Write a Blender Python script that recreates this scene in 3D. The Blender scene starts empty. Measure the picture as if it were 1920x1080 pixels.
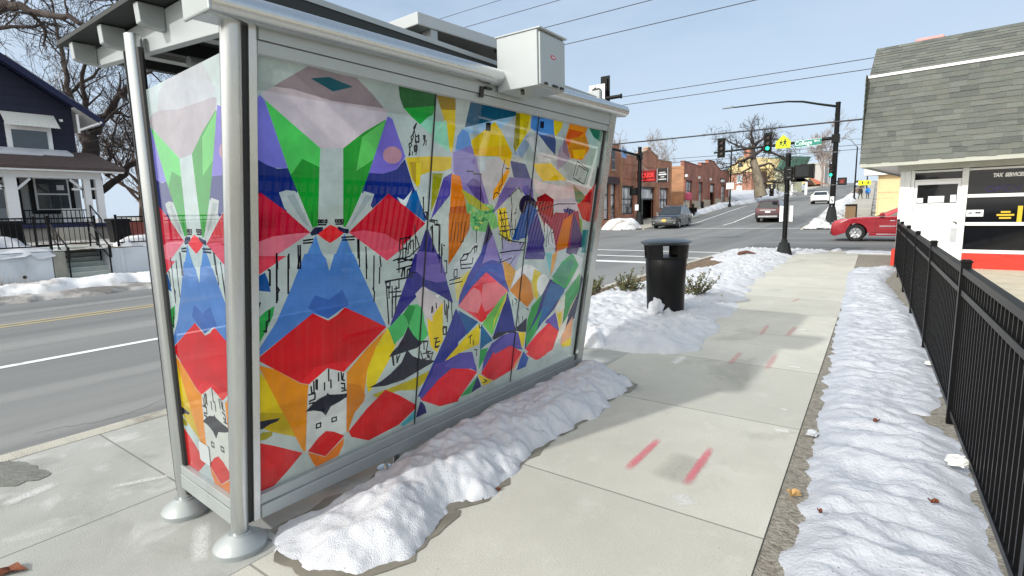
import bpy, bmesh, math, random
from mathutils import Vector, Matrix, noise
from mathutils.geometry import delaunay_2d_cdt
random.seed(7)
SC = bpy.context.scene
COL = SC.collection
R = math.radians

# ---------------------------------------------------------------- camera, sky, sun, exposure
cam = bpy.data.cameras.new("camera"); camo = bpy.data.objects.new("camera", cam); COL.objects.link(camo)
cam.sensor_width = 36.0; cam.lens = 995.5 / 1920 * 36.0; cam.clip_start = 0.05; cam.clip_end = 3000
_yaw, _pitch, _roll = 0.62681, 0.14308, 0.0239963
_fwd = Vector((-math.sin(_yaw) * math.cos(_pitch), math.cos(_yaw) * math.cos(_pitch), -math.sin(_pitch)))
_right = Vector((math.cos(_yaw), math.sin(_yaw), 0)); _down = _fwd.cross(_right)
_r2 = math.cos(_roll) * _right + math.sin(_roll) * _down
_d2 = -math.sin(_roll) * _right + math.cos(_roll) * _down
camo.matrix_world = Matrix.Translation((0, 0, 1.65)) @ Matrix((_r2, -_d2, -_fwd)).transposed().to_4x4()
SC.camera = camo

SUN_EL, SUN_ROT = R(31.5), math.pi + 0.27
w = bpy.data.worlds.new("World"); SC.world = w; w.use_nodes = True
nt = w.node_tree; bg = nt.nodes["Background"]
sky = nt.nodes.new("ShaderNodeTexSky"); sky.sky_type = 'NISHITA'; sky.sun_disc = False
sky.sun_elevation = SUN_EL; sky.sun_rotation = SUN_ROT; sky.air_density = 1.0; sky.dust_density = 0.6; sky.ozone_density = 2.0
# thin high cloud: streaky noise whitening the sky, stronger towards the horizon
tc = nt.nodes.new("ShaderNodeTexCoord"); mp = nt.nodes.new("ShaderNodeMapping"); mp.inputs['Scale'].default_value = (1.6, 1.0, 5.0)
mp.inputs['Rotation'].default_value = (0.25, 0.1, 0.5)
nz = nt.nodes.new("ShaderNodeTexNoise"); nz.inputs['Scale'].default_value = 2.2; nz.inputs['Detail'].default_value = 7; nz.inputs['Roughness'].default_value = 0.6
cr = nt.nodes.new("ShaderNodeValToRGB"); cr.color_ramp.elements[0].position = 0.36; cr.color_ramp.elements[1].position = 0.78
cr.color_ramp.elements[0].color = (0.35, 0.35, 0.35, 1); cr.color_ramp.elements[1].color = (0.95, 0.95, 0.95, 1)
mx = nt.nodes.new("ShaderNodeMix"); mx.data_type = 'RGBA'
mx.inputs['B'].default_value = (2.35, 3.0, 3.85, 1)
nt.links.new(tc.outputs['Generated'], mp.inputs['Vector']); nt.links.new(mp.outputs['Vector'], nz.inputs['Vector'])
nt.links.new(nz.outputs['Fac'], cr.inputs['Fac']); nt.links.new(cr.outputs['Color'], mx.inputs['Factor'])
dk = nt.nodes.new("ShaderNodeMix"); dk.data_type = 'RGBA'; dk.blend_type = 'MULTIPLY'; dk.inputs['Factor'].default_value = 1; dk.inputs['B'].default_value = (0.68, 0.66, 0.62, 1)
nt.links.new(sky.outputs['Color'], dk.inputs['A']); nt.links.new(dk.outputs['Result'], mx.inputs['A'])
# haze whitening the sky towards the horizon
sz = nt.nodes.new("ShaderNodeSeparateXYZ"); nt.links.new(tc.outputs['Generated'], sz.inputs[0])
hz = nt.nodes.new("ShaderNodeMapRange"); hz.interpolation_type = 'SMOOTHSTEP'; hz.inputs['From Min'].default_value = 0.55; hz.inputs['From Max'].default_value = -0.02; hz.inputs['To Max'].default_value = 0.85
nt.links.new(sz.outputs['Z'], hz.inputs['Value']); hm_ = nt.nodes.new("ShaderNodeMix"); hm_.data_type = 'RGBA'; hm_.inputs['B'].default_value = (2.95, 3.5, 4.2, 1)
nt.links.new(hz.outputs['Result'], hm_.inputs['Factor']); nt.links.new(mx.outputs['Result'], hm_.inputs['A'])
# added sky glow round the sun: unseen warm fill from behind the camera
vd = nt.nodes.new("ShaderNodeVectorMath"); vd.operation = 'DOT_PRODUCT'; vd.inputs[1].default_value = (math.sin(SUN_ROT) * math.cos(SUN_EL), math.cos(SUN_ROT) * math.cos(SUN_EL), math.sin(SUN_EL))
gr = nt.nodes.new("ShaderNodeMapRange"); gr.interpolation_type = 'SMOOTHSTEP'; gr.inputs['From Min'].default_value = 0.05; gr.inputs['From Max'].default_value = 0.98
nt.links.new(tc.outputs['Generated'], vd.inputs[0]); nt.links.new(vd.outputs['Value'], gr.inputs['Value'])
gl_ = nt.nodes.new("ShaderNodeMix"); gl_.data_type = 'RGBA'; gl_.inputs['B'].default_value = (8.8, 8.5, 7.9, 1)
nt.links.new(gr.outputs['Result'], gl_.inputs['Factor']); nt.links.new(hm_.outputs['Result'], gl_.inputs['A']); nt.links.new(gl_.outputs['Result'], bg.inputs['Color'])
bg.inputs['Strength'].default_value = 0.15
sl = bpy.data.lights.new("sun", 'SUN'); sl.energy = 2.0; sl.angle = R(1.3); sl.color = (1.0, 0.97, 0.92)
so = bpy.data.objects.new("sun", sl); COL.objects.link(so)
_sd = Vector((math.sin(SUN_ROT) * math.cos(SUN_EL), math.cos(SUN_ROT) * math.cos(SUN_EL), math.sin(SUN_EL)))
so.rotation_euler = _sd.to_track_quat('Z', 'Y').to_euler(); so.location = (-20, -60, 40)
SC.view_settings.view_transform = 'Standard'; SC.view_settings.look = 'None'; SC.view_settings.exposure = 0.60; SC.view_settings.gamma = 1
SC.cycles.max_bounces = 8; SC.cycles.transparent_max_bounces = 12
SC.cycles.caustics_reflective = False; SC.cycles.caustics_refractive = False; SC.cycles.sample_clamp_indirect = 6

# ---------------------------------------------------------------- helpers
def S(r, g, b):
    f = lambda c: c / 12.92 if c <= 0.04045 else ((c + 0.055) / 1.055) ** 2.4
    return (f(r / 255), f(g / 255), f(b / 255))

MATS = {}
def mat(name, col, rough=0.6, metal=0.0, var=0.12, scale=6.0, bump=0.0, bscale=40.0, coat=0.0, spec=0.5, emit=0.0, stretch=(1, 1, 1), col2=None, thr=(0.4, 0.65)):
    """plain surface with procedural mottling and optional bump; col2 mixes in through a noise mask"""
    if name in MATS: return MATS[name]
    m = bpy.data.materials.new(name); m.use_nodes = True; t = m.node_tree; p = t.nodes["Principled BSDF"]
    tc = t.nodes.new("ShaderNodeTexCoord"); mp = t.nodes.new("ShaderNodeMapping"); mp.inputs['Scale'].default_value = stretch
    t.links.new(tc.outputs['Object'], mp.inputs['Vector'])
    n = t.nodes.new("ShaderNodeTexNoise"); n.inputs['Scale'].default_value = scale; n.inputs['Detail'].default_value = 6; n.inputs['Roughness'].default_value = 0.62
    t.links.new(mp.outputs['Vector'], n.inputs['Vector'])
    r = t.nodes.new("ShaderNodeValToRGB"); e = r.color_ramp.elements
    e[0].position = 0.25; e[1].position = 0.75
    e[0].color = tuple(c * (1 - var) for c in col) + (1,); e[1].color = tuple(min(1, c * (1 + var)) for c in col) + (1,)
    t.links.new(n.outputs['Fac'], r.inputs['Fac']); out = r.outputs['Color']
    if col2:
        n2 = t.nodes.new("ShaderNodeTexNoise"); n2.inputs['Scale'].default_value = scale * 0.43; n2.inputs['Detail'].default_value = 8; n2.inputs['Roughness'].default_value = 0.65
        t.links.new(mp.outputs['Vector'], n2.inputs['Vector'])
        r2 = t.nodes.new("ShaderNodeValToRGB"); r2.color_ramp.elements[0].position = thr[0]; r2.color_ramp.elements[1].position = thr[1]
        t.links.new(n2.outputs['Fac'], r2.inputs['Fac'])
        x = t.nodes.new("ShaderNodeMix"); x.data_type = 'RGBA'; x.inputs['B'].default_value = tuple(col2) + (1,)
        t.links.new(r2.outputs['Color'], x.inputs['Factor']); t.links.new(out, x.inputs['A']); out = x.outputs['Result']
    t.links.new(out, p.inputs['Base Color'])
    p.inputs['Roughness'].default_value = rough; p.inputs['Metallic'].default_value = metal
    p.inputs['Coat Weight'].default_value = coat; p.inputs['Coat Roughness'].default_value = 0.05; p.inputs['Specular IOR Level'].default_value = spec
    if emit: p.inputs['Emission Color'].default_value = tuple(col) + (1,); p.inputs['Emission Strength'].default_value = emit
    if bump:
        b = t.nodes.new("ShaderNodeTexNoise"); b.inputs['Scale'].default_value = bscale; b.inputs['Detail'].default_value = 5
        t.links.new(mp.outputs['Vector'], b.inputs['Vector'])
        bn = t.nodes.new("ShaderNodeBump"); bn.inputs['Strength'].default_value = min(1, bump); bn.inputs['Distance'].default_value = 0.02
        t.links.new(b.outputs['Fac'], bn.inputs['Height']); t.links.new(bn.outputs['Normal'], p.inputs['Normal'])
    m["out"] = 1; MATS[name] = m
    return m

def brickmat(name, c1, c2, cm, bw=0.23, bh=0.085, axis='xy', rough=0.85, stain=None):
    if name in MATS: return MATS[name]
    m = bpy.data.materials.new(name); m.use_nodes = True; t = m.node_tree; p = t.nodes["Principled BSDF"]
    tc = t.nodes.new("ShaderNodeTexCoord"); sp = t.nodes.new("ShaderNodeSeparateXYZ"); t.links.new(tc.outputs['Object'], sp.inputs[0])
    ad = t.nodes.new("ShaderNodeMath"); ad.operation = 'ADD'; t.links.new(sp.outputs['X'], ad.inputs[0]); t.links.new(sp.outputs['Y'], ad.inputs[1])
    cb = t.nodes.new("ShaderNodeCombineXYZ"); t.links.new(ad.outputs[0], cb.inputs['X']); t.links.new(sp.outputs['Z'], cb.inputs['Y'])
    b = t.nodes.new("ShaderNodeTexBrick"); b.inputs['Color1'].default_value = c1 + (1,); b.inputs['Color2'].default_value = c2 + (1,); b.inputs['Mortar'].default_value = cm + (1,)
    b.inputs['Scale'].default_value = 1; b.inputs['Brick Width'].default_value = bw; b.inputs['Row Height'].default_value = bh; b.inputs['Mortar Size'].default_value = 0.008; b.inputs['Bias'].default_value = -0.1
    t.links.new(cb.outputs[0], b.inputs['Vector'])
    n = t.nodes.new("ShaderNodeTexNoise"); n.inputs['Scale'].default_value = 0.8; n.inputs['Detail'].default_value = 7; t.links.new(tc.outputs['Object'], n.inputs['Vector'])
    r = t.nodes.new("ShaderNodeValToRGB"); r.color_ramp.elements[0].position = 0.3; r.color_ramp.elements[1].position = 0.7
    r.color_ramp.elements[0].color = (0.68, 0.68, 0.68, 1); r.color_ramp.elements[1].color = (1.2, 1.15, 1.1, 1)
    t.links.new(n.outputs['Fac'], r.inputs['Fac'])
    x = t.nodes.new("ShaderNodeMix"); x.data_type = 'RGBA'; x.blend_type = 'MULTIPLY'; x.inputs['Factor'].default_value = 1
    t.links.new(b.outputs['Color'], x.inputs['A']); t.links.new(r.outputs['Color'], x.inputs['B']); t.links.new(x.outputs['Result'], p.inputs['Base Color'])
    p.inputs['Roughness'].default_value = rough
    bn = t.nodes.new("ShaderNodeBump"); bn.inputs['Strength'].default_value = 0.5; bn.inputs['Distance'].default_value = 0.01; bn.invert = True
    t.links.new(b.outputs['Fac'], bn.inputs['Height']); t.links.new(bn.outputs['Normal'], p.inputs['Normal'])
    MATS[name] = m
    return m

def attrmat(name, rough=0.8, var=0.15, scale=30, bump=0.3, bscale=60, spec=0.4):
    """base colour from the mesh's own face colours (shingle tones, leaf tones), mottled"""
    if name in MATS: return MATS[name]
    m = bpy.data.materials.new(name); m.use_nodes = True; t = m.node_tree; p = t.nodes["Principled BSDF"]
    a = t.nodes.new("ShaderNodeAttribute"); a.attribute_name = 'tone'
    tc = t.nodes.new("ShaderNodeTexCoord"); n = t.nodes.new("ShaderNodeTexNoise"); n.inputs['Scale'].default_value = scale; n.inputs['Detail'].default_value = 5
    t.links.new(tc.outputs['Object'], n.inputs['Vector'])
    r = t.nodes.new("ShaderNodeValToRGB"); r.color_ramp.elements[0].position = 0.25; r.color_ramp.elements[1].position = 0.75
    r.color_ramp.elements[0].color = (1 - var,) * 3 + (1,); r.color_ramp.elements[1].color = (1 + var,) * 3 + (1,)
    t.links.new(n.outputs['Fac'], r.inputs['Fac'])
    x = t.nodes.new("ShaderNodeMix"); x.data_type = 'RGBA'; x.blend_type = 'MULTIPLY'; x.inputs['Factor'].default_value = 1
    t.links.new(a.outputs['Color'], x.inputs['A']); t.links.new(r.outputs['Color'], x.inputs['B']); t.links.new(x.outputs['Result'], p.inputs['Base Color'])
    p.inputs['Roughness'].default_value = rough; p.inputs['Specular IOR Level'].default_value = spec
    if bump:
        b = t.nodes.new("ShaderNodeTexNoise"); b.inputs['Scale'].default_value = bscale; t.links.new(tc.outputs['Object'], b.inputs['Vector'])
        bn = t.nodes.new("ShaderNodeBump"); bn.inputs['Strength'].default_value = bump; bn.inputs['Distance'].default_value = 0.01
        t.links.new(b.outputs['Fac'], bn.inputs['Height']); t.links.new(bn.outputs['Normal'], p.inputs['Normal'])
    MATS[name] = m
    return m

ORG = {}
def org(o): return ORG.get(o.name, Vector((0, 0, 0))) if o else Vector((0, 0, 0))

class MB:
    def __init__(s): s.v = []; s.f = []; s.m = []; s.c = []; s.cur = 0; s.col = None; s.M = None
    def add(s, vs, fs):
        o = len(s.v)
        s.v += [(s.M @ Vector(p)) if s.M else Vector(p) for p in vs]
        for f in fs: s.f.append(tuple(i + o for i in f)); s.m.append(s.cur); s.c.append(s.col)
        return s
    def box(s, x0, x1, y0, y1, z0, z1):
        return s.add([(x0, y0, z0), (x1, y0, z0), (x1, y1, z0), (x0, y1, z0), (x0, y0, z1), (x1, y0, z1), (x1, y1, z1), (x0, y1, z1)],
                     [(3, 2, 1, 0), (4, 5, 6, 7), (0, 1, 5, 4), (1, 2, 6, 5), (2, 3, 7, 6), (3, 0, 4, 7)])
    def beam(s, a, b, wx, wz, up=(0, 0, 1)):
        a = Vector(a); b = Vector(b); d = (b - a).normalized(); u = Vector(up); x = d.cross(u)
        if x.length < 1e-4: x = d.cross(Vector((0, 1, 0)))
        x.normalize(); z = x.cross(d)
        q = [p + x * sx * wx / 2 + z * sz * wz / 2 for p in (a, b) for sx, sz in ((-1, -1), (1, -1), (1, 1), (-1, 1))]
        return s.add(q, [(0, 1, 2, 3), (7, 6, 5, 4), (4, 5, 1, 0), (5, 6, 2, 1), (6, 7, 3, 2), (7, 4, 0, 3)])
    def tube(s, pts, rad, n=8, caps=True):
        pts = [Vector(p) for p in pts]; k = len(pts); vs = []; ref = None
        for i, p in enumerate(pts):
            d = (pts[min(i + 1, k - 1)] - pts[max(i - 1, 0)])
            d = d.normalized() if d.length > 1e-9 else Vector((0, 0, 1))
            if ref is None: ref = d.orthogonal().normalized()
            ref = (ref - d * ref.dot(d)); ref = ref.normalized() if ref.length > 1e-6 else d.orthogonal().normalized()
            y = d.cross(ref); r = rad(i / (k - 1)) if callable(rad) else (rad[i] if isinstance(rad, (list, tuple)) else rad)
            vs += [p + (ref * math.cos(2 * math.pi * j / n) + y * math.sin(2 * math.pi * j / n)) * r for j in range(n)]
        fs = [(i * n + j, i * n + (j + 1) % n, (i + 1) * n + (j + 1) % n, (i + 1) * n + j) for i in range(k - 1) for j in range(n)]
        if caps: fs += [tuple(range(n))[::-1], tuple(range((k - 1) * n, k * n))]
        return s.add(vs, fs)
    def lathe(s, prof, c=(0, 0, 0), n=24, sx=1, sy=1, caps=True):
        c = Vector(c); vs = [c + Vector((r * sx * math.cos(2 * math.pi * j / n), r * sy * math.sin(2 * math.pi * j / n), z)) for r, z in prof for j in range(n)]
        fs = [(i * n + j, i * n + (j + 1) % n, (i + 1) * n + (j + 1) % n, (i + 1) * n + j) for i in range(len(prof) - 1) for j in range(n)]
        if caps: fs += [tuple(range(n))[::-1], tuple(range((len(prof) - 1) * n, len(prof) * n))]
        return s.add(vs, fs)
    def ext(s, pts, vec):
        """closed outline (3D points) swept along vec"""
        pts = [Vector(p) for p in pts]; v = Vector(vec); n = len(pts)
        nn = Vector((0, 0, 0))
        for i in range(n): nn += pts[i].cross(pts[(i + 1) % n])
        if nn.dot(v) < 0: pts = pts[::-1]
        return s.add(pts + [p + v for p in pts], [tuple(range(n))[::-1], tuple(range(n, 2 * n))] + [(i, (i + 1) % n, (i + 1) % n + n, i + n) for i in range(n)])
    def poly(s, *pts): return s.add(pts, [tuple(range(len(pts)))])
    def build(s, name, mats, parent=None, smooth=None, bevel=0, at=None, kind=None):
        me = bpy.data.meshes.new(name)
        o0 = org(parent) if parent else (Vector(at) if at is not None else Vector((0, 0, 0)))
        me.from_pydata([v - o0 for v in s.v], [], s.f)
        for mm in (mats if isinstance(mats, (list, tuple)) else [mats]): me.materials.append(mm)
        me.polygons.foreach_set('material_index', s.m)
        if any(c is not None for c in s.c):
            a = me.attributes.new('tone', 'FLOAT_COLOR', 'FACE')
            a.data.foreach_set('color', [q for c in s.c for q in ((c or (0.5, 0.5, 0.5)) + (1,))])
        me.update()
        if smooth is not None:
            me.polygons.foreach_set('use_smooth', [True] * len(me.polygons))
            if smooth < 180: me.set_sharp_from_angle(angle=R(smooth))
        o = bpy.data.objects.new(name, me); COL.objects.link(o)
        if parent: o.parent = parent; ORG[o.name] = o0
        else: o.location = o0; ORG[o.name] = o0
        if bevel:
            b = o.modifiers.new('bevel', 'BEVEL'); b.width = bevel; b.segments = 2; b.limit_method = 'ANGLE'; b.angle_limit = R(40)
        if kind: o['kind'] = kind
        return o

def thing(name, label, cat, loc=(0, 0, 0), group=None):
    o = bpy.data.objects.new(name, None); COL.objects.link(o); o.location = loc; o.empty_display_size = 0.2
    o['label'] = label; o['category'] = cat
    if group: o['group'] = group
    ORG[o.name] = Vector(loc)
    return o
def tag(o, label, cat, group=None, kind=None):
    o['label'] = label; o['category'] = cat
    if group: o['group'] = group
    if kind: o['kind'] = kind
    return o
def dup(o, loc=None, rz=None, label=None, parent=None):
    c = o.copy(); COL.objects.link(c)
    if parent: c.parent = parent
    if loc is not None: c.location = loc
    if rz is not None: c.rotation_euler = (0, 0, rz)
    if label: c['label'] = label
    for ch in list(o.children): dup(ch, parent=c)
    return c
def text_mesh(body, size, thick=0.004, align='CENTER', bold=0.0, shear=0.0):
    """lettering as (verts, faces) in its own XY plane"""
    cu = bpy.data.curves.new('lettering', 'FONT'); cu.body = body; cu.size = size; cu.extrude = thick; cu.align_x = align; cu.align_y = 'CENTER'; cu.offset = bold; cu.shear = shear
    cu.resolution_u = 3
    o = bpy.data.objects.new('lettering', cu); COL.objects.link(o)
    me = bpy.data.meshes.new_from_object(o.evaluated_get(bpy.context.evaluated_depsgraph_get()))
    vs = [v.co.copy() for v in me.vertices]; fs = [tuple(p.vertices) for p in me.polygons]
    bpy.data.objects.remove(o); bpy.data.curves.remove(cu); bpy.data.meshes.remove(me)
    return vs, fs
def put_text(mb, body, size, origin, ux, uy, thick=0.004, bold=0.0, align='CENTER', sx=1.0, shear=0.0):
    vs, fs = text_mesh(body, size, thick, align, bold, shear)
    ux = Vector(ux).normalized(); uy = Vector(uy).normalized(); un = ux.cross(uy); o = Vector(origin)
    mb.add([o + ux * v.x * sx + uy * v.y + un * v.z for v in vs], fs)

# ---------------------------------------------------------------- terrain profile of the street
GK = [(-400, 0), (33, 0), (40, .10), (48, .35), (56, .85), (62, 1.25), (70, 1.7), (85, 2.05), (107, 3.0), (150, 5.0), (200, 7.2), (300, 11.2), (420, 13.5), (1200, 16)]
def g(y):
    for (a, za), (b, zb) in zip(GK, GK[1:]):
        if y <= b: return za + (zb - za) * (y - a) / (b - a)
    return GK[-1][1]
def wx(x, y): return x - 0.03 * max(0.0, y - 40)
ROWS = sorted(set([-400, -200, -100, -60, -40, -20, -10, 0, 5, 10, 15, 22, 28] + [k[0] for k in GK[1:]] + [36, 44, 52, 59, 66, 74, 80, 92, 100, 120, 135, 175, 250, 360, 600, 900]))
def rows(y0, y1): return [y0] + [y for y in ROWS if y0 + 0.3 < y < y1 - 0.3] + [y1]
def strip(name, m, x0, x1, y0, y1, dz=0.0, label=None, thick=0, kind='structure', nx=1):
    """a sheet following the street's rise; x0/x1 numbers or functions of y"""
    mb = MB(); ys = rows(y0, y1); fx = [(q if callable(q) else (lambda y, q=q: q)) for q in (x0, x1)]
    vs = []
    for y in ys:
        a, b = fx[0](y), fx[1](y)
        for i in range(nx + 1): vs.append((wx(a + (b - a) * i / nx, y), y, g(y) + dz))
    n = nx + 1
    fs = [(r * n + i, r * n + i + 1, (r + 1) * n + i + 1, (r + 1) * n + i) for r in range(len(ys) - 1) for i in range(nx)]
    mb.add(vs, fs)
    if thick:
        for r in range(len(ys) - 1):
            for i, fl in ((0, 1), (nx, 0)):
                a, b = Vector(vs[r * n + i]), Vector(vs[(r + 1) * n + i]); dn = Vector((0, 0, -thick))
                mb.poly(*((a, b, b + dn, a + dn) if fl == 0 else (b, a, a + dn, b + dn)))
        for r in (0, len(ys) - 1):
            a, b = Vector(vs[r * n]), Vector(vs[r * n + nx]); dn = Vector((0, 0, -thick)); mb.poly(*((a, b, b + dn, a + dn)[::-1 if r == 0 else 1]))
    o = mb.build(name, m); o['kind'] = kind
    if label: o['label'] = label
    return o

# ================================================================ SETTING: ground, roads, pavements
M_ground = mat('earth', S(120, 112, 98), 0.95, var=0.3, scale=3, bump=0.6, bscale=25, col2=S(205, 208, 212), thr=(0.5, 0.56))
M_road = mat('asphalt', (0.150, 0.158, 0.160), 0.85, var=0.24, scale=0.9, bump=0.25, bscale=160, stretch=(1, 0.06, 1), col2=(0.235, 0.24, 0.235), thr=(0.42, 0.66))
M_road2 = mat('asphalt_cross', (0.145, 0.152, 0.155), 0.85, var=0.24, scale=0.8, bump=0.25, bscale=160, stretch=(0.08, 1, 1), col2=(0.225, 0.23, 0.225), thr=(0.42, 0.66))
M_kerb = mat('kerb_concrete', S(178, 175, 164), 0.9, var=0.14, scale=5, bump=0.4, bscale=80, col2=S(130, 126, 116), thr=(0.55, 0.7))
M_gravel = mat('gravel', S(146, 141, 130), 0.95, var=0.42, scale=42, bump=1.0, bscale=55, col2=S(100, 94, 84), thr=(0.5, 0.7))
M_lot = mat('lot_concrete', S(196, 188, 168), 0.9, var=0.12, scale=1.5, bump=0.3, bscale=90, col2=S(160, 155, 142), thr=(0.5, 0.75))
M_soil = mat('soil', S(112, 94, 74), 0.95, var=0.35, scale=18, bump=1.0, bscale=30, col2=S(160, 140, 110), thr=(0.55, 0.65))
M_paint = mat('road_paint', S(226, 228, 226), 0.7, var=0.08, scale=9, col2=S(176, 178, 176), thr=(0.56, 0.72))
M_yellow = mat('yellow_paint', S(178, 162, 118), 0.7, var=0.1, scale=9, col2=S(150, 147, 132), thr=(0.45, 0.68))

def concrete(name, base, stain, pale, jy, joff, jx=None, jxo=0.0):
    """concrete slabs with tooled joints at real spacing, hairline mottling, stains and salt bloom"""
    m = bpy.data.materials.new(name); m.use_nodes = True; t = m.node_tree; p = t.nodes["Principled BSDF"]; N = t.nodes.new; Lk = t.links.new
    tc = N("ShaderNodeTexCoord"); sp = N("ShaderNodeSeparateXYZ"); Lk(tc.outputs['Object'], sp.inputs[0])
    def noise_ramp(scale, a, b, detail=6, dist=0.0):
        n = N("ShaderNodeTexNoise"); n.inputs['Scale'].default_value = scale; n.inputs['Detail'].default_value = detail; n.inputs['Roughness'].default_value = 0.65; n.inputs['Distortion'].default_value = dist
        Lk(tc.outputs['Object'], n.inputs['Vector']); r = N("ShaderNodeValToRGB"); r.color_ramp.elements[0].position = a; r.color_ramp.elements[1].position = b; Lk(n.outputs['Fac'], r.inputs['Fac']); return r.outputs['Color']
    def mix(fac, a, b, amt=1.0):
        x = N("ShaderNodeMix"); x.data_type = 'RGBA'; q = N("ShaderNodeMath"); q.operation = 'MULTIPLY'; q.inputs[1].default_value = amt
        Lk(fac, q.inputs[0]); Lk(q.outputs[0], x.inputs['Factor'])
        for s_, v in (('A', a), ('B', b)):
            if isinstance(v, tuple): x.inputs[s_].default_value = v + (1,)
            else: Lk(v, x.inputs[s_])
        return x.outputs['Result']
    c = mix(noise_ramp(1.1, 0.35, 0.7), base, stain, 0.75)
    c = mix(noise_ramp(3.4, 0.55, 0.72, 8, 0.6), c, pale, 0.55)
    c = mix(noise_ramp(90, 0.45, 0.75, 3), c, tuple(q * 0.72 for q in base), 0.5)
    c = mix(noise_ramp(0.55, 0.58, 0.66, 9, 1.2), c, tuple(q * 0.72 for q in stain), 0.5)
    def joint(axis, step, off, wdt):
        a = N("ShaderNodeMath"); a.operation = 'ADD'; a.inputs[1].default_value = -off + 1000 * step; Lk(sp.outputs[axis], a.inputs[0])
        f = N("ShaderNodeMath"); f.operation = 'PINGPONG'; f.inputs[1].default_value = step / 2; Lk(a.outputs[0], f.inputs[0])
        l = N("ShaderNodeMath"); l.operation = 'LESS_THAN'; l.inputs[1].default_value = wdt; Lk(f.outputs[0], l.inputs[0]); return l.outputs[0]
    sy_ = N("ShaderNodeMath"); sy_.operation = 'MULTIPLY_ADD'; sy_.inputs[1].default_value = 1 / jy; sy_.inputs[2].default_value = -joff / jy; Lk(sp.outputs['Y'], sy_.inputs[0]); fl = N("ShaderNodeMath"); fl.operation = 'FLOOR'; Lk(sy_.outputs[0], fl.inputs[0])
    wn = N("ShaderNodeTexWhiteNoise"); wn.noise_dimensions = '1D'; Lk(fl.outputs[0], wn.inputs['W']); mr = N("ShaderNodeMapRange"); mr.inputs['To Min'].default_value = 0.90; mr.inputs['To Max'].default_value = 1.06; Lk(wn.outputs['Value'], mr.inputs['Value'])
    mu = N("ShaderNodeMix"); mu.data_type = 'RGBA'; mu.blend_type = 'MULTIPLY'; mu.inputs['Factor'].default_value = 1; Lk(c, mu.inputs['A']); Lk(mr.outputs[0], mu.inputs['B']); c = mu.outputs['Result']
    vo = N("ShaderNodeTexVoronoi"); vo.inputs['Scale'].default_value = 9; vo.inputs['Randomness'].default_value = 1; Lk(tc.outputs['Object'], vo.inputs['Vector']); lt = N("ShaderNodeMath"); lt.operation = 'LESS_THAN'; lt.inputs[1].default_value = 0.045; Lk(vo.outputs['Distance'], lt.inputs[0])
    c = mix(lt.outputs[0], c, tuple(q * 0.3 for q in base), 0.5)
    js = joint('Y', jy, joff, 0.006)
    if jx:
        j2 = joint('X', jx, jxo, 0.006); mxx = N("ShaderNodeMath"); mxx.operation = 'MAXIMUM'; Lk(js, mxx.inputs[0]); Lk(j2, mxx.inputs[1]); js = mxx.outputs[0]
    c = mix(js, c, tuple(q * 0.35 for q in base), 0.85)
    Lk(c, p.inputs['Base Color']); p.inputs['Roughness'].default_value = 0.88
    b = N("ShaderNodeTexNoise"); b.inputs['Scale'].default_value = 130; b.inputs['Detail'].default_value = 4; Lk(tc.outputs['Object'], b.inputs['Vector'])
    bn = N("ShaderNodeBump"); bn.inputs['Strength'].default_value = 0.25; bn.inputs['Distance'].default_value = 0.01; Lk(b.outputs['Fac'], bn.inputs['Height']); Lk(bn.outputs['Normal'], p.inputs['Normal'])
    return m
M_walk = concrete('pavement_concrete', S(199, 198, 187), S(180, 179, 168), S(211, 210, 202), 1.56, 2.70)
M_pad = concrete('pad_concrete', S(178, 180, 175), S(146, 149, 143), S(208, 211, 209), 2.6, 1.30, 1.45, -3.52)
M_walk2 = concrete('far_pavement_concrete', S(186, 182, 170), S(166, 162, 150), S(200, 198, 188), 1.6, 0.3)

xl = lambda y: -2.42 if y < 5.62 else -2.24 - 0.036 * (y - 5)
xr = lambda y: -0.45 - 0.028 * (y - 3)
strip('ground', M_ground, -400, 400, -400, 1200, -0.17)
strip('road', M_road, -15.8, -5.12, -120, 900, -0.06)
strip('cross_road', M_road2, -140, -15.8, 22, 39.4, -0.06)
strip('cross_road', M_road2, -5.12, 140, 22, 39.4, -0.06)
strip('kerb', M_kerb, -5.12, -4.955, -60, 22, 0.004, thick=0.15)
strip('bus_pad', M_pad, -4.955, -2.424, -30, 5.62, 0.0, thick=0.13)
strip('pavement', M_walk, xl, xr, -30, 20.6, 0.0, thick=0.13)
strip('planting_strip', M_soil, -4.955, lambda y: xl(y) - 0.003, 5.623, 20.6, -0.02)
strip('corner_pavement', M_walk2, -4.955, 1.2, 20.603, 22, -0.006, thick=0.12)
strip('gravel_verge', M_gravel, lambda y: xr(y) + 0.003, 0.62, -30, 20.6, -0.012)
strip('parking_lot', M_lot, 0.623, 60, -60, 22, -0.008, thick=0.12)
# far side of the main street, near block
strip('far_kerb', M_kerb, -15.98, -15.80, -80, 22, 0.0, thick=0.14)
strip('far_verge', M_soil, -17.6, -15.983, -80, 22, -0.02)
strip('far_pavement', M_walk2, -20.0, -17.603, -80, 22, 0.0)
strip('front_yard', M_ground, -75, -20.02, -80, 20, 0.82)
# block beyond the cross street, both sides
strip('kerb', M_kerb, -5.12, -4.95, 39.4, 500, 0.0, thick=0.14)
strip('far_verge', M_soil, -4.947, -3.6, 39.4, 500, -0.02)
strip('far_pavement', M_walk2, -3.597, -1.4, 39.4, 500, 0.0)
strip('far_kerb', M_kerb, -15.98, -15.80, 39.4, 500, 0.0, thick=0.14)
strip('far_pavement', M_walk2, -20.3, -15.983, 39.4, 500, 0.02)
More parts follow.
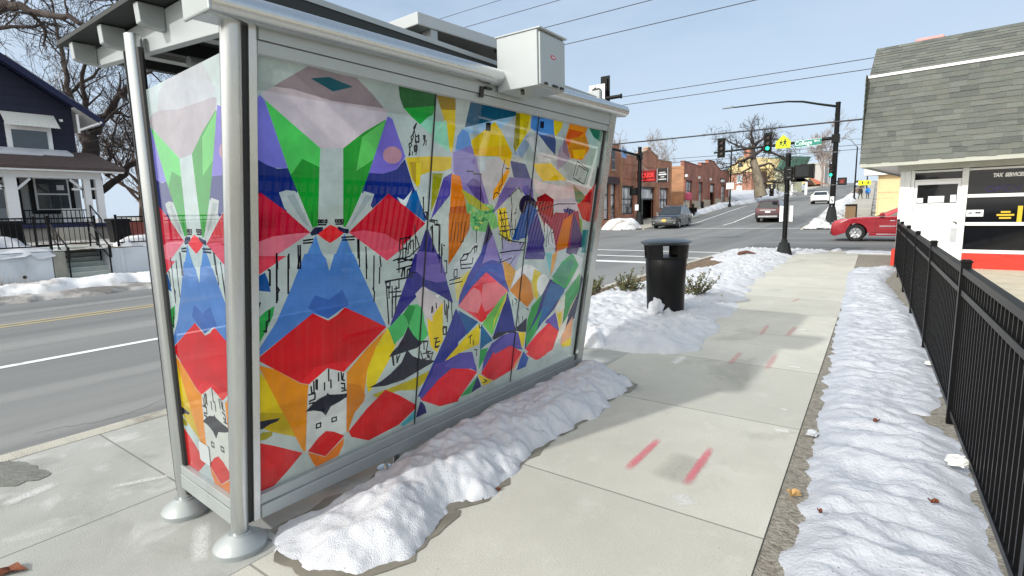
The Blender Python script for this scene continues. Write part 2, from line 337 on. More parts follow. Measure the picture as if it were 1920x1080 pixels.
# painted markings
def mark(name, m, x0, x1, y0, y1, z=-0.055): return strip(name, m, x0, x1, y0, y1, z)
mark('lane_line', M_paint, -8.68, -8.54, -60, 15)
mark('centre_line', M_yellow, -12.02, -11.90, -60, 15); mark('centre_line', M_yellow, -12.28, -12.16, -60, 15)
mark('stop_line', M_paint, -8.7, -5.4, 15.9, 16.4)
mark('crossing_line', M_paint, -15.4, -5.3, 18.0, 18.25); mark('crossing_line', M_paint, -15.4, -5.3, 20.5, 20.75)
mark('crossing_line', M_paint, -15.4, -5.3, 40.6, 40.85)
mark('lane_line', M_paint, -11.1, -10.96, 44, 66); 
for k in range(10): mark('lane_line', M_yellow, -10.75, -10.62, 70 + 12 * k, 76 + 12 * k)
mark('edge_line', M_paint, -14.2, -14.08, 44, 120)
# sprayed utility marks on the pavement: worn pigment, so the colour breaks up
def spray(name, colr, dens):
    m = bpy.data.materials.new(name); m.use_nodes = True; t = m.node_tree; p = t.nodes["Principled BSDF"]; N = t.nodes.new; Lk = t.links.new
    p.inputs['Base Color'].default_value = colr + (1,); p.inputs['Roughness'].default_value = 0.8
    tc = N("ShaderNodeTexCoord"); n = N("ShaderNodeTexNoise"); n.inputs['Scale'].default_value = 110; n.inputs['Detail'].default_value = 6; Lk(tc.outputs['Object'], n.inputs['Vector'])
    uv = N("ShaderNodeAttribute"); uv.attribute_name = 'edge'
    a = N("ShaderNodeMath"); a.operation = 'MULTIPLY'; Lk(n.outputs['Fac'], a.inputs[0]); Lk(uv.outputs['Fac'], a.inputs[1])
    r = N("ShaderNodeValToRGB"); r.color_ramp.elements[0].position = 0.02; r.color_ramp.elements[1].position = 0.62; r.color_ramp.elements[1].color = (dens,) * 3 + (1,)
    Lk(a.outputs[0], r.inputs['Fac']); Lk(r.outputs['Color'], p.inputs['Alpha'])
    return m
M_pink = spray('pink_spray', S(228, 112, 130), 0.75); M_pink2 = spray('faded_pink_spray', S(226, 146, 148), 0.4); M_whites = spray('white_spray', S(236, 236, 230), 0.85)
def spray_mark(name, m, a, b, w, z=0.004, nseg=10):
    a = Vector(a); b = Vector(b); d = (b - a); L = d.length; d.normalize(); n = Vector((-d.y, d.x)); vs = []; ed = []
    for i in range(nseg + 1):
        for k in range(5):
            q = (k - 2) / 2; t = i / nseg; ww = w * (1 + 0.25 * noise.noise((i * 0.7, a.x * 9, a.y * 9)))
            pt = a + d * L * t + n * q * ww / 2; vs.append((pt.x, pt.y, z)); ed.append((1 - abs(q) ** 2) * min(1, min(t, 1 - t) * 6 + 0.0))
    mb = MB(); mb.add(vs, [(i * 5 + k, i * 5 + k + 1, (i + 1) * 5 + k + 1, (i + 1) * 5 + k) for i in range(nseg) for k in range(4)])
    o = mb.build(name, m); at = o.data.attributes.new('edge', 'FLOAT', 'POINT'); at.data.foreach_set('value', ed); o['kind'] = 'structure'
    return o
for a, b, m, w_ in [((-1.29, 3.56), (-1.30, 2.98), M_pink, 0.07), ((-0.94, 3.62), (-0.93, 2.99), M_pink, 0.07), ((-1.35, 6.29), (-1.34, 5.70), M_pink2, 0.08),
                    ((-1.00, 6.39), (-0.98, 5.70), M_pink2, 0.08), ((-1.37, 8.00), (-1.33, 7.21), M_pink2, 0.07), ((-1.03, 8.03), (-1.04, 7.31), M_pink2, 0.08), ((-1.31, 10.50), (-1.38, 10.08), M_pink2, 0.08)]:
    spray_mark('spray_mark', m, a, b, w_)
for a, b, w_ in [((-1.84, 5.82), (-1.83, 5.39), 0.14), ((-0.65, 4.15), (-0.53, 4.17), 0.10), ((-0.81, 5.93), (-0.69, 5.96), 0.08), ((-1.79, 11.09), (-1.35, 11.16), 0.06), ((-1.68, 8.53), (-1.61, 8.47), 0.12), ((-1.02, 7.81), (-0.86, 7.83), 0.09), ((-0.68, 4.62), (-0.62, 4.62), 0.06)]:
    spray_mark('chalk_mark', M_whites, a, b, w_)
# thin dark wet patch and dried salt smears on the bus pad
M_wet = mat('wet_patch', S(118, 119, 112), 0.3, var=0.3, scale=9, bump=0.3, bscale=30)
def blot(name, m, cx, cy, rx, ry, z, seed, kind='structure', rot=0.0, amp=0.45):
    pts = []
    for i in range(56):
        a = 2 * math.pi * i / 56; r = 1 + amp * noise.fractal((math.cos(a) * 1.4 + seed, math.sin(a) * 1.4, seed), 1, 2, 4)
        x, y = rx * r * math.cos(a), ry * r * math.sin(a); pts.append((cx + x * math.cos(rot) - y * math.sin(rot), cy + x * math.sin(rot) + y * math.cos(rot), z))
    mb = MB(); c0 = (cx, cy, z); mb.add([c0] + pts, [(0, i + 1, (i + 1) % 56 + 1) for i in range(56)]); o = mb.build(name, m); o['kind'] = kind; return o
blot('wet_patch', M_wet, -4.66, 0.74, 0.30, 0.13, 0.004, 3.1, rot=0.2)
M_salt = spray('salt_bloom', S(225, 226, 224), 0.75)
def salt(a, b, w_): spray_mark('salt_smear', M_salt, a, b, w_, 0.003, 16)
salt((-2.99, 1.18), (-2.62, 1.00), 0.10); salt((-4.18, 0.58), (-4.25, 0.87), 0.12); salt((-3.89, 1.03), (-3.72, 1.34), 0.07)
M_stain = spray('grey_stain', S(150, 149, 140), 0.32)
for a, b, w_ in (((-1.01, 3.42), (-1.03, 2.98), 0.30),): spray_mark('stain', M_stain, a, b, w_, 0.0032, 14)
salt((-0.94, 2.89), (-0.84, 2.78), 0.16); salt((-1.52, 6.78), (-0.91, 6.69), 0.05)
def road_salt(x, y0, y1, w_): spray_mark('salt_streak', M_salt2, (x, y0), (x, y1), w_, -0.0545, 60)
M_salt2 = spray('road_salt', S(190, 192, 188), 0.38)
road_salt(-7.0, -8, 9, 0.55); road_salt(-10.0, -8, 14, 0.8); road_salt(-5.6, -6, 14, 0.5); road_salt(-13.6, -8, 14, 0.7)
# cracks in the road by the kerb
M_crack = mat('crack', (0.05, 0.05, 0.05), 0.95)
def crack(pts, w_, z):
    P = [];
    for (a, b) in zip(pts, pts[1:]):
        for k in range(8): t = k / 8; P.append((a[0] + (b[0] - a[0]) * t + 0.035 * noise.noise((a[0] * 5 + t * 6, a[1] * 3, 1)), a[1] + (b[1] - a[1]) * t + 0.035 * noise.noise((a[1] * 5 + t * 6, a[0], 5))))
    vs = []
    for i, (x, y) in enumerate(P):
        q = P[min(i + 1, len(P) - 1)]; pq = P[max(i - 1, 0)]; d = Vector((q[0] - pq[0], q[1] - pq[1])).normalized(); ww = w_ * (0.6 + 0.8 * abs(noise.noise((i * 0.6, 2, 7))))
        vs += [(x - d.y * ww, y + d.x * ww, z), (x + d.y * ww, y - d.x * ww, z)]
    mb = MB(); mb.add(vs, [(2 * i, 2 * i + 1, 2 * i + 3, 2 * i + 2) for i in range(len(P) - 1)]); o = mb.build('road_crack', M_crack); o['kind'] = 'structure'
crack([(-5.70, 2.14), (-5.47, 1.68), (-5.47, 1.42), (-5.62, 1.19), (-5.62, 1.03)], 0.007, -0.056)
0 and crack([(-5.98, 1.24), (-5.63, 1.18), (-5.42, 1.16)], 0.006, -0.0555)
crack([(-5.15, -3), (-5.14, 0), (-5.13, 3), (-5.14, 6)], 0.02, -0.056)

# ================================================================ SNOW
def snowmat(name, base, dirt, thr, bs=38, rough=0.5):
    m = mat(name, base, rough, var=0.03, scale=3, bump=0.45, bscale=bs * 2.2, col2=dirt, thr=thr)
    t = m.node_tree; p = t.nodes['Principled BSDF']; src = p.inputs['Base Color'].links[0].from_socket; tc = t.nodes.new('ShaderNodeTexCoord')
    for sc_, th, cl, am in ((24, 0.09, (0.12, 0.10, 0.08), 0.7), (70, 0.16, (0.36, 0.37, 0.39), 0.45)):
        v = t.nodes.new('ShaderNodeTexVoronoi'); v.inputs['Scale'].default_value = sc_; t.links.new(tc.outputs['Object'], v.inputs['Vector'])
        nn = t.nodes.new('ShaderNodeTexNoise'); nn.inputs['Scale'].default_value = 2.4; t.links.new(tc.outputs['Object'], nn.inputs['Vector'])
        ml = t.nodes.new('ShaderNodeMath'); ml.operation = 'MULTIPLY'; ml.inputs[1].default_value = th * 1.9; t.links.new(nn.outputs['Fac'], ml.inputs[0])
        lt = t.nodes.new('ShaderNodeMath'); lt.operation = 'LESS_THAN'; t.links.new(v.outputs['Distance'], lt.inputs[0]); t.links.new(ml.outputs[0], lt.inputs[1])
        f = t.nodes.new('ShaderNodeMath'); f.operation = 'MULTIPLY'; f.inputs[1].default_value = am; t.links.new(lt.outputs[0], f.inputs[0])
        x = t.nodes.new('ShaderNodeMix'); x.data_type = 'RGBA'; x.inputs['B'].default_value = cl + (1,); t.links.new(f.outputs[0], x.inputs['Factor']); t.links.new(src, x.inputs['A']); src = x.outputs['Result']
    t.links.new(src, p.inputs['Base Color']); return m
M_snow = snowmat('snow', (0.58, 0.60, 0.635), (0.46, 0.475, 0.505), (0.52, 0.72), 60)
M_snowice = snowmat('icy_snow', (0.50, 0.525, 0.57), (0.36, 0.38, 0.42), (0.52, 0.76), 24, 0.4)
M_snowdirty = snowmat('dirty_snow', (0.74, 0.755, 0.77), (0.33, 0.31, 0.28), (0.50, 0.66))
M_snowold = snowmat('old_snow', (0.58, 0.60, 0.63), (0.42, 0.415, 0.405), (0.56, 0.74), 60)
M_slush = snowmat('slush', (0.45, 0.44, 0.42), (0.15, 0.14, 0.13), (0.42, 0.6))
def inside(x, y, P):
    r = False; j = len(P) - 1
    for i in range(len(P)):
        (xi, yi), (xj, yj) = P[i], P[j]
        if (yi > y) != (yj > y) and x < (xj - xi) * (y - yi) / (yj - yi) + xi: r = not r
        j = i
    return r
def sdist(x, y, P):
    best = 1e9; j = len(P) - 1
    for i in range(len(P)):
        ax, ay = P[j]; bx, by = P[i]; dx, dy = bx - ax, by - ay; t = max(0, min(1, ((x - ax) * dx + (y - ay) * dy) / (dx * dx + dy * dy + 1e-12)))
        d = (x - ax - t * dx) ** 2 + (y - ay - t * dy) ** 2
        if d < best: best = d
        j = i
    return math.sqrt(best) if inside(x, y, P) else -math.sqrt(best)
def snow(name, label, P, h, rx, ry, edge, m, seed=0.0, amp=0.03, fs=3.0, jag=0.5, shape=None, base=0.0, stretch=(1, 1), ridged=0.0, lump=0.0, cat='snow', jf=4.0, fine=0.0, jo=4):
    x0 = min(p[0] for p in P) - 0.06; x1 = max(p[0] for p in P) + 0.06; y0 = min(p[1] for p in P) - 0.06; y1 = max(p[1] for p in P) + 0.06
    nx = int((x1 - x0) / rx) + 2; ny = int((y1 - y0) / ry) + 2; idx = {}; vs = []; hs = {}
    for j in range(ny):
        for i in range(nx):
            x = x0 + i * rx; y = y0 + j * ry; d = sdist(x, y, P)
            if d < -0.3 * edge - 2 * max(rx, ry): continue
            d += edge * jag * noise.fractal((x * jf / (edge * 4 + 0.4), y * jf / (edge * 4 + 0.4), seed), 0.9, 2, jo)
            if d <= -1.6 * max(rx, ry): continue
            t = max(-0.25, d / edge); s = (1 - (1 - min(1, t)) ** 1.8) if t > 0 else 0
            z = h * s * (shape(x, y) if shape else 1.0) if d > 0 else d * 1.3
            if d > 0:
                k = min(1, d / edge); q = noise.fractal((x * fs * stretch[0], y * fs * stretch[1], seed + 3), 0.9, 2.1, 4)
                z += amp * k * q + fine * k * noise.fractal((x * 17, y * 17, seed), 0.8, 2, 3)
                if ridged: q2 = abs(noise.noise((x * fs * stretch[0] * 0.8 + 7, y * fs * stretch[1] * 0.8, seed + 9))); z -= ridged * k * (1 - q2 * 2) ** 2 if q2 < 0.5 else 0
                if lump:
                    q3 = noise.voronoi((x * 7.5, y * 7.5, seed))[0][0]; z += lump * k * max(0, 0.45 - q3) * 2
                z = max(z, 0.004)
            vs.append((wx(x, y), y, g(y) + base + z)); idx[(i, j)] = len(vs) - 1; hs[(i, j)] = d
    fs_ = []
    for (i, j) in idx:
        q = [(i, j), (i + 1, j), (i + 1, j + 1), (i, j + 1)]
        if all(k in idx for k in q) and any(hs[k] > 0 for k in q): fs_.append(tuple(idx[k] for k in q))
    mb = MB(); mb.add(vs, fs_); c0 = P[0]
    o = mb.build(name, m, smooth=180, at=(wx(c0[0], c0[1]), c0[1], g(c0[1]) + base)); tag(o, label, cat, kind='stuff'); return o
# ridge of shovelled snow along the shelter's foot
bankP = [(-2.60, 1.36), (-2.43, 1.30), (-2.12, 1.22), (-1.93, 1.39), (-1.81, 1.59), (-1.88, 1.98), (-1.95, 2.07), (-1.83, 2.21), (-1.88, 2.59), (-1.91, 2.81), (-1.91, 3.28), (-1.88, 3.56), (-1.91, 4.00), (-1.91, 4.58), (-2.22, 4.78), (-2.57, 4.87), (-2.62, 4.72), (-2.66, 3.5), (-2.62, 2.4), (-2.54, 1.75)]
snow('snow_bank', 'long ridge of shovelled white snow along the foot of the bus shelter', bankP, 0.165, 0.012, 0.015, 0.28, M_snow, 1.3, amp=0.042, fs=4, jag=0.22, lump=0.02, jf=9.0, jo=3, fine=0.012,
     shape=lambda x, y: min(1.0, 0.30 + max(0, y - 1.25) / 0.9))
M_margin = mat('melt_damp', S(128, 124, 112), 0.55, var=0.18, scale=8, col2=S(104, 100, 90), thr=(0.45, 0.7))
def margin(P, grow_, z, seed):
    cx = sum(p[0] for p in P) / len(P); cy = sum(p[1] for p in P) / len(P); n = len(P); out = []
    for i in range(n):
        a, b = Vector(P[i]), Vector(P[(i + 1) % n]); m_ = max(2, int((b - a).length / 0.05)); d = (b - a).normalized(); nn = Vector((d.y, -d.x))
        if inside(((a + b) / 2 + nn * 0.01).x, ((a + b) / 2 + nn * 0.01).y, P): nn = -nn
        for k in range(m_):
            q = a.lerp(b, k / m_); q = q + nn * grow_ * (0.55 + 1.3 * noise.fractal((q.x * 5, q.y * 5, seed), 0.8, 2, 3)); out.append((q.x, q.y, z))
    mb = MB(); mb.add(out, [tuple(range(len(out)))]); o = mb.build('damp_margin', M_margin); o['kind'] = 'structure'
    bm = bmesh.new(); bm.from_mesh(o.data); bmesh.ops.triangulate(bm, faces=bm.faces[:]); bm.to_mesh(o.data); bm.free()
margin(bankP, 0.045, 0.005, 1.0)
# rippled frozen strip along the black fence
rightP = [(-0.34, 2.28), (-0.33, 2.44), (-0.32, 3.02), (-0.35, 3.47), (-0.38, 4.36), (-0.42, 4.99), (-0.52, 7.01), (-0.66, 9.95), (-0.89, 14.81), (-0.83, 16.10), (0.11, 16.78), (-0.12, 13.78), (0.21, 10.41), (0.33, 8.96), (0.41, 6.63), (0.41, 5.51), (0.29, 5.13), (0.20, 5.09), (0.36, 4.81), (0.44, 4.67), (0.48, 2.99), (0.5, 2.3), (0.5, -2), (-0.3, -2)]
snow('snow_strip', 'rippled strip of frozen snow between pavement and black fence', rightP, 0.060, 0.015, 0.018, 0.22, M_snowice, 4.2, amp=0.052, fs=2.5, jag=0.22, stretch=(1.0, 1.8), ridged=0.018, jf=7.0, jo=2, fine=0.005, base=-0.012)
# lumpy snow over the planting strip, round the bin
planterP = [(-4.9, 5.72), (-3.6, 5.66), (-3.13, 5.80), (-2.64, 5.73), (-2.35, 5.64), (-1.88, 5.95), (-1.92, 7.12), (-2.02, 8.20), (-1.99, 9.01), (-2.37, 11.51), (-2.50, 14.21), (-2.63, 18.12), (-2.69, 19.75), (-1.96, 20.92), (-1.65, 23.10), (-1.6, 21.7), (-3.5, 21.9), (-4.8, 21.9), (-5.1, 20), (-4.8, 17.5), (-4.0, 16.5), (-4.1, 15), (-4.45, 13.8), (-4.3, 12.5), (-4.6, 11.2), (-4.75, 9)]
snow('snow_field', 'lumpy trodden snow covering the planting strip round the black bin', planterP, 0.085, 0.030, 0.042, 0.42, M_snowold, 8.8, amp=0.05, fs=3.2, jag=0.40, lump=0.06, fine=0.010,
     shape=lambda x, y: 1.6 - 0.7 * min(1, max(0, (y - 6.1) / 1.8)))
snow('snow_pile', 'grubby snow heap on the kerb beside the shelter post', [(-3.55, 5.62), (-2.95, 5.55), (-2.75, 5.75), (-2.9, 6.3), (-3.6, 6.5)], 0.14, 0.025, 0.025, 0.2, M_snowdirty, 2.2, amp=0.05, fs=5, jag=0.4, lump=0.05, base=0.0)
cornerP = [(-1.3, 20.9), (0.2, 20.8), (1.5, 21.2), (1.4, 21.9), (-1.4, 21.9)]
snow('snow_patch', 'thin snow left at the corner before the cross street', cornerP, 0.05, 0.06, 0.06, 0.2, M_snow, 5.1)
# far side of the street: ploughed ridge, slush, yard snow
snow('snow_ridge', 'ploughed snow ridge along the far kerb before the blue house', [(-16.1, -14), (-16.2, 2.2), (-16.2, 6), (-15.95, 14), (-17.1, 14), (-17.4, 8), (-17.3, 4), (-17.0, 1), (-17.2, -14)], 0.24, 0.07, 0.10, 0.4, M_snowdirty, 6.6, amp=0.07, fs=1.8, jag=0.5, lump=0.05)
snow('slush_band', 'grey slush and grit in the far gutter', [(-15.1, -20), (-15.25, 3), (-15.0, 8), (-15.2, 16), (-16.25, 16), (-16.25, -20)], 0.09, 0.07, 0.10, 0.3, M_slush, 9.6, amp=0.05, fs=3, jag=0.6, base=-0.045, lump=0.05)
snow('wall_snow', 'snow lying on top of the low white wall and yard edge', [(-20.3, -16), (-20.05, -10), (-20.05, 4.7), (-20.4, 4.9), (-22.2, 4.6), (-23, 0), (-23, -16)], 0.14, 0.12, 0.14, 0.25, M_snow, 3.3, amp=0.07, fs=1.2, base=0.80)
snow('yard_snow', 'heaped snow inside the fence by the porch', [(-21.0, 2.2), (-21.2, 4.6), (-22.5, 4.8), (-24, 3.6), (-23.4, 1.6)], 0.42, 0.08, 0.08, 0.7, M_snow, 3.9, amp=0.08, fs=1.6, base=0.82)
snow('yard_snow', 'low snow heaps behind the right hand fence beside the steps', [(-20.6, 6.6), (-20.4, 9), (-20.4, 15), (-23, 15), (-24, 8), (-22.0, 6.8)], 0.30, 0.10, 0.10, 0.8, M_snowdirty, 7.9, amp=0.10, fs=1.6, base=0.82)
# beyond the crossing
snow('snow_pile', 'small white snow mound on the far left corner by the black signal pole', [(-19.3, 38.9), (-17.0, 38.5), (-16.4, 39.4), (-16.6, 41), (-18.6, 41.5), (-19.8, 40.5)], 0.75, 0.1, 0.1, 0.9, M_snowdirty, 1.9, amp=0.12, fs=1.1, jag=0.3)
snow('snow_ridge', 'ploughed snow along the far left kerb past the brick shops', [(-16.0, 54), (-15.9, 90), (-15.9, 140), (-18.0, 140), (-17.6, 92), (-17.2, 58), (-16.8, 54)], 0.45, 0.25, 0.5, 0.6, M_snow, 2.7, amp=0.2, fs=0.7, jag=0.6)
snow('lawn_snow', 'snow covered raised lawn below the brick house and old tree', [(-18.5, 86), (-18.2, 110), (-18.5, 190), (-60, 190), (-60, 87)], 1.1, 0.8, 1.2, 1.6, M_snow, 2.1, amp=0.15, fs=0.3, jag=0.3)
snow('snow_verge', 'dirty snow on the verge behind the far right traffic pole', [(-5.0, 41.5), (-4.9, 60), (-4.9, 110), (-3.5, 110), (-3.3, 60), (-3.4, 47), (-4.0, 41.0)], 0.30, 0.12, 0.25, 0.5, M_snowdirty, 4.7, amp=0.15, fs=1.0, jag=0.7)
snow('snow_patch', 'flat snow patches at the far right corner beside the traffic pole', [(-5.0, 39.7), (-2.0, 39.6), (2.5, 39.7), (2.5, 41.2), (-2.8, 42.2), (-5.0, 41.6)], 0.06, 0.10, 0.10, 0.4, M_snowdirty, 5.7, amp=0.05, fs=1.0, jag=1.0)
snow('snow_patch', 'snow strip along the foot of the boarded building', [(-2.3, 42.5), (-1.45, 42.4), (-1.45, 47), (-2.0, 47.5)], 0.12, 0.1, 0.12, 0.3, M_snow, 9.1, amp=0.05)

# ================================================================ BUS SHELTER
M_alu = mat('brushed_aluminium', (0.56, 0.58, 0.58), 0.27, metal=0.9, var=0.06, scale=3, stretch=(30, 30, 1), bump=0.05, bscale=20)
M_alu2 = mat('painted_aluminium', S(166, 172, 172), 0.40, metal=0.35, var=0.05, scale=4, col2=S(128, 135, 136), thr=(0.6, 0.8))
M_white = mat('white_enamel', S(176, 182, 184), 0.38, metal=0.1, var=0.04, scale=3, col2=S(176, 183, 183), thr=(0.6, 0.8))
M_gasket = mat('black_gasket', (0.012, 0.012, 0.013), 0.5)
M_roofdark = mat('roof_underside', S(44, 48, 48), 0.6, metal=0.2, var=0.15, scale=4)
M_solar = mat('solar_glass', S(20, 26, 48), 0.12, var=0.2, scale=8, coat=1.0)
M_redlogo = mat('red_decal', S(190, 40, 60), 0.5)
M_bench = mat('bench_slats', S(120, 124, 122), 0.5, metal=0.4)
RK = 0.155; CK, SK = math.cos(RK), math.sin(RK)
def rp(y, s, off=0.0): return Vector((-2.6 + s * SK + off * CK, y, s * CK - off * SK))
sbot = lambda y: 0.263 - 0.014 * (y - 1.29)
stop_ = lambda y: 2.357 + 0.009 * (y - 1.29)
shead = lambda y: 2.470 + 0.030 * (y - 1.27)
shel = thing('bus_shelter', 'aluminium bus shelter with colourful mural glass, front and back columns and flat roof', 'bus shelter', (-2.9, 2.9, 0))
def rbox(mb, y0, y1, s0, s1, o0, o1):
    """box on the raked back frame; s0/s1 may be functions of y"""
    f = lambda q, y: q(y) if callable(q) else q
    vs = [rp(y, f(s, y), o) for o in (o0, o1) for y, s in ((y0, s0), (y1, s0), (y1, s1), (y0, s1))]
    mb.add(vs, [(3, 2, 1, 0), (4, 5, 6, 7), (0, 1, 5, 4), (1, 2, 6, 5), (2, 3, 7, 6), (3, 0, 4, 7)])
def flange(x, y):
    f = MB(); f.lathe([(0.124, 0.0), (0.126, 0.026), (0.121, 0.036), (0.074, 0.072), (0.058, 0.082), (0.054, 0.092), (0.03, 0.093)], (x, y, 0), 36); return f
# back columns follow the rake of the wall, street-side columns stand plumb
for y0 in (1.185, 4.735):
    mb = MB()
    if y0 < 2: mb.tube([rp(y0, 0.03), rp(y0, 2.505)], 0.0405, 28)
    else: rbox(mb, 4.585, 4.70, 0.06, lambda y: shead(y) + 0.012, -0.05, 0.045)
    cobj = mb.build('column', M_alu, shel, smooth=35)
    if y0 < 2: flange(-2.592, y0).build('base_flange', M_alu2, cobj, smooth=28)
for y0 in (1.185, 4.70):
    mb = MB(); mb.tube([(-3.19, y0, 0.03), (-3.165, y0, 2.57)], 0.038, 28); cobj = mb.build('column', M_alu, shel, smooth=35)
    flange(-3.19, y0).build('base_flange', M_alu2, cobj, smooth=28)
for a_, b_, o0_, o1_ in ((1.226, 1.246, -0.03, 0.012), (4.566, 4.584, -0.03, 0.012), (1.17, 1.20, -0.062, -0.036)): mb = MB(); rbox(mb, a_, b_, 0.12, 2.47, o0_, o1_); mb.build('gasket', M_gasket, shel)
mb = MB(); mb.tube([(-3.135, 1.19, 0.12), (-3.11, 1.19, 2.5)], 0.018, 8); mb.build('gasket', M_gasket, shel)
mb = MB(); mb.box(-3.237, -3.228, 1.16, 1.20, 0.12, 2.5); mb.build('gasket', M_gasket, shel)
mb = MB(); rbox(mb, 1.2465, 1.283, 0.12, 2.47, -0.03, 0.024); mb.build('jamb', M_alu, shel, bevel=0.003)
# bottom rail: two stepped extrusions
mb = MB(); rbox(mb, 1.2835, 4.5655, lambda y: sbot(y) - 0.062, lambda y: sbot(y) - 0.004, -0.03, 0.022); rbox(mb, 1.2835, 4.5845, lambda y: 0.128 - 0.026 * (y - 1.29), lambda y: sbot(y) - 0.0635, -0.035, 0.034)
rl = mb.build('bottom_rail', M_alu2, shel, bevel=0.003)
for yy in (2.15, 3.45):
    mb = MB(); mb.lathe([(0.05, 0.0), (0.05, 0.012), (0.02, 0.016)], tuple(rp(yy, 0.0, -0.02)), 16); mb.tube([rp(yy, 0.0, -0.01), rp(yy, 0.15, -0.01)], 0.012, 8)
    rbox(mb, yy + 0.05, yy + 0.10, 0.02, 0.12, 0.0, 0.006)
    mb.build('anchor_foot', M_alu, rl, smooth=30)
# head beam in two courses
mb = MB(); rbox(mb, 1.2835, 4.5845, lambda y: stop_(y) + 0.003, lambda y: stop_(y) + 0.056, -0.03, 0.026); rbox(mb, 1.2835, 4.5845, lambda y: stop_(y) + 0.0585, shead, -0.035, 0.036)
hb = mb.build('head_beam', M_alu2, shel, bevel=0.003)
mb = MB()
for yy in (2.72,): rbox(mb, yy, yy + 0.035, 2.405, 2.47, 0.036, 0.046); rbox(mb, yy + 0.04, yy + 0.10, 2.46, 2.475, 0.036, 0.06)
mb.build('cable_clip', M_gasket, hb)
# roof: gutter roll, deck, end beams, purlins
zr = lambda y: 0.024 * (y - 1.2)
def rz(x, y, z): return Vector((x, y, z + zr(y)))
mb = MB(); prof = []
for k in range(17): a = -math.pi * 0.62 + math.pi * 1.24 * k / 16; prof.append((-2.155 + 0.055 * math.cos(a), 2.468 + 0.052 * math.sin(a)))
prof += [(-2.30, 2.545), (-2.30, 2.43)]
mb.ext([rz(x, 1.06, z) for x, z in prof], Vector((0, 3.78, zr(4.84) - zr(1.06))))
gut = mb.build('gutter', M_alu, shel, smooth=40)
mb = MB(); mb.box(-2.31, -2.10, 1.045, 1.0595, 2.415 + zr(1.05), 2.545 + zr(1.05)); mb.build('end_cap', M_alu2, gut, bevel=0.012)
mb = MB()
for k in range(80): yy = 1.15 + k * 0.0455; mb.box(-2.34, -2.235, yy, yy + 0.02, 2.5455 + zr(yy), 2.556 + zr(yy))
mb.build('rib', M_alu2, gut)
def slab(mb, x0, x1, y0, y1, za, zb): mb.add([(x, y, z) for z in (za, zb) for x, y in ((x0, y0), (x1, y0), (x1, y1), (x0, y1))], [(3, 2, 1, 0), (4, 5, 6, 7), (0, 1, 5, 4), (1, 2, 6, 5), (2, 3, 7, 6), (3, 0, 4, 7)])
mb = MB(); slab(mb, -3.98, -2.345, 1.10, 4.80, 2.655, 2.678); slab(mb, -2.343, -2.328, 1.10, 4.80, 2.56, 2.655); deck = mb.build('roof_deck', M_roofdark, shel)
mb = MB(); slab(mb, -2.345, -2.322, 1.095, 4.805, 2.6555, 2.684); mb.build('edge_trim', M_alu2, shel)
for y0 in (1.235, 4.60):
    mb = MB(); q = zr(y0); mb.ext([(-3.87, y0, 2.545 + q), (-2.29, y0, 2.43 + q), (-2.29, y0, 2.654 + q), (-3.90, y0, 2.632 + q)], (0, 0.045, 0)); mb.build('end_beam', M_white, shel, bevel=0.003)
for x0 in (-3.86, -3.42, -2.95):
    mb = MB(); mb.ext([(x0, 1.125, 2.560), (x0, 1.12, 2.65), (x0, 1.2335, 2.652), (x0, 1.2335, 2.545), (x0, 1.15, 2.55)], (0.05, 0, 0)); mb.build('bracket', M_alu2, shel, bevel=0.004)
    mb = MB(); mb.box(x0, x0 + 0.05, 1.2815, 4.5985, 2.575, 2.652); mb.build('purlin', M_roofdark, shel)
mb = MB(); mb.box(-3.70, -3.62, 1.2815, 4.5985, 2.60, 2.651); mb.box(-3.15, -3.07, 1.2815, 4.5985, 2.61, 2.651); mb.build('roof_light', M_alu2, shel)
mb = MB(); mb.tube([(-3.19, 1.45, 2.50), (-3.19, 4.55, 2.58)], 0.03, 12); mb.build('front_beam', M_alu2, shel, smooth=40)
# solar module and its stand on the roof
sp_ = thing('solar_panel', 'low tilted solar module with pale frame on top of the bus shelter roof', 'solar panel', (-2.9, 3.1, 2.72))
mb = MB(); A = lambda u, v, wv: Vector((-3.05 + 0.62 * u, 2.45 + 1.25 * v, 2.765 + 0.05 * v + 0.02 * u + wv))
mb.add([A(u, v, wv) for wv in (0, 0.075) for u, v in ((0, 0), (1, 0), (1, 1), (0, 1))], [(3, 2, 1, 0), (4, 5, 6, 7), (0, 1, 5, 4), (1, 2, 6, 5), (2, 3, 7, 6), (3, 0, 4, 7)]); mb.build('frame', M_white, sp_, bevel=0.006)
mb = MB(); mb.add([A(u, v, wv) for wv in (0.0755, 0.08) for u, v in ((0.05, .03), (.95, .03), (.95, .97), (.05, .97))], [(3, 2, 1, 0), (4, 5, 6, 7), (0, 1, 5, 4), (1, 2, 6, 5), (2, 3, 7, 6), (3, 0, 4, 7)]); mb.build('cell_sheet', M_solar, sp_)
for u, v in ((.92, .12), (.92, .86), (.1, .12), (.1, .86)): mb = MB(); a_ = A(u, v, 0); mb.box(a_.x - 0.04, a_.x + 0.04, a_.y - 0.03, a_.y + 0.03, 2.679, a_.z); mb.build('stand', M_alu2, sp_)
mb = MB(); mb.tube([(-2.46, 3.25, 2.80), (-2.36, 3.30, 2.86), (-2.30, 3.4, 2.80), (-2.36, 3.5, 2.75), (-2.42, 3.42, 2.76)], 0.012, 8); mb.build('cable', M_gasket, sp_, smooth=60)
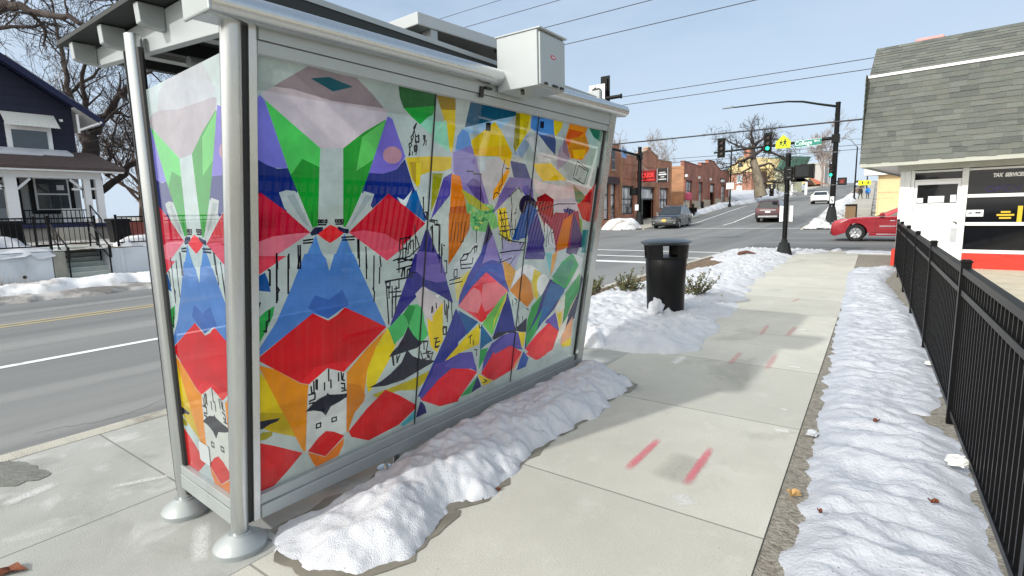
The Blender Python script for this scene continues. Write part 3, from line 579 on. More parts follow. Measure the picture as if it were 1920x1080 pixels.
# control cabinet hung over the gutter
bx = thing('control_cabinet', 'grey metal electrical box mounted on the shelter gutter', 'electrical box', (-2.0, 3.03, 2.42)); XM = Matrix.Translation((-1.84, 2.882, 2.42)) @ Matrix.Scale(0.907, 4) @ Matrix.Translation((2.018, -3.165, -2.505))
mb = MB(); mb.M = XM; mb.box(-2.375, -2.035, 3.165, 3.515, 2.505, 2.868); mb.build('cabinet_body', M_white, bx, bevel=0.004)
mb = MB(); mb.M = XM; mb.box(-2.034, -2.018, 3.178, 3.510, 2.512, 2.852); mb.build('cabinet_door', M_alu2, bx, bevel=0.004)
mb = MB(); mb.M = XM; mb.box(-2.385, -2.005, 3.158, 3.522, 2.8685, 2.880); mb.build('lid', M_white, bx, bevel=0.003)
mb = MB(); mb.M = XM; mb.box(-2.20, -2.18, 3.20, 3.22, 2.47, 2.504); mb.build('cable_gland', M_gasket, bx)
for yy, l in ((3.225, .03), (3.33, .06), (3.43, .04)): mb = MB(); mb.M = XM; mb.box(-2.0175, -2.004, yy, yy + l, 2.516, 2.530); mb.build('latch', M_gasket, bx)
mb = MB(); mb.M = XM; mb.ext([(-2.0175, 3.345 + 0.034 * math.cos(a), 2.715 + 0.014 * math.sin(a)) for a in [2 * math.pi * k / 20 for k in range(20)]], (0.0012, 0, 0)); lg = mb.build('badge', M_redlogo, bx)
mb = MB(); mb.M = XM; mb.ext([(-2.0162, 3.345 + 0.024 * math.cos(a), 2.715 + 0.007 * math.sin(a)) for a in [2 * math.pi * k / 20 for k in range(20)]], (0.0008, 0, 0)); mb.build('badge_field', M_white, lg)
mb = MB(); mb.M = XM; mb.box(-2.40, -2.3755, 3.24, 3.44, 2.60, 2.70); mb.build('hanger', M_alu2, bx)
# bench inside
bn_ = thing('bench', 'slatted metal bench inside the bus shelter, seen as a shadow through the mural glass', 'bench', (-2.95, 2.7, 0))
mb = MB()
for k in range(4): mb.box(-3.10 + k * 0.095, -3.02 + k * 0.095, 1.55, 3.75, 0.44, 0.47)
mb.build('seat', M_bench, bn_)
for yy in (1.75, 2.65, 3.55):
    mb = MB(); mb.box(-3.0, -2.86, yy, yy + 0.08, 0, 0.438); mb.build('leg', M_bench, bn_)

# ---------------------------------------------------------------- mural film on the glass
def muralmat():
    m = bpy.data.materials.new('mural_film'); m.use_nodes = True; t = m.node_tree; N = t.nodes.new; Lk = t.links.new
    t.nodes.remove(t.nodes["Principled BSDF"]); out = t.nodes["Material Output"]
    a = N("ShaderNodeAttribute"); a.attribute_name = 'tone'
    tc = N("ShaderNodeTexCoord"); n = N("ShaderNodeTexNoise"); n.inputs['Scale'].default_value = 5; n.inputs['Detail'].default_value = 8; n.inputs['Roughness'].default_value = 0.68; Lk(tc.outputs['Object'], n.inputs['Vector'])
    r = N("ShaderNodeValToRGB"); r.color_ramp.elements[0].position = 0.3; r.color_ramp.elements[1].position = 0.72; r.color_ramp.elements[0].color = (0.80, 0.80, 0.81, 1); r.color_ramp.elements[1].color = (1.22, 1.21, 1.18, 1); Lk(n.outputs['Fac'], r.inputs['Fac'])
    x = N("ShaderNodeMix"); x.data_type = 'RGBA'; x.blend_type = 'MULTIPLY'; x.inputs['Factor'].default_value = 1; Lk(a.outputs['Color'], x.inputs['A']); Lk(r.outputs['Color'], x.inputs['B'])
    mp2 = N("ShaderNodeMapping"); mp2.inputs['Scale'].default_value = (1, 14, 0.7); Lk(tc.outputs['Object'], mp2.inputs['Vector']); n2 = N("ShaderNodeTexNoise"); n2.inputs['Scale'].default_value = 3.0; n2.inputs['Detail'].default_value = 6; Lk(mp2.outputs['Vector'], n2.inputs['Vector'])
    r2 = N("ShaderNodeValToRGB"); r2.color_ramp.elements[0].position = 0.5; r2.color_ramp.elements[1].position = 0.85; r2.color_ramp.elements[1].color = (0.08, 0.08, 0.08, 1); Lk(n2.outputs['Fac'], r2.inputs['Fac'])
    sz = N("ShaderNodeSeparateXYZ"); Lk(tc.outputs['Object'], sz.inputs[0]); mz = N("ShaderNodeMapRange"); mz.inputs['From Min'].default_value = 0.75; mz.inputs['From Max'].default_value = 0.2; mz.inputs['To Max'].default_value = 0.12; Lk(sz.outputs['Z'], mz.inputs['Value'])
    n3 = N("ShaderNodeTexNoise"); n3.inputs['Scale'].default_value = 60; n3.inputs['Detail'].default_value = 4; Lk(tc.outputs['Object'], n3.inputs['Vector']); q3 = N("ShaderNodeMath"); q3.operation = 'MULTIPLY'; Lk(n3.outputs['Fac'], q3.inputs[0]); Lk(mz.outputs[0], q3.inputs[1])
    ad = N("ShaderNodeMath"); ad.operation = 'ADD'; ad.use_clamp = True; Lk(r2.outputs['Color'], ad.inputs[0]); Lk(q3.outputs[0], ad.inputs[1])
    xd = N("ShaderNodeMix"); xd.data_type = 'RGBA'; xd.inputs['B'].default_value = (0.36, 0.36, 0.34, 1); Lk(ad.outputs[0], xd.inputs['Factor']); Lk(x.outputs['Result'], xd.inputs['A']); x = xd
    d = N("ShaderNodeBsdfDiffuse"); tr = N("ShaderNodeBsdfTranslucent"); Lk(x.outputs['Result'], d.inputs['Color']); Lk(x.outputs['Result'], tr.inputs['Color'])
    m1 = N("ShaderNodeMixShader"); m1.inputs[0].default_value = 0.38; Lk(d.outputs[0], m1.inputs[1]); Lk(tr.outputs[0], m1.inputs[2])
    tp = N("ShaderNodeBsdfTransparent"); gm = N("ShaderNodeMix"); gm.data_type = 'RGBA'; gm.inputs['Factor'].default_value = 0.02; gm.inputs['B'].default_value = (0.9, 0.95, 0.93, 1); Lk(x.outputs['Result'], gm.inputs['A']); Lk(gm.outputs['Result'], tp.inputs['Color'])
    m0 = N("ShaderNodeMixShader"); m0.inputs[0].default_value = 0.17; Lk(m1.outputs[0], m0.inputs[1]); Lk(tp.outputs[0], m0.inputs[2]); m1 = m0
    gl = N("ShaderNodeBsdfGlossy"); gl.inputs['Roughness'].default_value = 0.02
    lw = N("ShaderNodeLayerWeight"); lw.inputs['Blend'].default_value = 0.5; pw = N("ShaderNodeMath"); pw.operation = 'POWER'; pw.inputs[1].default_value = 2.7; Lk(lw.outputs['Facing'], pw.inputs[0])
    ma = N("ShaderNodeMath"); ma.operation = 'MULTIPLY_ADD'; ma.inputs[1].default_value = 0.85; ma.inputs[2].default_value = 0.010; Lk(pw.outputs[0], ma.inputs[0])
    m2 = N("ShaderNodeMixShader"); Lk(ma.outputs[0], m2.inputs[0]); Lk(m1.outputs[0], m2.inputs[1]); Lk(gl.outputs[0], m2.inputs[2]); Lk(m2.outputs[0], out.inputs['Surface'])
    return m
M_mural = muralmat()
MP = [((160,146,152),((1.367,2.244),(1.538,2.361),(1.695,2.356),(1.808,2.357),(1.913,2.294),(1.999,2.232),(1.664,2.222),(1.456,2.246))),  # darker hexagon top: roof shade and reflection painted into the mural colour
((212,200,208),((1.315,2.21),(1.367,2.242),(1.456,2.248),(1.664,2.227),(1.999,2.236),(2.023,2.226),(2.003,2.179),(1.755,2.01),(1.611,1.999),(1.327,2.185))),
((25,95,108),((1.55,2.309),(1.649,2.333),(1.788,2.311),(1.674,2.271))),
((128,128,214),((1.269,2.142),(1.305,2.2),(1.327,2.182),(1.381,2.044),(1.439,1.894),(1.356,1.895),(1.27,1.937))),
((22,42,115),((1.27,1.937),(1.337,1.905),(1.386,1.891),(1.439,1.896),(1.489,1.793),(1.433,1.695),(1.273,1.777))),
((100,208,112),((1.328,2.182),(1.609,1.999),(1.603,1.85),(1.598,1.62),(1.572,1.614),(1.439,1.896))),
((48,150,62),((1.453,1.864),(1.511,1.943),(1.606,1.91),(1.603,1.62),(1.572,1.614))),
((50,150,62),((1.74,2.009),(1.868,2.103),(2.003,2.179),(2.012,2.169),(1.932,1.927),(1.776,1.61),(1.754,1.611))),
((105,198,108),((1.856,2.076),(2.006,2.176),(1.943,1.971),(1.824,1.9))),
((118,108,200),((2.019,2.199),(2.053,2.189),(2.163,1.997),(2.101,1.922),(2.005,1.895),(1.908,1.895))),
((190,146,160),((2.135,2.004),(2.132,1.987),(2.121,1.972),(2.103,1.96),(2.08,1.953),(2.056,1.952),(2.034,1.956),(2.015,1.966),(2.003,1.979),(1.998,1.994),(2.001,2.01),(2.011,2.025),(2.029,2.037),(2.05,2.044),(2.074,2.046),(2.097,2.042),(2.117,2.033),(2.13,2.02))),
((22,42,118),((1.908,1.895),(2.005,1.895),(2.101,1.922),(2.159,1.985),(2.235,1.835),(2.374,1.629),(2.329,1.63),(2.049,1.787),(1.943,1.705),(1.866,1.791))),
((186,198,198),((1.394,1.784),(1.432,1.795),(1.478,1.791),(1.567,1.606),(1.54,1.599),(1.504,1.639),(1.422,1.71))),
((160,176,178),((1.433,1.768),(1.472,1.778),(1.561,1.611),(1.515,1.646))),
((186,198,198),((1.88,1.798),(1.95,1.784),(1.922,1.705),(1.835,1.63),(1.784,1.584),(1.765,1.603))),
((160,176,178),((1.892,1.777),(1.94,1.77),(1.834,1.65),(1.783,1.597))),
((190,48,68),((1.27,1.775),(1.307,1.781),(1.433,1.695),(1.561,1.589),(1.407,1.503),(1.274,1.426),(1.267,1.618))),
((226,128,145),((1.272,1.552),(1.365,1.58),(1.471,1.588),(1.561,1.589),(1.407,1.503),(1.274,1.426))),
((192,42,62),((2.049,1.787),(2.187,1.712),(2.357,1.609),(2.203,1.499),(2.065,1.401),(1.925,1.493),(1.789,1.579))),
((214,92,112),((1.789,1.579),(1.892,1.587),(2.04,1.56),(2.154,1.502),(2.188,1.475),(2.065,1.401),(1.925,1.493))),
((226,66,70),((1.674,1.625),(1.718,1.608),(1.76,1.578),(1.72,1.551),(1.676,1.529),(1.633,1.555),(1.6,1.581))),
((14,24,70),((1.559,1.587),(1.584,1.615),(1.632,1.614),(1.632,1.598),(1.599,1.578),(1.567,1.573))),
((14,24,70),((1.718,1.616),(1.757,1.603),(1.792,1.596),(1.787,1.572),(1.758,1.578),(1.721,1.599))),
((96,146,212),((1.591,1.576),(1.616,1.508),(1.667,1.404),(1.668,1.384),(1.504,1.402))),
((96,146,212),((1.762,1.576),(1.815,1.472),(1.867,1.363),(1.677,1.383),(1.722,1.49))),
((26,92,152),((2.168,1.748),(2.262,1.812),(2.302,1.739),(2.357,1.614),(2.187,1.712))),
((205,218,222),((2.116,1.768),(2.168,1.751),(2.229,1.809),(2.187,1.714),(2.145,1.733))),
((22,104,44),((2.084,2.367),(2.216,2.369),(2.374,2.365),(2.372,2.296),(2.131,2.254),(2.097,2.31))),
((54,166,74),((2.131,2.256),(2.375,2.301),(2.363,2.254),(2.264,2.183),(2.196,2.216))),
((160,222,194),((2.261,2.182),(2.318,2.231),(2.373,2.255),(2.362,2.136),(2.308,2.16))),
((220,192,44),((2.166,1.991),(2.382,2.014),(2.586,2.022),(2.583,1.961),(2.384,1.901),(2.269,1.828),(2.215,1.882))),
((182,156,40),((2.197,1.97),(2.302,1.972),(2.292,1.897),(2.259,1.842),(2.227,1.877))),  # darker yellow facet: reflected van window painted into the mural
((60,48,124),((2.378,1.581),(2.572,1.26),(2.244,1.297),(2.31,1.447))),
((216,80,96),((1.271,1.495),(1.433,1.482),(1.281,1.396),(1.27,1.397))),
((30,86,152),((1.272,1.391),(1.325,1.411),(1.341,1.369),(1.353,1.314),(1.28,1.331),(1.271,1.335))),
((60,164,84),((1.272,1.178),(1.324,1.221),(1.372,1.242),(1.363,1.191),(1.323,1.113),(1.283,1.051),(1.271,1.054))),
((88,132,198),((1.53,1.485),(1.628,1.477),(1.653,1.452),(1.675,1.382),(1.704,1.471),(1.826,1.462),(1.875,1.369),(1.962,1.213),(2.085,0.994),(1.777,1.168),(1.675,1.121),(1.581,1.168),(1.429,1.079),(1.279,0.994),(1.279,1.019),(1.381,1.159),(1.464,1.331))),
((66,104,176),((1.592,1.264),(1.675,1.227),(1.762,1.27),(1.807,1.177),(1.748,1.161),(1.675,1.121),(1.594,1.171),(1.554,1.2))),
((206,44,56),((1.279,0.989),(1.429,1.079),(1.581,1.168),(1.675,1.111),(1.727,1.13),(1.78,1.167),(1.936,1.081),(2.085,0.994),(1.945,0.899),(1.783,0.785),(1.678,0.838),(1.577,0.771),(1.517,0.797),(1.369,0.916))),
((222,60,66),((1.517,0.799),(1.6,0.864),(1.728,0.857),(1.851,0.832),(1.783,0.785),(1.678,0.838),(1.577,0.771))),
((226,204,42),((1.283,0.939),(1.322,0.879),(1.49,0.498),(1.344,0.6),(1.283,0.645))),
((226,152,62),((1.283,0.96),(1.369,0.916),(1.517,0.794),(1.563,0.775),(1.556,0.681),(1.552,0.382),(1.536,0.392),(1.477,0.524),(1.322,0.879))),
((196,176,30),((1.283,0.709),(1.418,0.662),(1.491,0.496),(1.344,0.585),(1.283,0.633))),  # darker yellow: the bench's shadow painted into the mural colour
((16,22,50),((1.28,0.659),(1.332,0.652),(1.401,0.638),(1.387,0.625),(1.344,0.623),(1.308,0.611),(1.282,0.616))),
((158,150,22),((1.282,0.586),(1.308,0.593),(1.359,0.577),(1.358,0.556),(1.326,0.546),(1.284,0.553))),
((214,222,218),((1.563,0.775),(1.678,0.838),(1.806,0.776),(1.82,0.403),(1.552,0.378))),
((226,152,62),((1.806,0.776),(1.945,0.894),(2.094,0.988),(2.013,0.884),(1.952,0.755),(1.939,0.614),(1.865,0.492),(1.828,0.391),(1.817,0.404))),
((206,132,46),((1.809,0.711),(1.906,0.671),(1.946,0.594),(1.936,0.556),(1.872,0.504),(1.828,0.403),(1.817,0.407))),
((232,212,46),((2.094,0.984),(2.174,0.879),(2.145,0.808),(2.026,0.647),(1.968,0.602),(1.948,0.67),(1.952,0.755),(2.013,0.884))),
((12,18,45),((1.546,0.623),(1.59,0.656),(1.629,0.673),(1.674,0.68),(1.681,0.692),(1.696,0.676),(1.764,0.657),(1.814,0.647),(1.812,0.625),(1.766,0.612),(1.706,0.601),(1.684,0.57),(1.674,0.556),(1.648,0.589),(1.597,0.613))),
((88,184,112),((2.174,0.879),(2.156,0.862),(2.123,0.932),(2.098,0.983),(2.163,1.04),(2.217,1.057),(2.249,1.01),(2.262,0.965),(2.228,0.909))),
((88,184,112),((2.262,0.965),(2.254,1.024),(2.261,1.102),(2.33,1.097),(2.383,1.058),(2.406,0.965),(2.452,0.87),(2.393,0.824),(2.329,0.865))),
((38,142,72),((2.214,1.054),(2.261,1.105),(2.315,1.079),(2.296,1.028),(2.264,0.965),(2.249,1.01))),
((10,22,50),((2.262,0.965),(2.317,0.89),(2.4,0.819),(2.355,0.798),(2.236,0.794),(2.115,0.792),(2.144,0.824),(2.185,0.847),(2.229,0.902))),
((10,22,50),((2.265,0.807),(2.318,0.751),(2.404,0.706),(2.541,0.662),(2.41,0.635),(2.25,0.604),(2.1,0.607),(1.966,0.635),(2.061,0.648),(2.132,0.676),(2.222,0.729))),
((46,46,128),((2.283,1.426),(2.506,1.408),(2.576,1.249),(2.672,1.054),(2.511,1.141),(2.385,1.197),(2.252,1.098),(2.112,0.989),(2.158,1.113),(2.221,1.262))),
((112,98,168),((2.302,1.381),(2.52,1.374),(2.575,1.265),(2.587,1.214),(2.483,1.211),(2.387,1.241),(2.323,1.293))),
((232,202,44),((2.417,1.074),(2.575,1.074),(2.591,0.832),(2.549,0.718),(2.482,0.775),(2.447,0.879))),
((244,246,246),((2.366,1.14),(2.534,1.13),(2.457,1.041),(2.432,0.991),(2.4,1.028))),
((192,178,40),((1.998,0.578),(2.101,0.582),(2.291,0.584),(2.503,0.606),(2.486,0.544),(2.359,0.5),(2.216,0.54),(2.031,0.552))),
((206,40,52),((1.833,0.398),(1.964,0.502),(2.101,0.582),(2.218,0.508),(2.372,0.394),(2.374,0.359),(2.233,0.294),(1.984,0.278),(1.854,0.354))),
((206,40,52),((1.564,0.38),(1.629,0.437),(1.677,0.46),(1.725,0.439),(1.805,0.382),(1.743,0.341),(1.676,0.301))),
((226,132,42),((1.564,0.374),(1.676,0.298),(1.802,0.369),(1.799,0.326),(1.764,0.266),(1.618,0.26),(1.593,0.304))),
((202,40,52),((1.282,0.546),(1.368,0.494),(1.533,0.384),(1.452,0.319),(1.368,0.26),(1.282,0.259))),
((42,54,140),((2.734,0.97),(2.651,0.869),(2.545,0.695),(2.385,0.439),(2.444,0.437),(2.573,0.519),(2.771,0.656))),
((96,72,150),((2.543,0.645),(2.61,0.611),(2.55,0.526),(2.488,0.485),(2.513,0.57))),
((206,46,56),((2.43,0.401),(2.598,0.504),(2.776,0.611),(2.817,0.268),(2.619,0.294))),
((26,36,106),((2.387,0.288),(2.39,0.324),(2.431,0.394),(2.467,0.348),(2.488,0.29))),
((92,182,196),((2.234,0.287),(2.312,0.315),(2.387,0.355),(2.374,0.313),(2.366,0.289))),
((196,207,203),((2.549,2.372),(2.692,2.37),(2.635,2.191),(2.558,2.065),(2.554,1.933),(2.563,2.101))),
((186,180,206),((2.549,2.064),(2.764,2.091),(2.852,1.973),(2.691,1.814),(2.552,1.921))),
((200,206,210),((2.66,1.987),(3.163,2.055),(3.153,1.974),(3.025,1.758),(2.867,1.79),(2.815,1.894))),  # pale grey: reflected van side painted as a mural shape
((224,212,212),((3.495,1.917),(3.67,1.892),(3.986,1.868),(4.466,1.808),(4.474,1.646),(3.829,1.72),(3.548,1.821))),  # pale pink tint: reflected van hood painted as a mural shape
((192,200,202),((3.016,2.241),(3.184,2.369),(3.205,2.115),(3.079,2.205))),
((152,172,196),((3.217,2.157),(3.352,2.264),(3.404,2.173),(3.321,2.065),(3.206,2.085))),
((204,210,210),((3.333,2.206),(3.497,2.253),(3.814,2.081),(3.579,2.047))),
((172,162,182),((3.82,2.159),(3.938,2.297),(4.012,2.094),(3.815,1.983))),
((188,216,206),((4.271,2.379),(4.558,2.375),(4.537,2.095),(4.309,1.936),(4.351,2.203))),
((196,210,206),((2.254,1.886),(2.38,1.925),(2.563,1.934),(2.409,1.628),(2.327,1.784))),
((214,206,180),((2.389,1.832),(2.542,1.884),(2.571,1.787),(2.42,1.689))),
((206,200,214),((3.645,1.737),(4.428,1.808),(4.548,1.663),(4.044,1.635))),
((176,172,204),((3.168,1.471),(3.463,1.416),(3.3,1.045),(3.173,1.288))),
((206,214,216),((2.651,1.32),(2.933,1.518),(2.978,1.429),(2.797,1.15),(2.715,1.092))),
((224,214,150),((2.669,1.209),(2.838,1.274),(2.769,1.084),(2.706,1.059))),
((214,204,206),((2.263,1.236),(2.39,1.204),(2.584,1.061),(2.58,0.874),(2.408,1.008))),
((178,204,206),((3.807,1.312),(3.978,1.256),(3.977,1.083),(3.835,1.184))),
((226,206,180),((4.062,0.894),(4.259,0.794),(4.442,0.981),(4.482,0.832),(4.232,0.538),(4.117,0.655))),
((226,202,42),((2.378,2.363),(2.546,2.37),(2.564,2.192),(2.55,2.043),(2.5,2.093),(2.452,2.246))),
((160,134,22),((2.378,2.363),(2.546,2.37),(2.554,2.302),(2.426,2.289))),
((164,224,196),((2.379,2.214),(2.479,2.23),(2.522,2.07),(2.516,2.05),(2.382,2.105))),
((34,90,122),((2.686,2.369),(3.183,2.378),(3.189,2.35),(2.927,2.278),(2.651,2.209))),
((168,206,236),((2.654,2.211),(2.995,2.302),(3.183,2.347),(3.092,2.286),(3.014,2.24),(2.867,2.203),(2.719,2.178),(2.594,2.096))),
((120,160,216),((2.588,2.15),(2.629,2.199),(2.686,2.185),(2.726,2.128),(2.719,2.076),(2.577,2.05))),
((142,132,188),((2.559,2.049),(2.728,2.107),(2.787,2.039),(2.834,1.946),(3.002,1.681),(2.941,1.693),(2.666,1.826),(2.578,1.934))),
((100,84,150),((2.711,1.856),(2.772,1.901),(2.843,1.881),(2.94,1.705),(2.825,1.761))),
((236,206,46),((2.721,2.135),(2.864,2.224),(2.953,2.281),(3.035,2.229),(3.189,2.089),(3.168,1.979),(3.035,2.056),(2.769,2.046))),
((240,190,70),((2.747,2.088),(3.117,2.14),(3.189,2.089),(3.035,2.056),(2.778,2.044))),
((12,14,20),((2.858,2.263),(2.91,2.271),(2.915,2.214),(2.862,2.213))),
((226,208,50),((3.185,2.369),(3.376,2.38),(3.383,2.279),(3.308,2.2),(3.227,2.101),(3.195,2.146),(3.195,2.237))),
((152,142,26),((3.185,2.369),(3.235,2.37),(3.263,2.163),(3.223,2.103),(3.193,2.135))),
((90,146,212),((3.376,2.378),(3.703,2.381),(3.722,2.278),(3.695,2.223),(3.508,2.245),(3.381,2.291))),
((12,20,60),((3.505,2.348),(3.561,2.353),(3.565,2.303),(3.515,2.3))),
((72,88,134),((3.508,2.247),(3.728,2.272),(3.766,2.219),(3.777,2.118),(3.653,2.172))),
((234,210,50),((3.69,2.386),(3.834,2.384),(3.834,2.34),(3.752,2.258),(3.719,2.29))),
((236,152,52),((3.947,2.385),(4.266,2.398),(4.232,2.329),(4.344,2.214),(4.234,2.106),(4.031,2.109),(3.951,2.21),(3.896,2.237))),
((214,102,42),((3.945,2.339),(4.214,2.338),(4.049,2.255),(3.968,2.208),(3.908,2.222))),
((150,120,140),((3.881,2.275),(3.951,2.21),(4.018,2.108),(3.885,2.152))),
((46,122,96),((4.275,2.388),(4.558,2.398),(4.533,2.287),(4.389,2.317))),
((86,78,162),((2.561,1.923),(2.561,1.852),(2.561,1.785),(2.399,1.63),(2.446,1.769),(2.489,1.89))),
((160,162,52),((2.389,1.914),(2.483,1.918),(2.443,1.767),(2.397,1.679))),
((236,136,62),((2.561,1.918),(2.644,1.906),(2.729,1.715),(2.569,1.708))),
((188,96,32),((2.569,1.71),(2.729,1.717),(2.781,1.596),(2.665,1.422),(2.592,1.39),(2.568,1.581))),
((122,192,122),((2.718,1.733),(2.863,1.737),(3.016,1.716),(3.117,1.561),(2.965,1.529),(2.819,1.547),(2.756,1.629))),
((40,128,84),((2.803,1.644),(2.833,1.642),(2.834,1.628),(2.804,1.629))),
((200,220,130),((2.87,1.636),(2.908,1.634),(2.911,1.617),(2.872,1.618))),
((200,220,130),((2.802,1.692),(2.852,1.69),(2.855,1.667),(2.805,1.667))),
((170,215,150),((2.888,1.641),(2.92,1.639),(2.922,1.625),(2.89,1.626))),
((200,220,130),((2.793,1.705),(2.84,1.703),(2.843,1.681),(2.796,1.681))),
((40,128,84),((2.949,1.62),(2.971,1.618),(2.972,1.609),(2.951,1.61))),
((96,176,120),((2.754,1.608),(2.797,1.606),(2.8,1.585),(2.757,1.587))),
((200,220,130),((2.872,1.615),(2.92,1.612),(2.923,1.59),(2.875,1.591))),
((170,215,150),((2.852,1.602),(2.885,1.6),(2.887,1.585),(2.854,1.586))),
((170,215,150),((2.976,1.712),(3.001,1.711),(3.002,1.7),(2.978,1.7))),
((96,176,120),((2.811,1.624),(2.854,1.621),(2.857,1.601),(2.814,1.602))),
((40,128,84),((2.86,1.597),(2.898,1.594),(2.9,1.577),(2.863,1.579))),
((62,150,82),((2.902,1.635),(2.951,1.633),(2.954,1.61),(2.905,1.612))),
((170,215,150),((2.991,1.567),(3.035,1.564),(3.037,1.545),(2.994,1.547))),
((40,128,84),((2.929,1.676),(2.966,1.674),(2.969,1.657),(2.931,1.658))),
((40,128,84),((2.9,1.615),(2.926,1.613),(2.928,1.601),(2.902,1.602))),
((200,220,130),((2.802,1.709),(2.835,1.707),(2.837,1.692),(2.804,1.692))),
((170,215,150),((2.767,1.605),(2.798,1.603),(2.799,1.588),(2.769,1.59))),
((62,150,82),((2.741,1.663),(2.771,1.661),(2.773,1.647),(2.743,1.648))),
((40,128,84),((2.751,1.634),(2.77,1.632),(2.771,1.624),(2.752,1.624))),
((40,128,84),((2.836,1.59),(2.886,1.587),(2.889,1.564),(2.839,1.565))),
((62,150,82),((2.792,1.722),(2.81,1.721),(2.811,1.713),(2.793,1.713))),
((200,220,130),((2.893,1.723),(2.919,1.721),(2.92,1.71),(2.895,1.711))),
((96,176,120),((2.812,1.687),(2.852,1.686),(2.854,1.667),(2.814,1.668))),
((200,220,130),((2.832,1.578),(2.88,1.575),(2.883,1.553),(2.835,1.555))),
((40,128,84),((2.848,1.591),(2.879,1.589),(2.881,1.575),(2.85,1.576))),
((40,128,84),((2.918,1.711),(2.97,1.71),(2.974,1.686),(2.922,1.687))),
((96,176,120),((2.814,1.629),(2.855,1.627),(2.858,1.608),(2.816,1.609))),
((96,176,120),((2.852,1.687),(2.881,1.686),(2.882,1.673),(2.854,1.674))),
((62,150,82),((2.738,1.665),(2.774,1.663),(2.776,1.646),(2.74,1.647))),
((96,176,120),((2.842,1.636),(2.865,1.634),(2.866,1.624),(2.844,1.625))),
((96,176,120),((2.87,1.621),(2.9,1.619),(2.902,1.605),(2.872,1.606))),
((62,150,82),((2.933,1.724),(2.954,1.723),(2.956,1.714),(2.935,1.714))),
((40,128,84),((3.005,1.687),(3.041,1.685),(3.044,1.67),(3.008,1.67))),
((96,176,120),((2.897,1.7),(2.922,1.698),(2.924,1.687),(2.899,1.688))),
((62,150,82),((2.97,1.685),(3.017,1.683),(3.02,1.663),(2.973,1.663))),
((170,215,150),((2.943,1.723),(2.982,1.722),(2.984,1.705),(2.946,1.705))),
((170,215,150),((2.816,1.693),(2.86,1.692),(2.863,1.671),(2.819,1.672))),
((62,150,82),((2.83,1.622),(2.87,1.62),(2.872,1.602),(2.833,1.603))),
((170,215,150),((2.761,1.679),(2.789,1.677),(2.791,1.664),(2.763,1.665))),
((96,176,120),((2.865,1.593),(2.89,1.591),(2.891,1.58),(2.867,1.581))),
((96,176,120),((2.939,1.693),(2.977,1.691),(2.98,1.674),(2.942,1.675))),
((170,215,150),((2.79,1.709),(2.825,1.708),(2.827,1.692),(2.793,1.692))),
((96,176,120),((2.83,1.597),(2.867,1.595),(2.87,1.578),(2.833,1.579))),
((40,128,84),((2.837,1.598),(2.858,1.597),(2.86,1.587),(2.838,1.588))),
((96,176,120),((2.824,1.708),(2.851,1.706),(2.853,1.694),(2.826,1.694))),
((232,212,52),((3.073,1.69),(3.174,1.703),(3.291,1.429),(3.146,1.485),(3.1,1.585))),
((92,82,166),((3.021,1.656),(3.08,1.774),(3.192,1.869),(3.458,1.876),(3.438,1.774),(3.308,1.86),(3.089,1.713))),
((30,76,146),((3.295,1.454),(3.359,1.602),(3.42,1.751),(3.615,1.674),(3.467,1.481),(3.384,1.443))),
((30,22,62),((3.576,1.713),(3.575,1.684),(3.559,1.658),(3.53,1.64),(3.493,1.631),(3.451,1.631),(3.411,1.642),(3.377,1.661),(3.353,1.686),(3.341,1.714),(3.343,1.742),(3.358,1.766),(3.385,1.785),(3.42,1.795),(3.461,1.795),(3.501,1.786),(3.537,1.767),(3.563,1.742))),
((60,50,122),((3.605,1.632),(3.807,1.299),(3.791,1.258),(3.495,1.284),(3.515,1.468))),
((122,28,34),((3.575,1.775),(3.696,1.81),(3.833,1.763),(3.864,1.63),(3.86,1.588),(3.769,1.534),(3.616,1.671))),
((152,46,72),((3.769,1.534),(3.885,1.654),(4.249,1.634),(4.221,1.431),(3.968,1.298),(3.914,1.472))),
((194,104,42),((4.031,1.553),(4.196,1.606),(4.15,1.328),(3.979,1.307))),
((72,42,104),((4.216,1.62),(4.416,1.356),(4.351,1.225),(4.154,1.286))),
((30,40,120),((4.013,1.683),(4.234,1.666),(4.073,1.611))),
((192,28,38),((4.243,1.721),(4.464,1.843),(4.518,1.904),(4.523,1.552),(4.378,1.586))),
((24,20,30),((4.54,2.083),(4.633,1.968),(4.527,1.875),(4.513,1.844))),  # near-black: dark reflection at the panel end painted as a shape
((110,150,110),((4.13,1.894),(4.347,1.812),(4.386,1.783),(4.279,1.724),(4.211,1.753))),
((46,132,136),((4.437,1.466),(4.509,1.463),(4.542,1.256),(4.452,1.263))),
((120,170,80),((4.242,1.637),(4.382,1.574),(4.416,1.451),(4.335,1.516))),
((46,46,126),((2.362,1.574),(2.412,1.497),(2.669,1.05),(2.52,1.134),(2.372,1.21),(2.224,1.114),(2.111,0.998),(2.16,1.112),(2.225,1.214),(2.293,1.393))),
((112,98,168),((2.301,1.442),(2.473,1.416),(2.541,1.292),(2.58,1.214),(2.493,1.218),(2.391,1.25),(2.298,1.316))),
((192,112,42),((2.563,1.668),(2.778,1.664),(2.78,1.557),(2.7,1.439),(2.595,1.324))),
((72,78,154),((2.981,1.605),(3.049,1.502),(3.192,1.285),(3.337,1.029),(3.197,1.099),(3.009,1.228),(2.863,1.143),(2.73,1.016),(2.734,1.089),(2.79,1.21),(2.93,1.381))),
((30,26,72),((2.981,1.605),(3.052,1.499),(2.988,1.448),(2.952,1.429))),
((148,134,192),((3.044,1.517),(3.101,1.427),(3.165,1.295),(3.065,1.319),(2.957,1.299),(2.992,1.419))),
((228,84,98),((3.009,1.228),(3.139,1.153),(3.312,1.052),(3.171,0.946),(3.005,0.848),(2.868,0.937),(2.73,1.018),(2.863,1.143))),
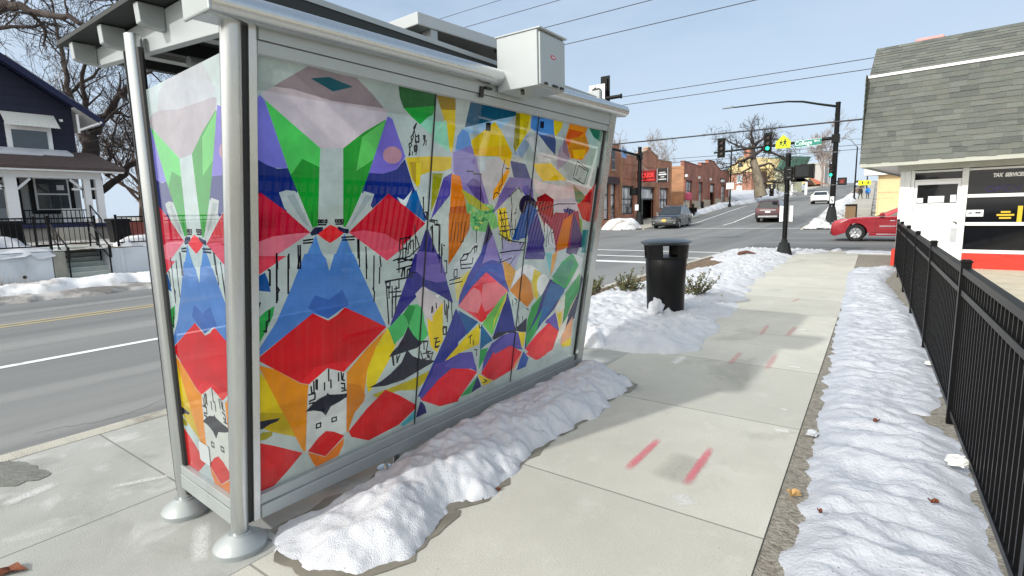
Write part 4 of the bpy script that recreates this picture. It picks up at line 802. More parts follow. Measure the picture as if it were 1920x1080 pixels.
((226,52,62),((2.983,1.053),(3.059,0.965),(3.091,0.905),(3.005,0.848),(2.917,0.935),(2.951,0.982))),
((222,64,72),((2.957,1.19),(3.021,1.219),(3.087,1.174),(3.007,1.079),(2.958,1.101),(2.897,1.139))),
((216,162,82),((3.202,1.299),(3.296,1.267),(3.393,1.199),(3.333,1.052),(3.26,1.146))),
((246,246,244),((3.393,1.199),(3.518,1.241),(3.607,1.226),(3.706,1.178),(3.633,1.093),(3.503,1.169),(3.356,1.075))),
((206,132,62),((3.334,1.049),(3.509,1.167),(3.637,1.072),(3.702,0.929),(3.619,0.863),(3.489,0.945))),
((216,196,62),((3.658,1.191),(3.775,1.141),(3.771,1.041),(3.763,0.903),(3.698,0.947),(3.643,1.075))),
((232,236,232),((3.938,1.011),(3.939,0.975),(3.928,0.945),(3.904,0.925),(3.872,0.918),(3.835,0.923),(3.799,0.941),(3.766,0.968),(3.742,1.002),(3.729,1.038),(3.727,1.072),(3.739,1.101),(3.761,1.121),(3.791,1.129),(3.827,1.125),(3.864,1.109),(3.897,1.082),(3.923,1.048))),
((30,40,116),((3.934,1.07),(4.195,0.987),(4.23,0.945),(4.086,0.778),(3.876,0.667),(3.649,0.476),(3.642,0.588),(3.697,0.773),(3.82,0.929))),
((26,96,152),((3.953,1.032),(4.219,0.961),(4.215,0.905),(4.045,0.803),(3.876,0.663),(3.827,0.713),(3.865,0.869))),
((62,168,92),((3.973,1.048),(4.09,1.201),(4.286,1.275),(4.451,1.196),(4.434,1.146),(4.243,0.939))),
((226,232,228),((4.287,1.272),(4.494,1.211),(4.5,1.046),(4.322,0.99),(4.434,1.146))),
((52,142,86),((4.25,0.866),(4.502,1.011),(4.512,0.887),(4.385,0.748),(4.267,0.542),(4.258,0.73))),
((220,224,210),((4.086,0.778),(4.238,0.887),(4.265,0.748),(4.15,0.729))),
((24,30,80),((4.507,1.049),(4.553,1.001),(4.491,0.609),(4.256,0.511),(4.39,0.727),(4.512,0.887))),
((222,202,60),((4.134,0.723),(4.225,0.716),(4.235,0.598),(4.209,0.554))),
((82,72,152),((3.934,0.671),(4.102,0.738),(4.178,0.609),(4.228,0.507),(4.073,0.606))),
((222,56,66),((3.656,0.485),(3.799,0.573),(4.004,0.656),(4.228,0.507),(4.1,0.412),(4.019,0.342),(3.889,0.324))),
((62,152,82),((3.685,0.862),(3.835,0.948),(3.786,0.792),(3.691,0.65),(3.646,0.602),(3.642,0.747))),
((36,46,122),((3.309,1.04),(3.387,0.894),(3.485,0.688),(3.312,0.71),(3.166,0.688),(3.236,0.855))),
((122,192,102),((3.308,1.045),(3.262,0.931),(3.162,0.712),(3.087,0.772),(3.024,0.829),(3.151,0.918))),
((232,214,60),((3.307,1.05),(3.294,0.975),(3.233,0.872),(3.239,0.964))),
((12,18,46),((3.486,0.683),(3.608,0.768),(3.644,0.641),(3.54,0.663))),
((26,86,142),((2.733,0.989),(2.973,0.857),(2.844,0.781),(2.789,0.877))),
((42,52,132),((2.703,1.003),(2.763,0.911),(2.839,0.783),(2.702,0.718),(2.588,0.655),(2.551,0.67),(2.596,0.772),(2.661,0.902))),
((232,208,46),((2.626,0.63),(2.745,0.708),(2.865,0.787),(2.999,0.84),(3.008,0.675),(2.815,0.661))),
((22,102,146),((3.007,0.835),(3.179,0.669),(3.092,0.651),(3.024,0.624))),
((78,70,152),((3.167,0.646),(3.29,0.681),(3.423,0.687),(3.526,0.662),(3.56,0.589),(3.62,0.486),(3.449,0.541),(3.271,0.636),(3.161,0.521),(3.071,0.429),(3.083,0.549))),
((222,50,62),((3.065,0.42),(3.161,0.521),(3.271,0.639),(3.446,0.559),(3.612,0.467),(3.49,0.337),(3.244,0.31),(3.134,0.367))),
((78,68,150),((2.409,0.433),(2.483,0.541),(2.571,0.633),(2.691,0.639),(2.808,0.626),(2.972,0.525),(3.01,0.454),(2.781,0.581),(2.583,0.509),(2.424,0.407))),
((20,26,80),((2.841,0.632),(2.906,0.639),(2.993,0.507),(3.01,0.454),(2.972,0.525))),
((222,50,62),((2.42,0.407),(2.583,0.509),(2.781,0.584),(2.901,0.508),(3.015,0.45),(2.919,0.367),(2.817,0.284),(2.603,0.307))),
((62,162,92),((3.024,0.627),(3.126,0.619),(3.096,0.545),(3.028,0.462))),
((232,208,46),((3.022,0.431),(3.233,0.311),(3.168,0.307),(3.097,0.311))),
((26,34,106),((3.017,0.417),(3.05,0.37),(3.083,0.307),(3.021,0.301),(2.963,0.289))),
((62,162,92),((2.832,0.301),(2.921,0.351),(3.021,0.409),(2.991,0.349),(2.957,0.288))),
((236,206,52),((3.52,0.667),(3.635,0.625),(3.634,0.555),(3.606,0.5))),
((46,86,162),((3.635,0.468),(3.731,0.383),(3.702,0.309),(3.561,0.31),(3.594,0.403))),
((226,152,122),((3.518,0.386),(3.621,0.464),(3.576,0.389),(3.489,0.312))),
((236,206,62),((4.301,0.402),(4.479,0.411),(4.493,0.325),(4.334,0.346))),
((226,162,132),((4.452,0.637),(4.479,0.428),(4.267,0.389),(4.286,0.509))),
((226,206,92),((2.73,1.189),(2.817,1.266),(2.792,1.195),(2.749,1.137))),
((226,202,44),((2.478,0.992),(2.568,1.075),(2.598,0.786),(2.54,0.742),(2.487,0.824))),
((92,182,196),((2.251,0.279),(2.318,0.32),(2.38,0.342),(2.372,0.286),(2.27,0.268))),
((26,36,106),((2.385,0.296),(2.417,0.402),(2.456,0.337),(2.483,0.291))),
((120,190,190),((3.8,1.313),(3.914,1.304),(3.929,1.092),(3.872,1.204))),
((222,160,80),((3.918,1.287),(4.011,1.314),(3.968,1.141),(3.929,1.096))),
((240,190,66),((2.77,2.044),(2.827,2.076),(3.158,2.084),(3.18,2.064))),
((230,204,66),((3.467,2.031),(3.723,2.051),(4.011,1.925),(3.638,1.907),(3.524,1.978))),
((58,70,124),((3.171,2.036),(3.367,2.025),(3.477,1.899),(3.234,1.922))),
((236,172,52),((3.15,1.988),(3.183,1.962),(3.077,1.792),(3.008,1.748),(3.007,1.819))),
((186,186,90),((2.664,1.826),(2.806,1.776),(3.003,1.682),(2.882,1.683),(2.734,1.737))),
((122,112,172),((3.181,1.92),(3.49,1.917),(3.531,1.767),(3.297,1.853),(3.123,1.723),(3.031,1.661),(3.088,1.793))),
((26,22,62),((3.459,1.797),(3.593,1.737),(3.559,1.625),(3.426,1.661))),
((24,78,148),((3.325,1.484),(3.463,1.737),(3.606,1.674),(3.492,1.459),(3.312,1.451))),
((150,30,42),((3.566,1.734),(3.688,1.812),(3.841,1.749),(3.831,1.603),(3.662,1.655))),
((154,58,82),((3.607,1.671),(3.856,1.602),(4.04,1.649),(4.289,1.662),(4.46,1.314),(3.963,1.348))),
((206,120,58),((4.039,1.584),(4.187,1.639),(4.17,1.334),(3.973,1.347))),
((78,50,112),((4.207,1.646),(4.415,1.446),(4.452,1.314),(4.217,1.331))),
((190,22,34),((4.265,1.698),(4.492,1.88),(4.54,1.917),(4.55,1.548),(4.365,1.626))),
((58,132,132),((4.416,1.483),(4.538,1.478),(4.539,1.308),(4.436,1.315))),
((34,36,110),((4.063,1.694),(4.215,1.667),(4.133,1.62))),
((232,212,60),((2.247,1.969),(2.294,1.972),(2.289,1.847),(2.258,1.835))),
((224,194,52),((2.381,2.006),(2.536,2.014),(2.447,1.94),(2.389,1.937))),
((206,140,44),((3.999,2.271),(4.248,2.308),(4.328,2.218),(4.262,2.13),(4.057,2.113),(3.969,2.174))),
((236,196,80),((4.04,2.179),(4.279,2.198),(4.263,2.126),(4.092,2.109))),
((150,36,46),((4.428,1.808),(4.514,1.845),(4.512,1.718),(4.41,1.736))),
((64,58,130),((3.505,1.521),(3.609,1.659),(3.771,1.428),(3.755,1.363),(3.518,1.379))),
((216,222,224),((3.739,1.576),(3.878,1.505),(3.963,1.348),(3.823,1.358))),
((60,86,166),((2.734,1.037),(2.81,1.145),(2.966,1.286),(3.169,1.279),(3.288,1.082),(3.149,1.216),(2.973,1.235))),
((232,92,104),((3.013,1.231),(3.298,1.055),(3.173,1.063),(2.983,1.162),(2.883,1.135))),
((228,66,76),((2.883,1.135),(2.983,1.162),(3.007,0.994),(2.737,1.01))),
((236,132,140),((2.986,1.143),(3.161,1.14),(3.305,1.054),(3.22,0.96),(3.018,0.917),(2.982,1.053))),
((236,140,148),((2.883,1.135),(2.965,1.092),(2.993,1.014),(2.96,0.927),(2.819,0.97),(2.731,1.02))),
((228,60,66),((2.99,0.996),(3.077,0.869),(3.017,0.846),(2.954,0.895))),
((120,190,100),((3.308,1.034),(3.242,1.014),(3.029,0.84),(3.129,0.763),(3.169,0.793))),
((235,214,70),((3.307,1.044),(3.179,0.831),(3.16,0.756),(3.166,0.833))),
((40,52,134),((2.713,1.002),(2.742,0.966),(2.846,0.802),(2.628,0.652),(2.548,0.681),(2.635,0.81))),
((94,86,168),((3.185,0.592),(3.361,0.683),(3.498,0.671),(3.609,0.492),(3.447,0.572),(3.224,0.542))),
((94,86,168),((2.634,0.597),(2.778,0.66),(2.933,0.632),(2.999,0.48),(2.739,0.55))),
((20,24,62),((3.163,0.697),(3.227,0.723),(3.459,0.695),(3.485,0.665),(3.36,0.691),(3.189,0.667))),
((20,24,62),((3.49,0.714),(3.629,0.768),(3.645,0.647),(3.496,0.684))),
((236,210,60),((3.528,0.66),(3.623,0.645),(3.63,0.531),(3.583,0.552))),
((64,158,90),((3.64,0.594),(3.78,0.718),(3.869,0.813),(3.803,0.603),(3.673,0.499))),
((94,80,160),((3.944,0.688),(4.11,0.721),(4.204,0.544),(4.062,0.619))),
((236,74,74),((3.679,0.431),(3.895,0.539),(4.018,0.628),(4.204,0.544),(4.141,0.366),(3.86,0.329))),
((232,226,214),((4.201,0.521),(4.302,0.621),(4.362,0.658),(4.327,0.519),(4.068,0.312),(4.175,0.406))),
((70,160,100),((4.235,0.891),(4.489,1.071),(4.498,0.95),(4.283,0.791))),
((66,148,112),((3.96,1.085),(4.078,1.181),(4.293,1.229),(4.342,1.179),(4.217,0.963))),
((232,178,140),((4.327,0.519),(4.439,0.595),(4.456,0.418),(4.282,0.37))),
((236,210,70),((4.293,0.38),(4.471,0.415),(4.47,0.327),(4.325,0.343)))]
ML = [(0.009,((2.234,2.188),(2.214,2.161),(2.222,2.139),(2.197,2.108),(2.204,2.08),(2.184,2.067),(2.195,2.033),(2.189,2.004))),
(0.009,((2.225,2.059),(2.231,2.03),(2.247,2.032),(2.241,2.06),(2.225,2.059))),
(0.009,((2.228,2.128),(2.24,2.072))),
(0.009,((2.252,2.125),(2.259,2.085),(2.231,2.085))),
(0.009,((2.291,2.123),(2.302,2.126),(2.306,2.089),(2.299,2.071))),
(0.009,((2.297,2.112),(2.308,2.101))),
(0.009,((1.445,1.49),(1.446,1.418))),
(0.009,((1.494,1.529),(1.499,1.413))),
(0.009,((1.505,1.529),(1.509,1.412))),
(0.009,((1.523,1.551),(1.576,1.555))),
(0.009,((1.523,1.538),(1.574,1.539))),
(0.009,((1.746,1.555),(1.828,1.555))),
(0.009,((1.752,1.541),(1.828,1.539))),
(0.009,((1.849,1.538),(1.857,1.434))),
(0.009,((1.858,1.537),(1.869,1.386))),
(0.009,((1.907,1.494),(1.92,1.37))),
(0.009,((1.386,1.455),(1.387,1.424))),
(0.009,((2.009,1.433),(2.021,1.371))),
(0.009,((2.327,1.77),(2.335,1.663))),
(0.009,((2.348,1.678),(2.364,1.678),(2.363,1.642),(2.351,1.643))),
(0.009,((2.392,1.63),(2.457,1.624),(2.459,1.595),(2.488,1.594),(2.503,1.351))),
(0.009,((2.414,1.584),(2.437,1.438))),
(0.009,((2.16,1.408),(2.165,1.458),(2.205,1.467),(2.21,1.404))),
(0.009,((2.225,1.428),(2.229,1.491),(2.261,1.514),(2.273,1.424))),
(0.009,((2.285,1.532),(2.317,1.466),(2.243,1.414),(2.145,1.397))),
(0.008,((1.605,1.65),(1.615,1.65),(1.615,1.637),(1.605,1.638),(1.605,1.65))),
(0.008,((1.622,1.65),(1.633,1.649),(1.633,1.637),(1.623,1.637),(1.622,1.65))),
(0.008,((1.643,1.649),(1.654,1.649),(1.654,1.636),(1.643,1.636),(1.643,1.649))),
(0.008,((1.704,1.649),(1.716,1.649),(1.716,1.636),(1.705,1.637),(1.704,1.649))),
(0.008,((1.723,1.649),(1.735,1.649),(1.735,1.636),(1.724,1.636),(1.723,1.649))),
(0.008,((1.742,1.648),(1.754,1.648),(1.754,1.635),(1.743,1.635),(1.742,1.648))),
(0.009,((1.605,1.627),(1.649,1.626))),
(0.009,((1.708,1.626),(1.753,1.626))),
(0.01,((1.685,0.831),(1.688,0.76))),
(0.01,((1.661,0.757),(1.662,0.714))),
(0.01,((1.701,0.763),(1.704,0.714))),
(0.01,((1.594,0.785),(1.597,0.718))),
(0.01,((1.615,0.788),(1.616,0.73))),
(0.01,((1.608,0.79),(1.609,0.737))),
(0.01,((1.578,0.759),(1.583,0.722),(1.596,0.718))),
(0.01,((1.75,0.79),(1.753,0.741))),
(0.01,((1.768,0.789),(1.774,0.742))),
(0.01,((1.783,0.776),(1.78,0.74),(1.792,0.732))),
(0.01,((1.77,0.722),(1.793,0.713),(1.797,0.679),(1.775,0.693))),
(0.01,((1.565,0.715),(1.603,0.713),(1.603,0.679),(1.57,0.676))),
(0.01,((1.569,0.663),(1.597,0.661),(1.59,0.643))),
(0.01,((1.776,0.672),(1.807,0.669))),
(0.01,((1.383,1.497),(1.383,1.257))),
(0.01,((1.442,1.481),(1.443,1.294))),
(0.01,((1.502,1.476),(1.494,1.414))),
(0.01,((1.911,1.442),(1.92,1.312))),
(0.01,((1.967,1.438),(1.974,1.238))),
(0.01,((1.968,1.252),(1.981,1.224),(1.981,1.169))),
(0.01,((1.387,1.33),(1.395,1.318),(1.387,1.302),(1.387,1.268))),
(0.01,((1.341,1.424),(1.349,1.418),(1.349,1.346))),
(0.01,((2.012,1.368),(2.014,1.273))),
(0.01,((1.317,1.126),(1.329,1.118),(1.332,1.169),(1.344,1.172),(1.346,1.223))),
(0.01,((1.279,1.27),(1.299,1.267),(1.288,1.233))),
(0.01,((2.06,1.268),(2.094,1.277),(2.096,1.235),(2.07,1.239),(2.102,1.008))),
(0.01,((2.112,1.398),(2.155,1.408),(2.267,1.384))),
(0.01,((2.142,1.341),(2.27,1.356))),
(0.01,((2.182,1.295),(2.188,1.336),(2.206,1.341),(2.209,1.291))),
(0.01,((2.228,1.289),(2.23,1.331),(2.249,1.337),(2.252,1.289))),
(0.01,((2.116,1.205),(2.126,1.047))),
(0.01,((2.144,1.187),(2.152,1.071))),
(0.01,((2.118,1.176),(2.19,1.173))),
(0.01,((2.164,1.283),(2.168,1.226),(2.132,1.223))),
(0.01,((2.085,1.278),(2.238,1.281))),
(0.01,((2.531,0.829),(2.527,0.765),(2.567,0.764))),
(0.01,((2.528,0.797),(2.568,0.796))),
(0.01,((2.586,1.051),(2.605,0.976))),
(0.01,((2.621,1.038),(2.627,0.923))),
(0.01,((2.591,0.897),(2.626,0.887),(2.628,0.833),(2.597,0.839),(2.591,0.897))),
(0.01,((2.466,1.055),(2.466,1.016))),
(0.01,((2.411,0.744),(2.464,0.739),(2.468,0.701))),
(0.01,((2.476,0.728),(2.509,0.723))),
(0.01,((2.143,0.794),(2.156,0.731))),
(0.01,((2.18,0.785),(2.187,0.738),(2.199,0.78))),
(0.01,((2.404,0.825),(2.452,0.822),(2.442,0.752),(2.485,0.742))),
(0.009,((1.616,0.525),(1.642,0.524),(1.642,0.499),(1.616,0.5),(1.616,0.525))),
(0.009,((1.715,0.525),(1.744,0.523),(1.745,0.5),(1.716,0.502),(1.715,0.525))),
(0.008,((2.198,2.008),(2.191,2.044),(2.206,2.064),(2.199,2.072),(2.215,2.11),(2.21,2.127),(2.234,2.188))),
(0.008,((2.23,2.088),(2.232,2.111),(2.257,2.123),(2.262,2.087),(2.23,2.086))),
(0.008,((2.23,2.064),(2.235,2.039),(2.251,2.04),(2.248,2.065),(2.23,2.064))),
(0.008,((2.299,2.122),(2.309,2.126),(2.308,2.109),(2.297,2.106),(2.299,2.122))),
(0.008,((2.303,2.1),(2.319,2.099),(2.319,2.073))),
(0.008,((2.214,2.01),(2.215,2.028))),
(0.008,((2.243,2.012),(2.244,2.026))),
(0.008,((3.079,1.779),(3.069,1.843),(3.103,1.867),(3.089,1.958),(3.106,2.038))),
(0.008,((3.123,1.982),(3.164,1.978))),
(0.008,((3.015,1.762),(3.022,1.796),(3.045,1.808),(3.076,1.797))),
(0.008,((2.701,1.94),(2.766,1.943),(2.777,1.927),(2.854,1.927),(2.88,1.694))),
(0.008,((3.093,1.692),(3.255,1.444))),
(0.008,((3.114,1.68),(3.18,1.461))),
(0.008,((3.158,1.679),(3.233,1.452))),
(0.008,((3.098,1.657),(3.197,1.664))),
(0.008,((3.116,1.609),(3.225,1.618))),
(0.008,((3.133,1.56),(3.235,1.563))),
(0.008,((3.227,1.784),(3.252,1.703),(3.259,1.481))),
(0.008,((3.282,1.653),(3.312,1.659),(3.307,1.69))),
(0.008,((3.121,1.513),(3.233,1.452),(3.409,1.428),(3.413,1.409))),
(0.008,((3.229,1.593),(3.293,1.467))),
(0.008,((3.159,1.523),(3.221,1.52))),
(0.008,((3.36,1.812),(3.31,1.848),(3.198,1.775))),
(0.008,((3.248,1.727),(3.274,1.555))),
(0.008,((3.645,1.647),(3.785,1.577),(3.805,1.369))),
(0.008,((3.817,1.549),(3.853,1.506),(3.813,1.452),(3.842,1.381))),
(0.008,((3.91,1.489),(3.859,1.478),(3.905,1.391))),
(0.008,((3.721,1.579),(3.752,1.496))),
(0.008,((4.112,1.963),(4.15,2.089),(4.378,2.031),(4.322,1.899),(4.115,1.949))),
(0.008,((4.155,1.965),(4.188,2.057),(4.367,2.016))),
(0.008,((4.209,1.924),(4.246,1.954))),
(0.008,((3.593,1.668),(3.908,1.725),(4.218,1.724))),
(0.008,((3.605,1.726),(3.685,1.745))),
(0.008,((2.701,1.466),(2.725,1.481),(2.731,1.498))),
(0.008,((2.858,1.387),(2.851,1.434),(2.887,1.434))),
(0.008,((2.854,1.548),(2.87,1.455))),
(0.008,((2.405,1.567),(2.406,1.587),(2.417,1.587))),
(0.008,((2.518,1.472),(2.529,1.396))),
(0.008,((2.478,1.6),(2.492,1.426))),
(0.008,((2.406,1.633),(2.435,1.627),(2.438,1.602),(2.475,1.6))),
(0.008,((2.323,1.768),(2.334,1.69))),
(0.008,((2.345,1.68),(2.359,1.677),(2.362,1.649),(2.348,1.65))),
(0.009,((2.057,1.279),(2.269,1.284),(2.267,1.309),(2.292,1.306))),
(0.009,((2.06,1.278),(2.068,1.247),(2.087,1.243),(2.094,1.171))),
(0.009,((2.112,1.242),(2.124,1.13))),
(0.009,((2.144,1.238),(2.15,1.163))),
(0.009,((2.092,1.208),(2.186,1.201))),
(0.009,((2.149,1.382),(2.268,1.396))),
(0.009,((2.161,1.321),(2.156,1.393),(2.186,1.415),(2.183,1.451))),
(0.009,((2.187,1.293),(2.189,1.33),(2.199,1.341),(2.208,1.291))),
(0.009,((2.227,1.289),(2.227,1.332),(2.243,1.334),(2.25,1.292))),
(0.009,((2.153,1.447),(2.155,1.524),(2.241,1.531))),
(0.009,((2.178,1.523),(2.183,1.451))),
(0.009,((2.201,1.533),(2.215,1.455))),
(0.009,((2.232,1.543),(2.243,1.459))),
(0.009,((2.268,1.602),(2.288,1.455))),
(0.009,((2.392,1.622),(2.436,1.614),(2.441,1.596),(2.488,1.594),(2.502,1.401))),
(0.009,((2.42,1.596),(2.44,1.432))),
(0.009,((2.514,1.471),(2.533,1.28))),
(0.009,((2.533,1.464),(2.547,1.456))),
(0.009,((2.712,1.343),(2.773,1.345),(2.79,1.378),(2.757,1.387),(2.711,1.35))),
(0.009,((2.725,1.314),(2.841,1.31),(2.846,1.352))),
(0.009,((2.738,1.382),(2.809,1.39),(2.837,1.423),(2.88,1.427),(2.873,1.392))),
(0.009,((2.712,1.343),(2.729,1.286),(2.834,1.283))),
(0.009,((2.553,1.357),(2.576,1.355),(2.585,1.274),(2.563,1.27))),
(0.009,((2.617,1.216),(2.726,1.224))),
(0.009,((2.62,1.189),(2.75,1.193))),
(0.009,((2.656,1.267),(2.662,1.286),(2.686,1.287),(2.692,1.235),(2.664,1.231),(2.656,1.267))),
(0.009,((2.582,1.084),(2.597,0.984))),
(0.009,((2.605,1.053),(2.62,0.952))),
(0.009,((2.622,1.078),(2.632,1.02))),
(0.009,((2.654,1.059),(2.677,0.942))),
(0.009,((2.587,0.888),(2.619,0.884),(2.624,0.837),(2.596,0.84),(2.587,0.888))),
(0.009,((2.509,0.827),(2.551,0.824))),
(0.009,((2.528,0.822),(2.523,0.76),(2.558,0.757))),
(0.009,((2.52,0.796),(2.551,0.793))),
(0.009,((2.472,1.061),(2.479,1.019))),
(0.009,((2.503,1.076),(2.511,1.041))),
(0.009,((3.154,1.363),(3.305,1.367),(3.467,1.363))),
(0.009,((3.187,1.316),(3.167,1.287),(3.315,1.312))),
(0.009,((3.145,1.498),(3.292,1.445),(3.484,1.417))),
(0.009,((3.16,1.482),(3.187,1.391))),
(0.009,((3.262,1.612),(3.297,1.49))),
(0.009,((3.314,1.61),(3.323,1.489))),
(0.009,((3.128,1.528),(3.328,1.534))),
(0.009,((3.298,1.259),(3.365,1.324))),
(0.009,((3.458,1.411),(3.423,1.374))),
(0.009,((3.5,0.808),(3.521,0.736))),
(0.009,((3.5,0.96),(3.496,0.935))),
(0.009,((3.389,0.96),(3.404,0.908))),
(0.009,((3.414,0.973),(3.454,0.95),(3.438,0.919))),
(0.009,((3.559,0.797),(3.573,0.752))),
(0.009,((3.606,0.858),(3.64,0.835))),
(0.009,((2.869,0.756),(2.912,0.769))),
(0.009,((2.894,0.769),(2.898,0.703))),
(0.009,((2.929,0.727),(2.939,0.686))),
(0.009,((2.951,0.644),(2.985,0.636),(2.987,0.589))),
(0.009,((2.983,0.84),(2.994,0.806),(3.018,0.802))),
(0.009,((3.11,0.361),(3.151,0.332),(3.101,0.333))),
(0.009,((2.389,0.764),(2.413,0.702),(2.446,0.701))),
(0.009,((2.445,0.75),(2.459,0.705))),
(0.009,((2.476,0.714),(2.491,0.654),(2.503,0.736))),
(0.009,((2.15,0.795),(2.162,0.726))),
(0.009,((2.182,0.787),(2.188,0.746),(2.207,0.788))),
(0.009,((2.383,0.834),(2.438,0.828))),
(0.009,((2.411,0.827),(2.421,0.77))),
(0.006,((2.605,1.61),(2.601,1.482))),
(0.006,((2.636,1.609),(2.632,1.48))),
(0.006,((2.667,1.608),(2.663,1.478))),
(0.006,((2.699,1.608),(2.695,1.476))),
(0.006,((2.731,1.607),(2.727,1.474)))]
def vivid(c):
    r, g_, b = S(*c); l = 0.3 * r + 0.55 * g_ + 0.15 * b; k = 1.18 if max(r, g_, b) - min(r, g_, b) > 0.15 else 1.0
    return tuple(max(0.002, min(0.88, l + (q - l) * k)) for q in (r, g_, b))
def tess(polys, lines, region, cuts, base):
    """planar arrangement of flat paint shapes: one thin layer, each facet takes the colour of the topmost shape"""
    shapes = [(vivid(c), list(p)) for c, p in polys]
    ink = S(16, 18, 30)
    for wd, pts in lines:
        for (x0, y0), (x1, y1) in zip(pts, pts[1:]):
            dx, dy = x1 - x0, y1 - y0; L = math.hypot(dx, dy) or 1e-6; ux, uy = dx / L, dy / L; h = wd * 0.5
            x0 -= ux * h * .6; y0 -= uy * h * .6; x1 += ux * h * .6; y1 += uy * h * .6; nx_, ny_ = -uy * h, ux * h
            shapes.append((ink, [(x0 + nx_, y0 + ny_), (x1 + nx_, y1 + ny_), (x1 - nx_, y1 - ny_), (x0 - nx_, y0 - ny_)]))
    V = []; Ed = []
    def loop(p):
        o = len(V); V.extend(Vector(q) for q in p); Ed.extend((o + i, o + (i + 1) % len(p)) for i in range(len(p)))
    for _, p in shapes: loop(p)
    loop(region)
    for a, b in cuts: o = len(V); V.extend((Vector(a), Vector(b))); Ed.append((o, o + 1))
    vo, eo, fo, *_ = delaunay_2d_cdt(V, Ed, [], 0, 1e-5, False)
    bb = [(min(q[0] for q in p), max(q[0] for q in p), min(q[1] for q in p), max(q[1] for q in p)) for _, p in shapes]
    res = []
    for f in fo:
        cx = sum(vo[i][0] for i in f) / len(f); cy = sum(vo[i][1] for i in f) / len(f)
        if not inside(cx, cy, region): continue
        col = base
        for k in range(len(shapes) - 1, -1, -1):
            b = bb[k]
            if b[0] <= cx <= b[1] and b[2] <= cy <= b[3] and inside(cx, cy, shapes[k][1]): col = shapes[k][0]; break
        res.append((f, (cx, cy), col))
    return vo, res
PALE = S(188, 203, 199)
Y0, Y1, SEAM = 1.2835, 4.5655, (2.373, 3.480)
reg = [(Y0, sbot(Y0)), (Y1, sbot(Y1)), (Y1, stop_(Y1)), (Y0, stop_(Y0))]
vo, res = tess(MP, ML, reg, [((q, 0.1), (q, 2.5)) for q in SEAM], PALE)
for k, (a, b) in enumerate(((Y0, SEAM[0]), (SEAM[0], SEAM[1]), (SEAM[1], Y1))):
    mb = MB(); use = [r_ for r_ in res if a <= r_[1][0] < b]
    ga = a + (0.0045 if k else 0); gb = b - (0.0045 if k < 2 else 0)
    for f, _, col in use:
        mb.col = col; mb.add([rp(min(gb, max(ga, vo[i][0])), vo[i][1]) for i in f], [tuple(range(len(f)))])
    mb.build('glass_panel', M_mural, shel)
mb = MB()
for q in SEAM: mb = MB(); rbox(mb, q - 0.0042, q + 0.0042, sbot, stop_, -0.012, 0.004); mb.build('seam_gasket', M_gasket, shel)
# the end pane carries the same motif
NAB = 69
ep = [((c), [(u - 4.42, s_ * 0.97) for u, s_ in p]) for k_, (c, p) in enumerate(MP[:NAB]) if k_ not in (0, 2) and max(q[0] for q in p) < 2.45]
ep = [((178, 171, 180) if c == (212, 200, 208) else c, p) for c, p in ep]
el = [(wd, [(u - 4.42, s_ * 0.97) for u, s_ in p]) for wd, p in ML if max(q[0] for q in p) < 2.2]
ep = [(S_, p) for S_, p in ep]
ep.insert(0, ((190, 196, 206), [(-3.02, 2.13), (-2.95, 2.27), (-2.72, 2.36), (-2.5, 2.33), (-2.40, 2.2), (-2.5, 2.1), (-2.9, 2.1)]))
reg2 = [(-3.145, 0.30), (-2.604, 0.262), (-2.295, 2.335), (-3.12, 2.295)]
vo, res = tess(ep, el, reg2, [], S(190, 210, 212))
mb = MB()
for f, _, col in res: mb.col = col; mb.add([(vo[i][0], 1.19, vo[i][1]) for i in f], [tuple(range(len(f)))])
mb.build('glass_panel', M_mural, shel)
mb = MB(); mb.beam((-3.155, 1.19, 0.272), (-2.60, 1.19, 0.234), 0.05, 0.05); mb.beam((-3.155, 1.19, 0.205), (-2.61, 1.19, 0.165), 0.06, 0.082); mb.build('bottom_rail', M_alu2, shel, bevel=0.003)
mb = MB(); mb.ext([(-2.945 + dx, 1.1875, 0.375 + dz) for dx, dz in ((0, 0.01), (0.01, 0), (0.10, -0.008), (0.11, 0.002), (0.11, 0.09), (0.10, 0.10), (0.01, 0.108), (0, 0.098))], (0, -0.002, 0)); mb.build('sticker', M_white, shel)

# ================================================================ STREET FURNITURE
M_black = mat('black_powder_coat', (0.004, 0.004, 0.0045), 0.36, var=0.2, scale=10, coat=0.0, spec=0.2)
M_blackm = mat('black_pole_paint', (0.0045, 0.005, 0.005), 0.5, var=0.3, scale=6, spec=0.2)
M_base = mat('pole_base_paint', (0.016, 0.019, 0.02), 0.55, var=0.3, scale=8, spec=0.25)
M_lid = mat('lid_metal', (0.05, 0.055, 0.06), 0.28, metal=0.5, var=0.2, scale=8)
M_liner = mat('bin_liner', (0.006, 0.006, 0.006), 0.7)
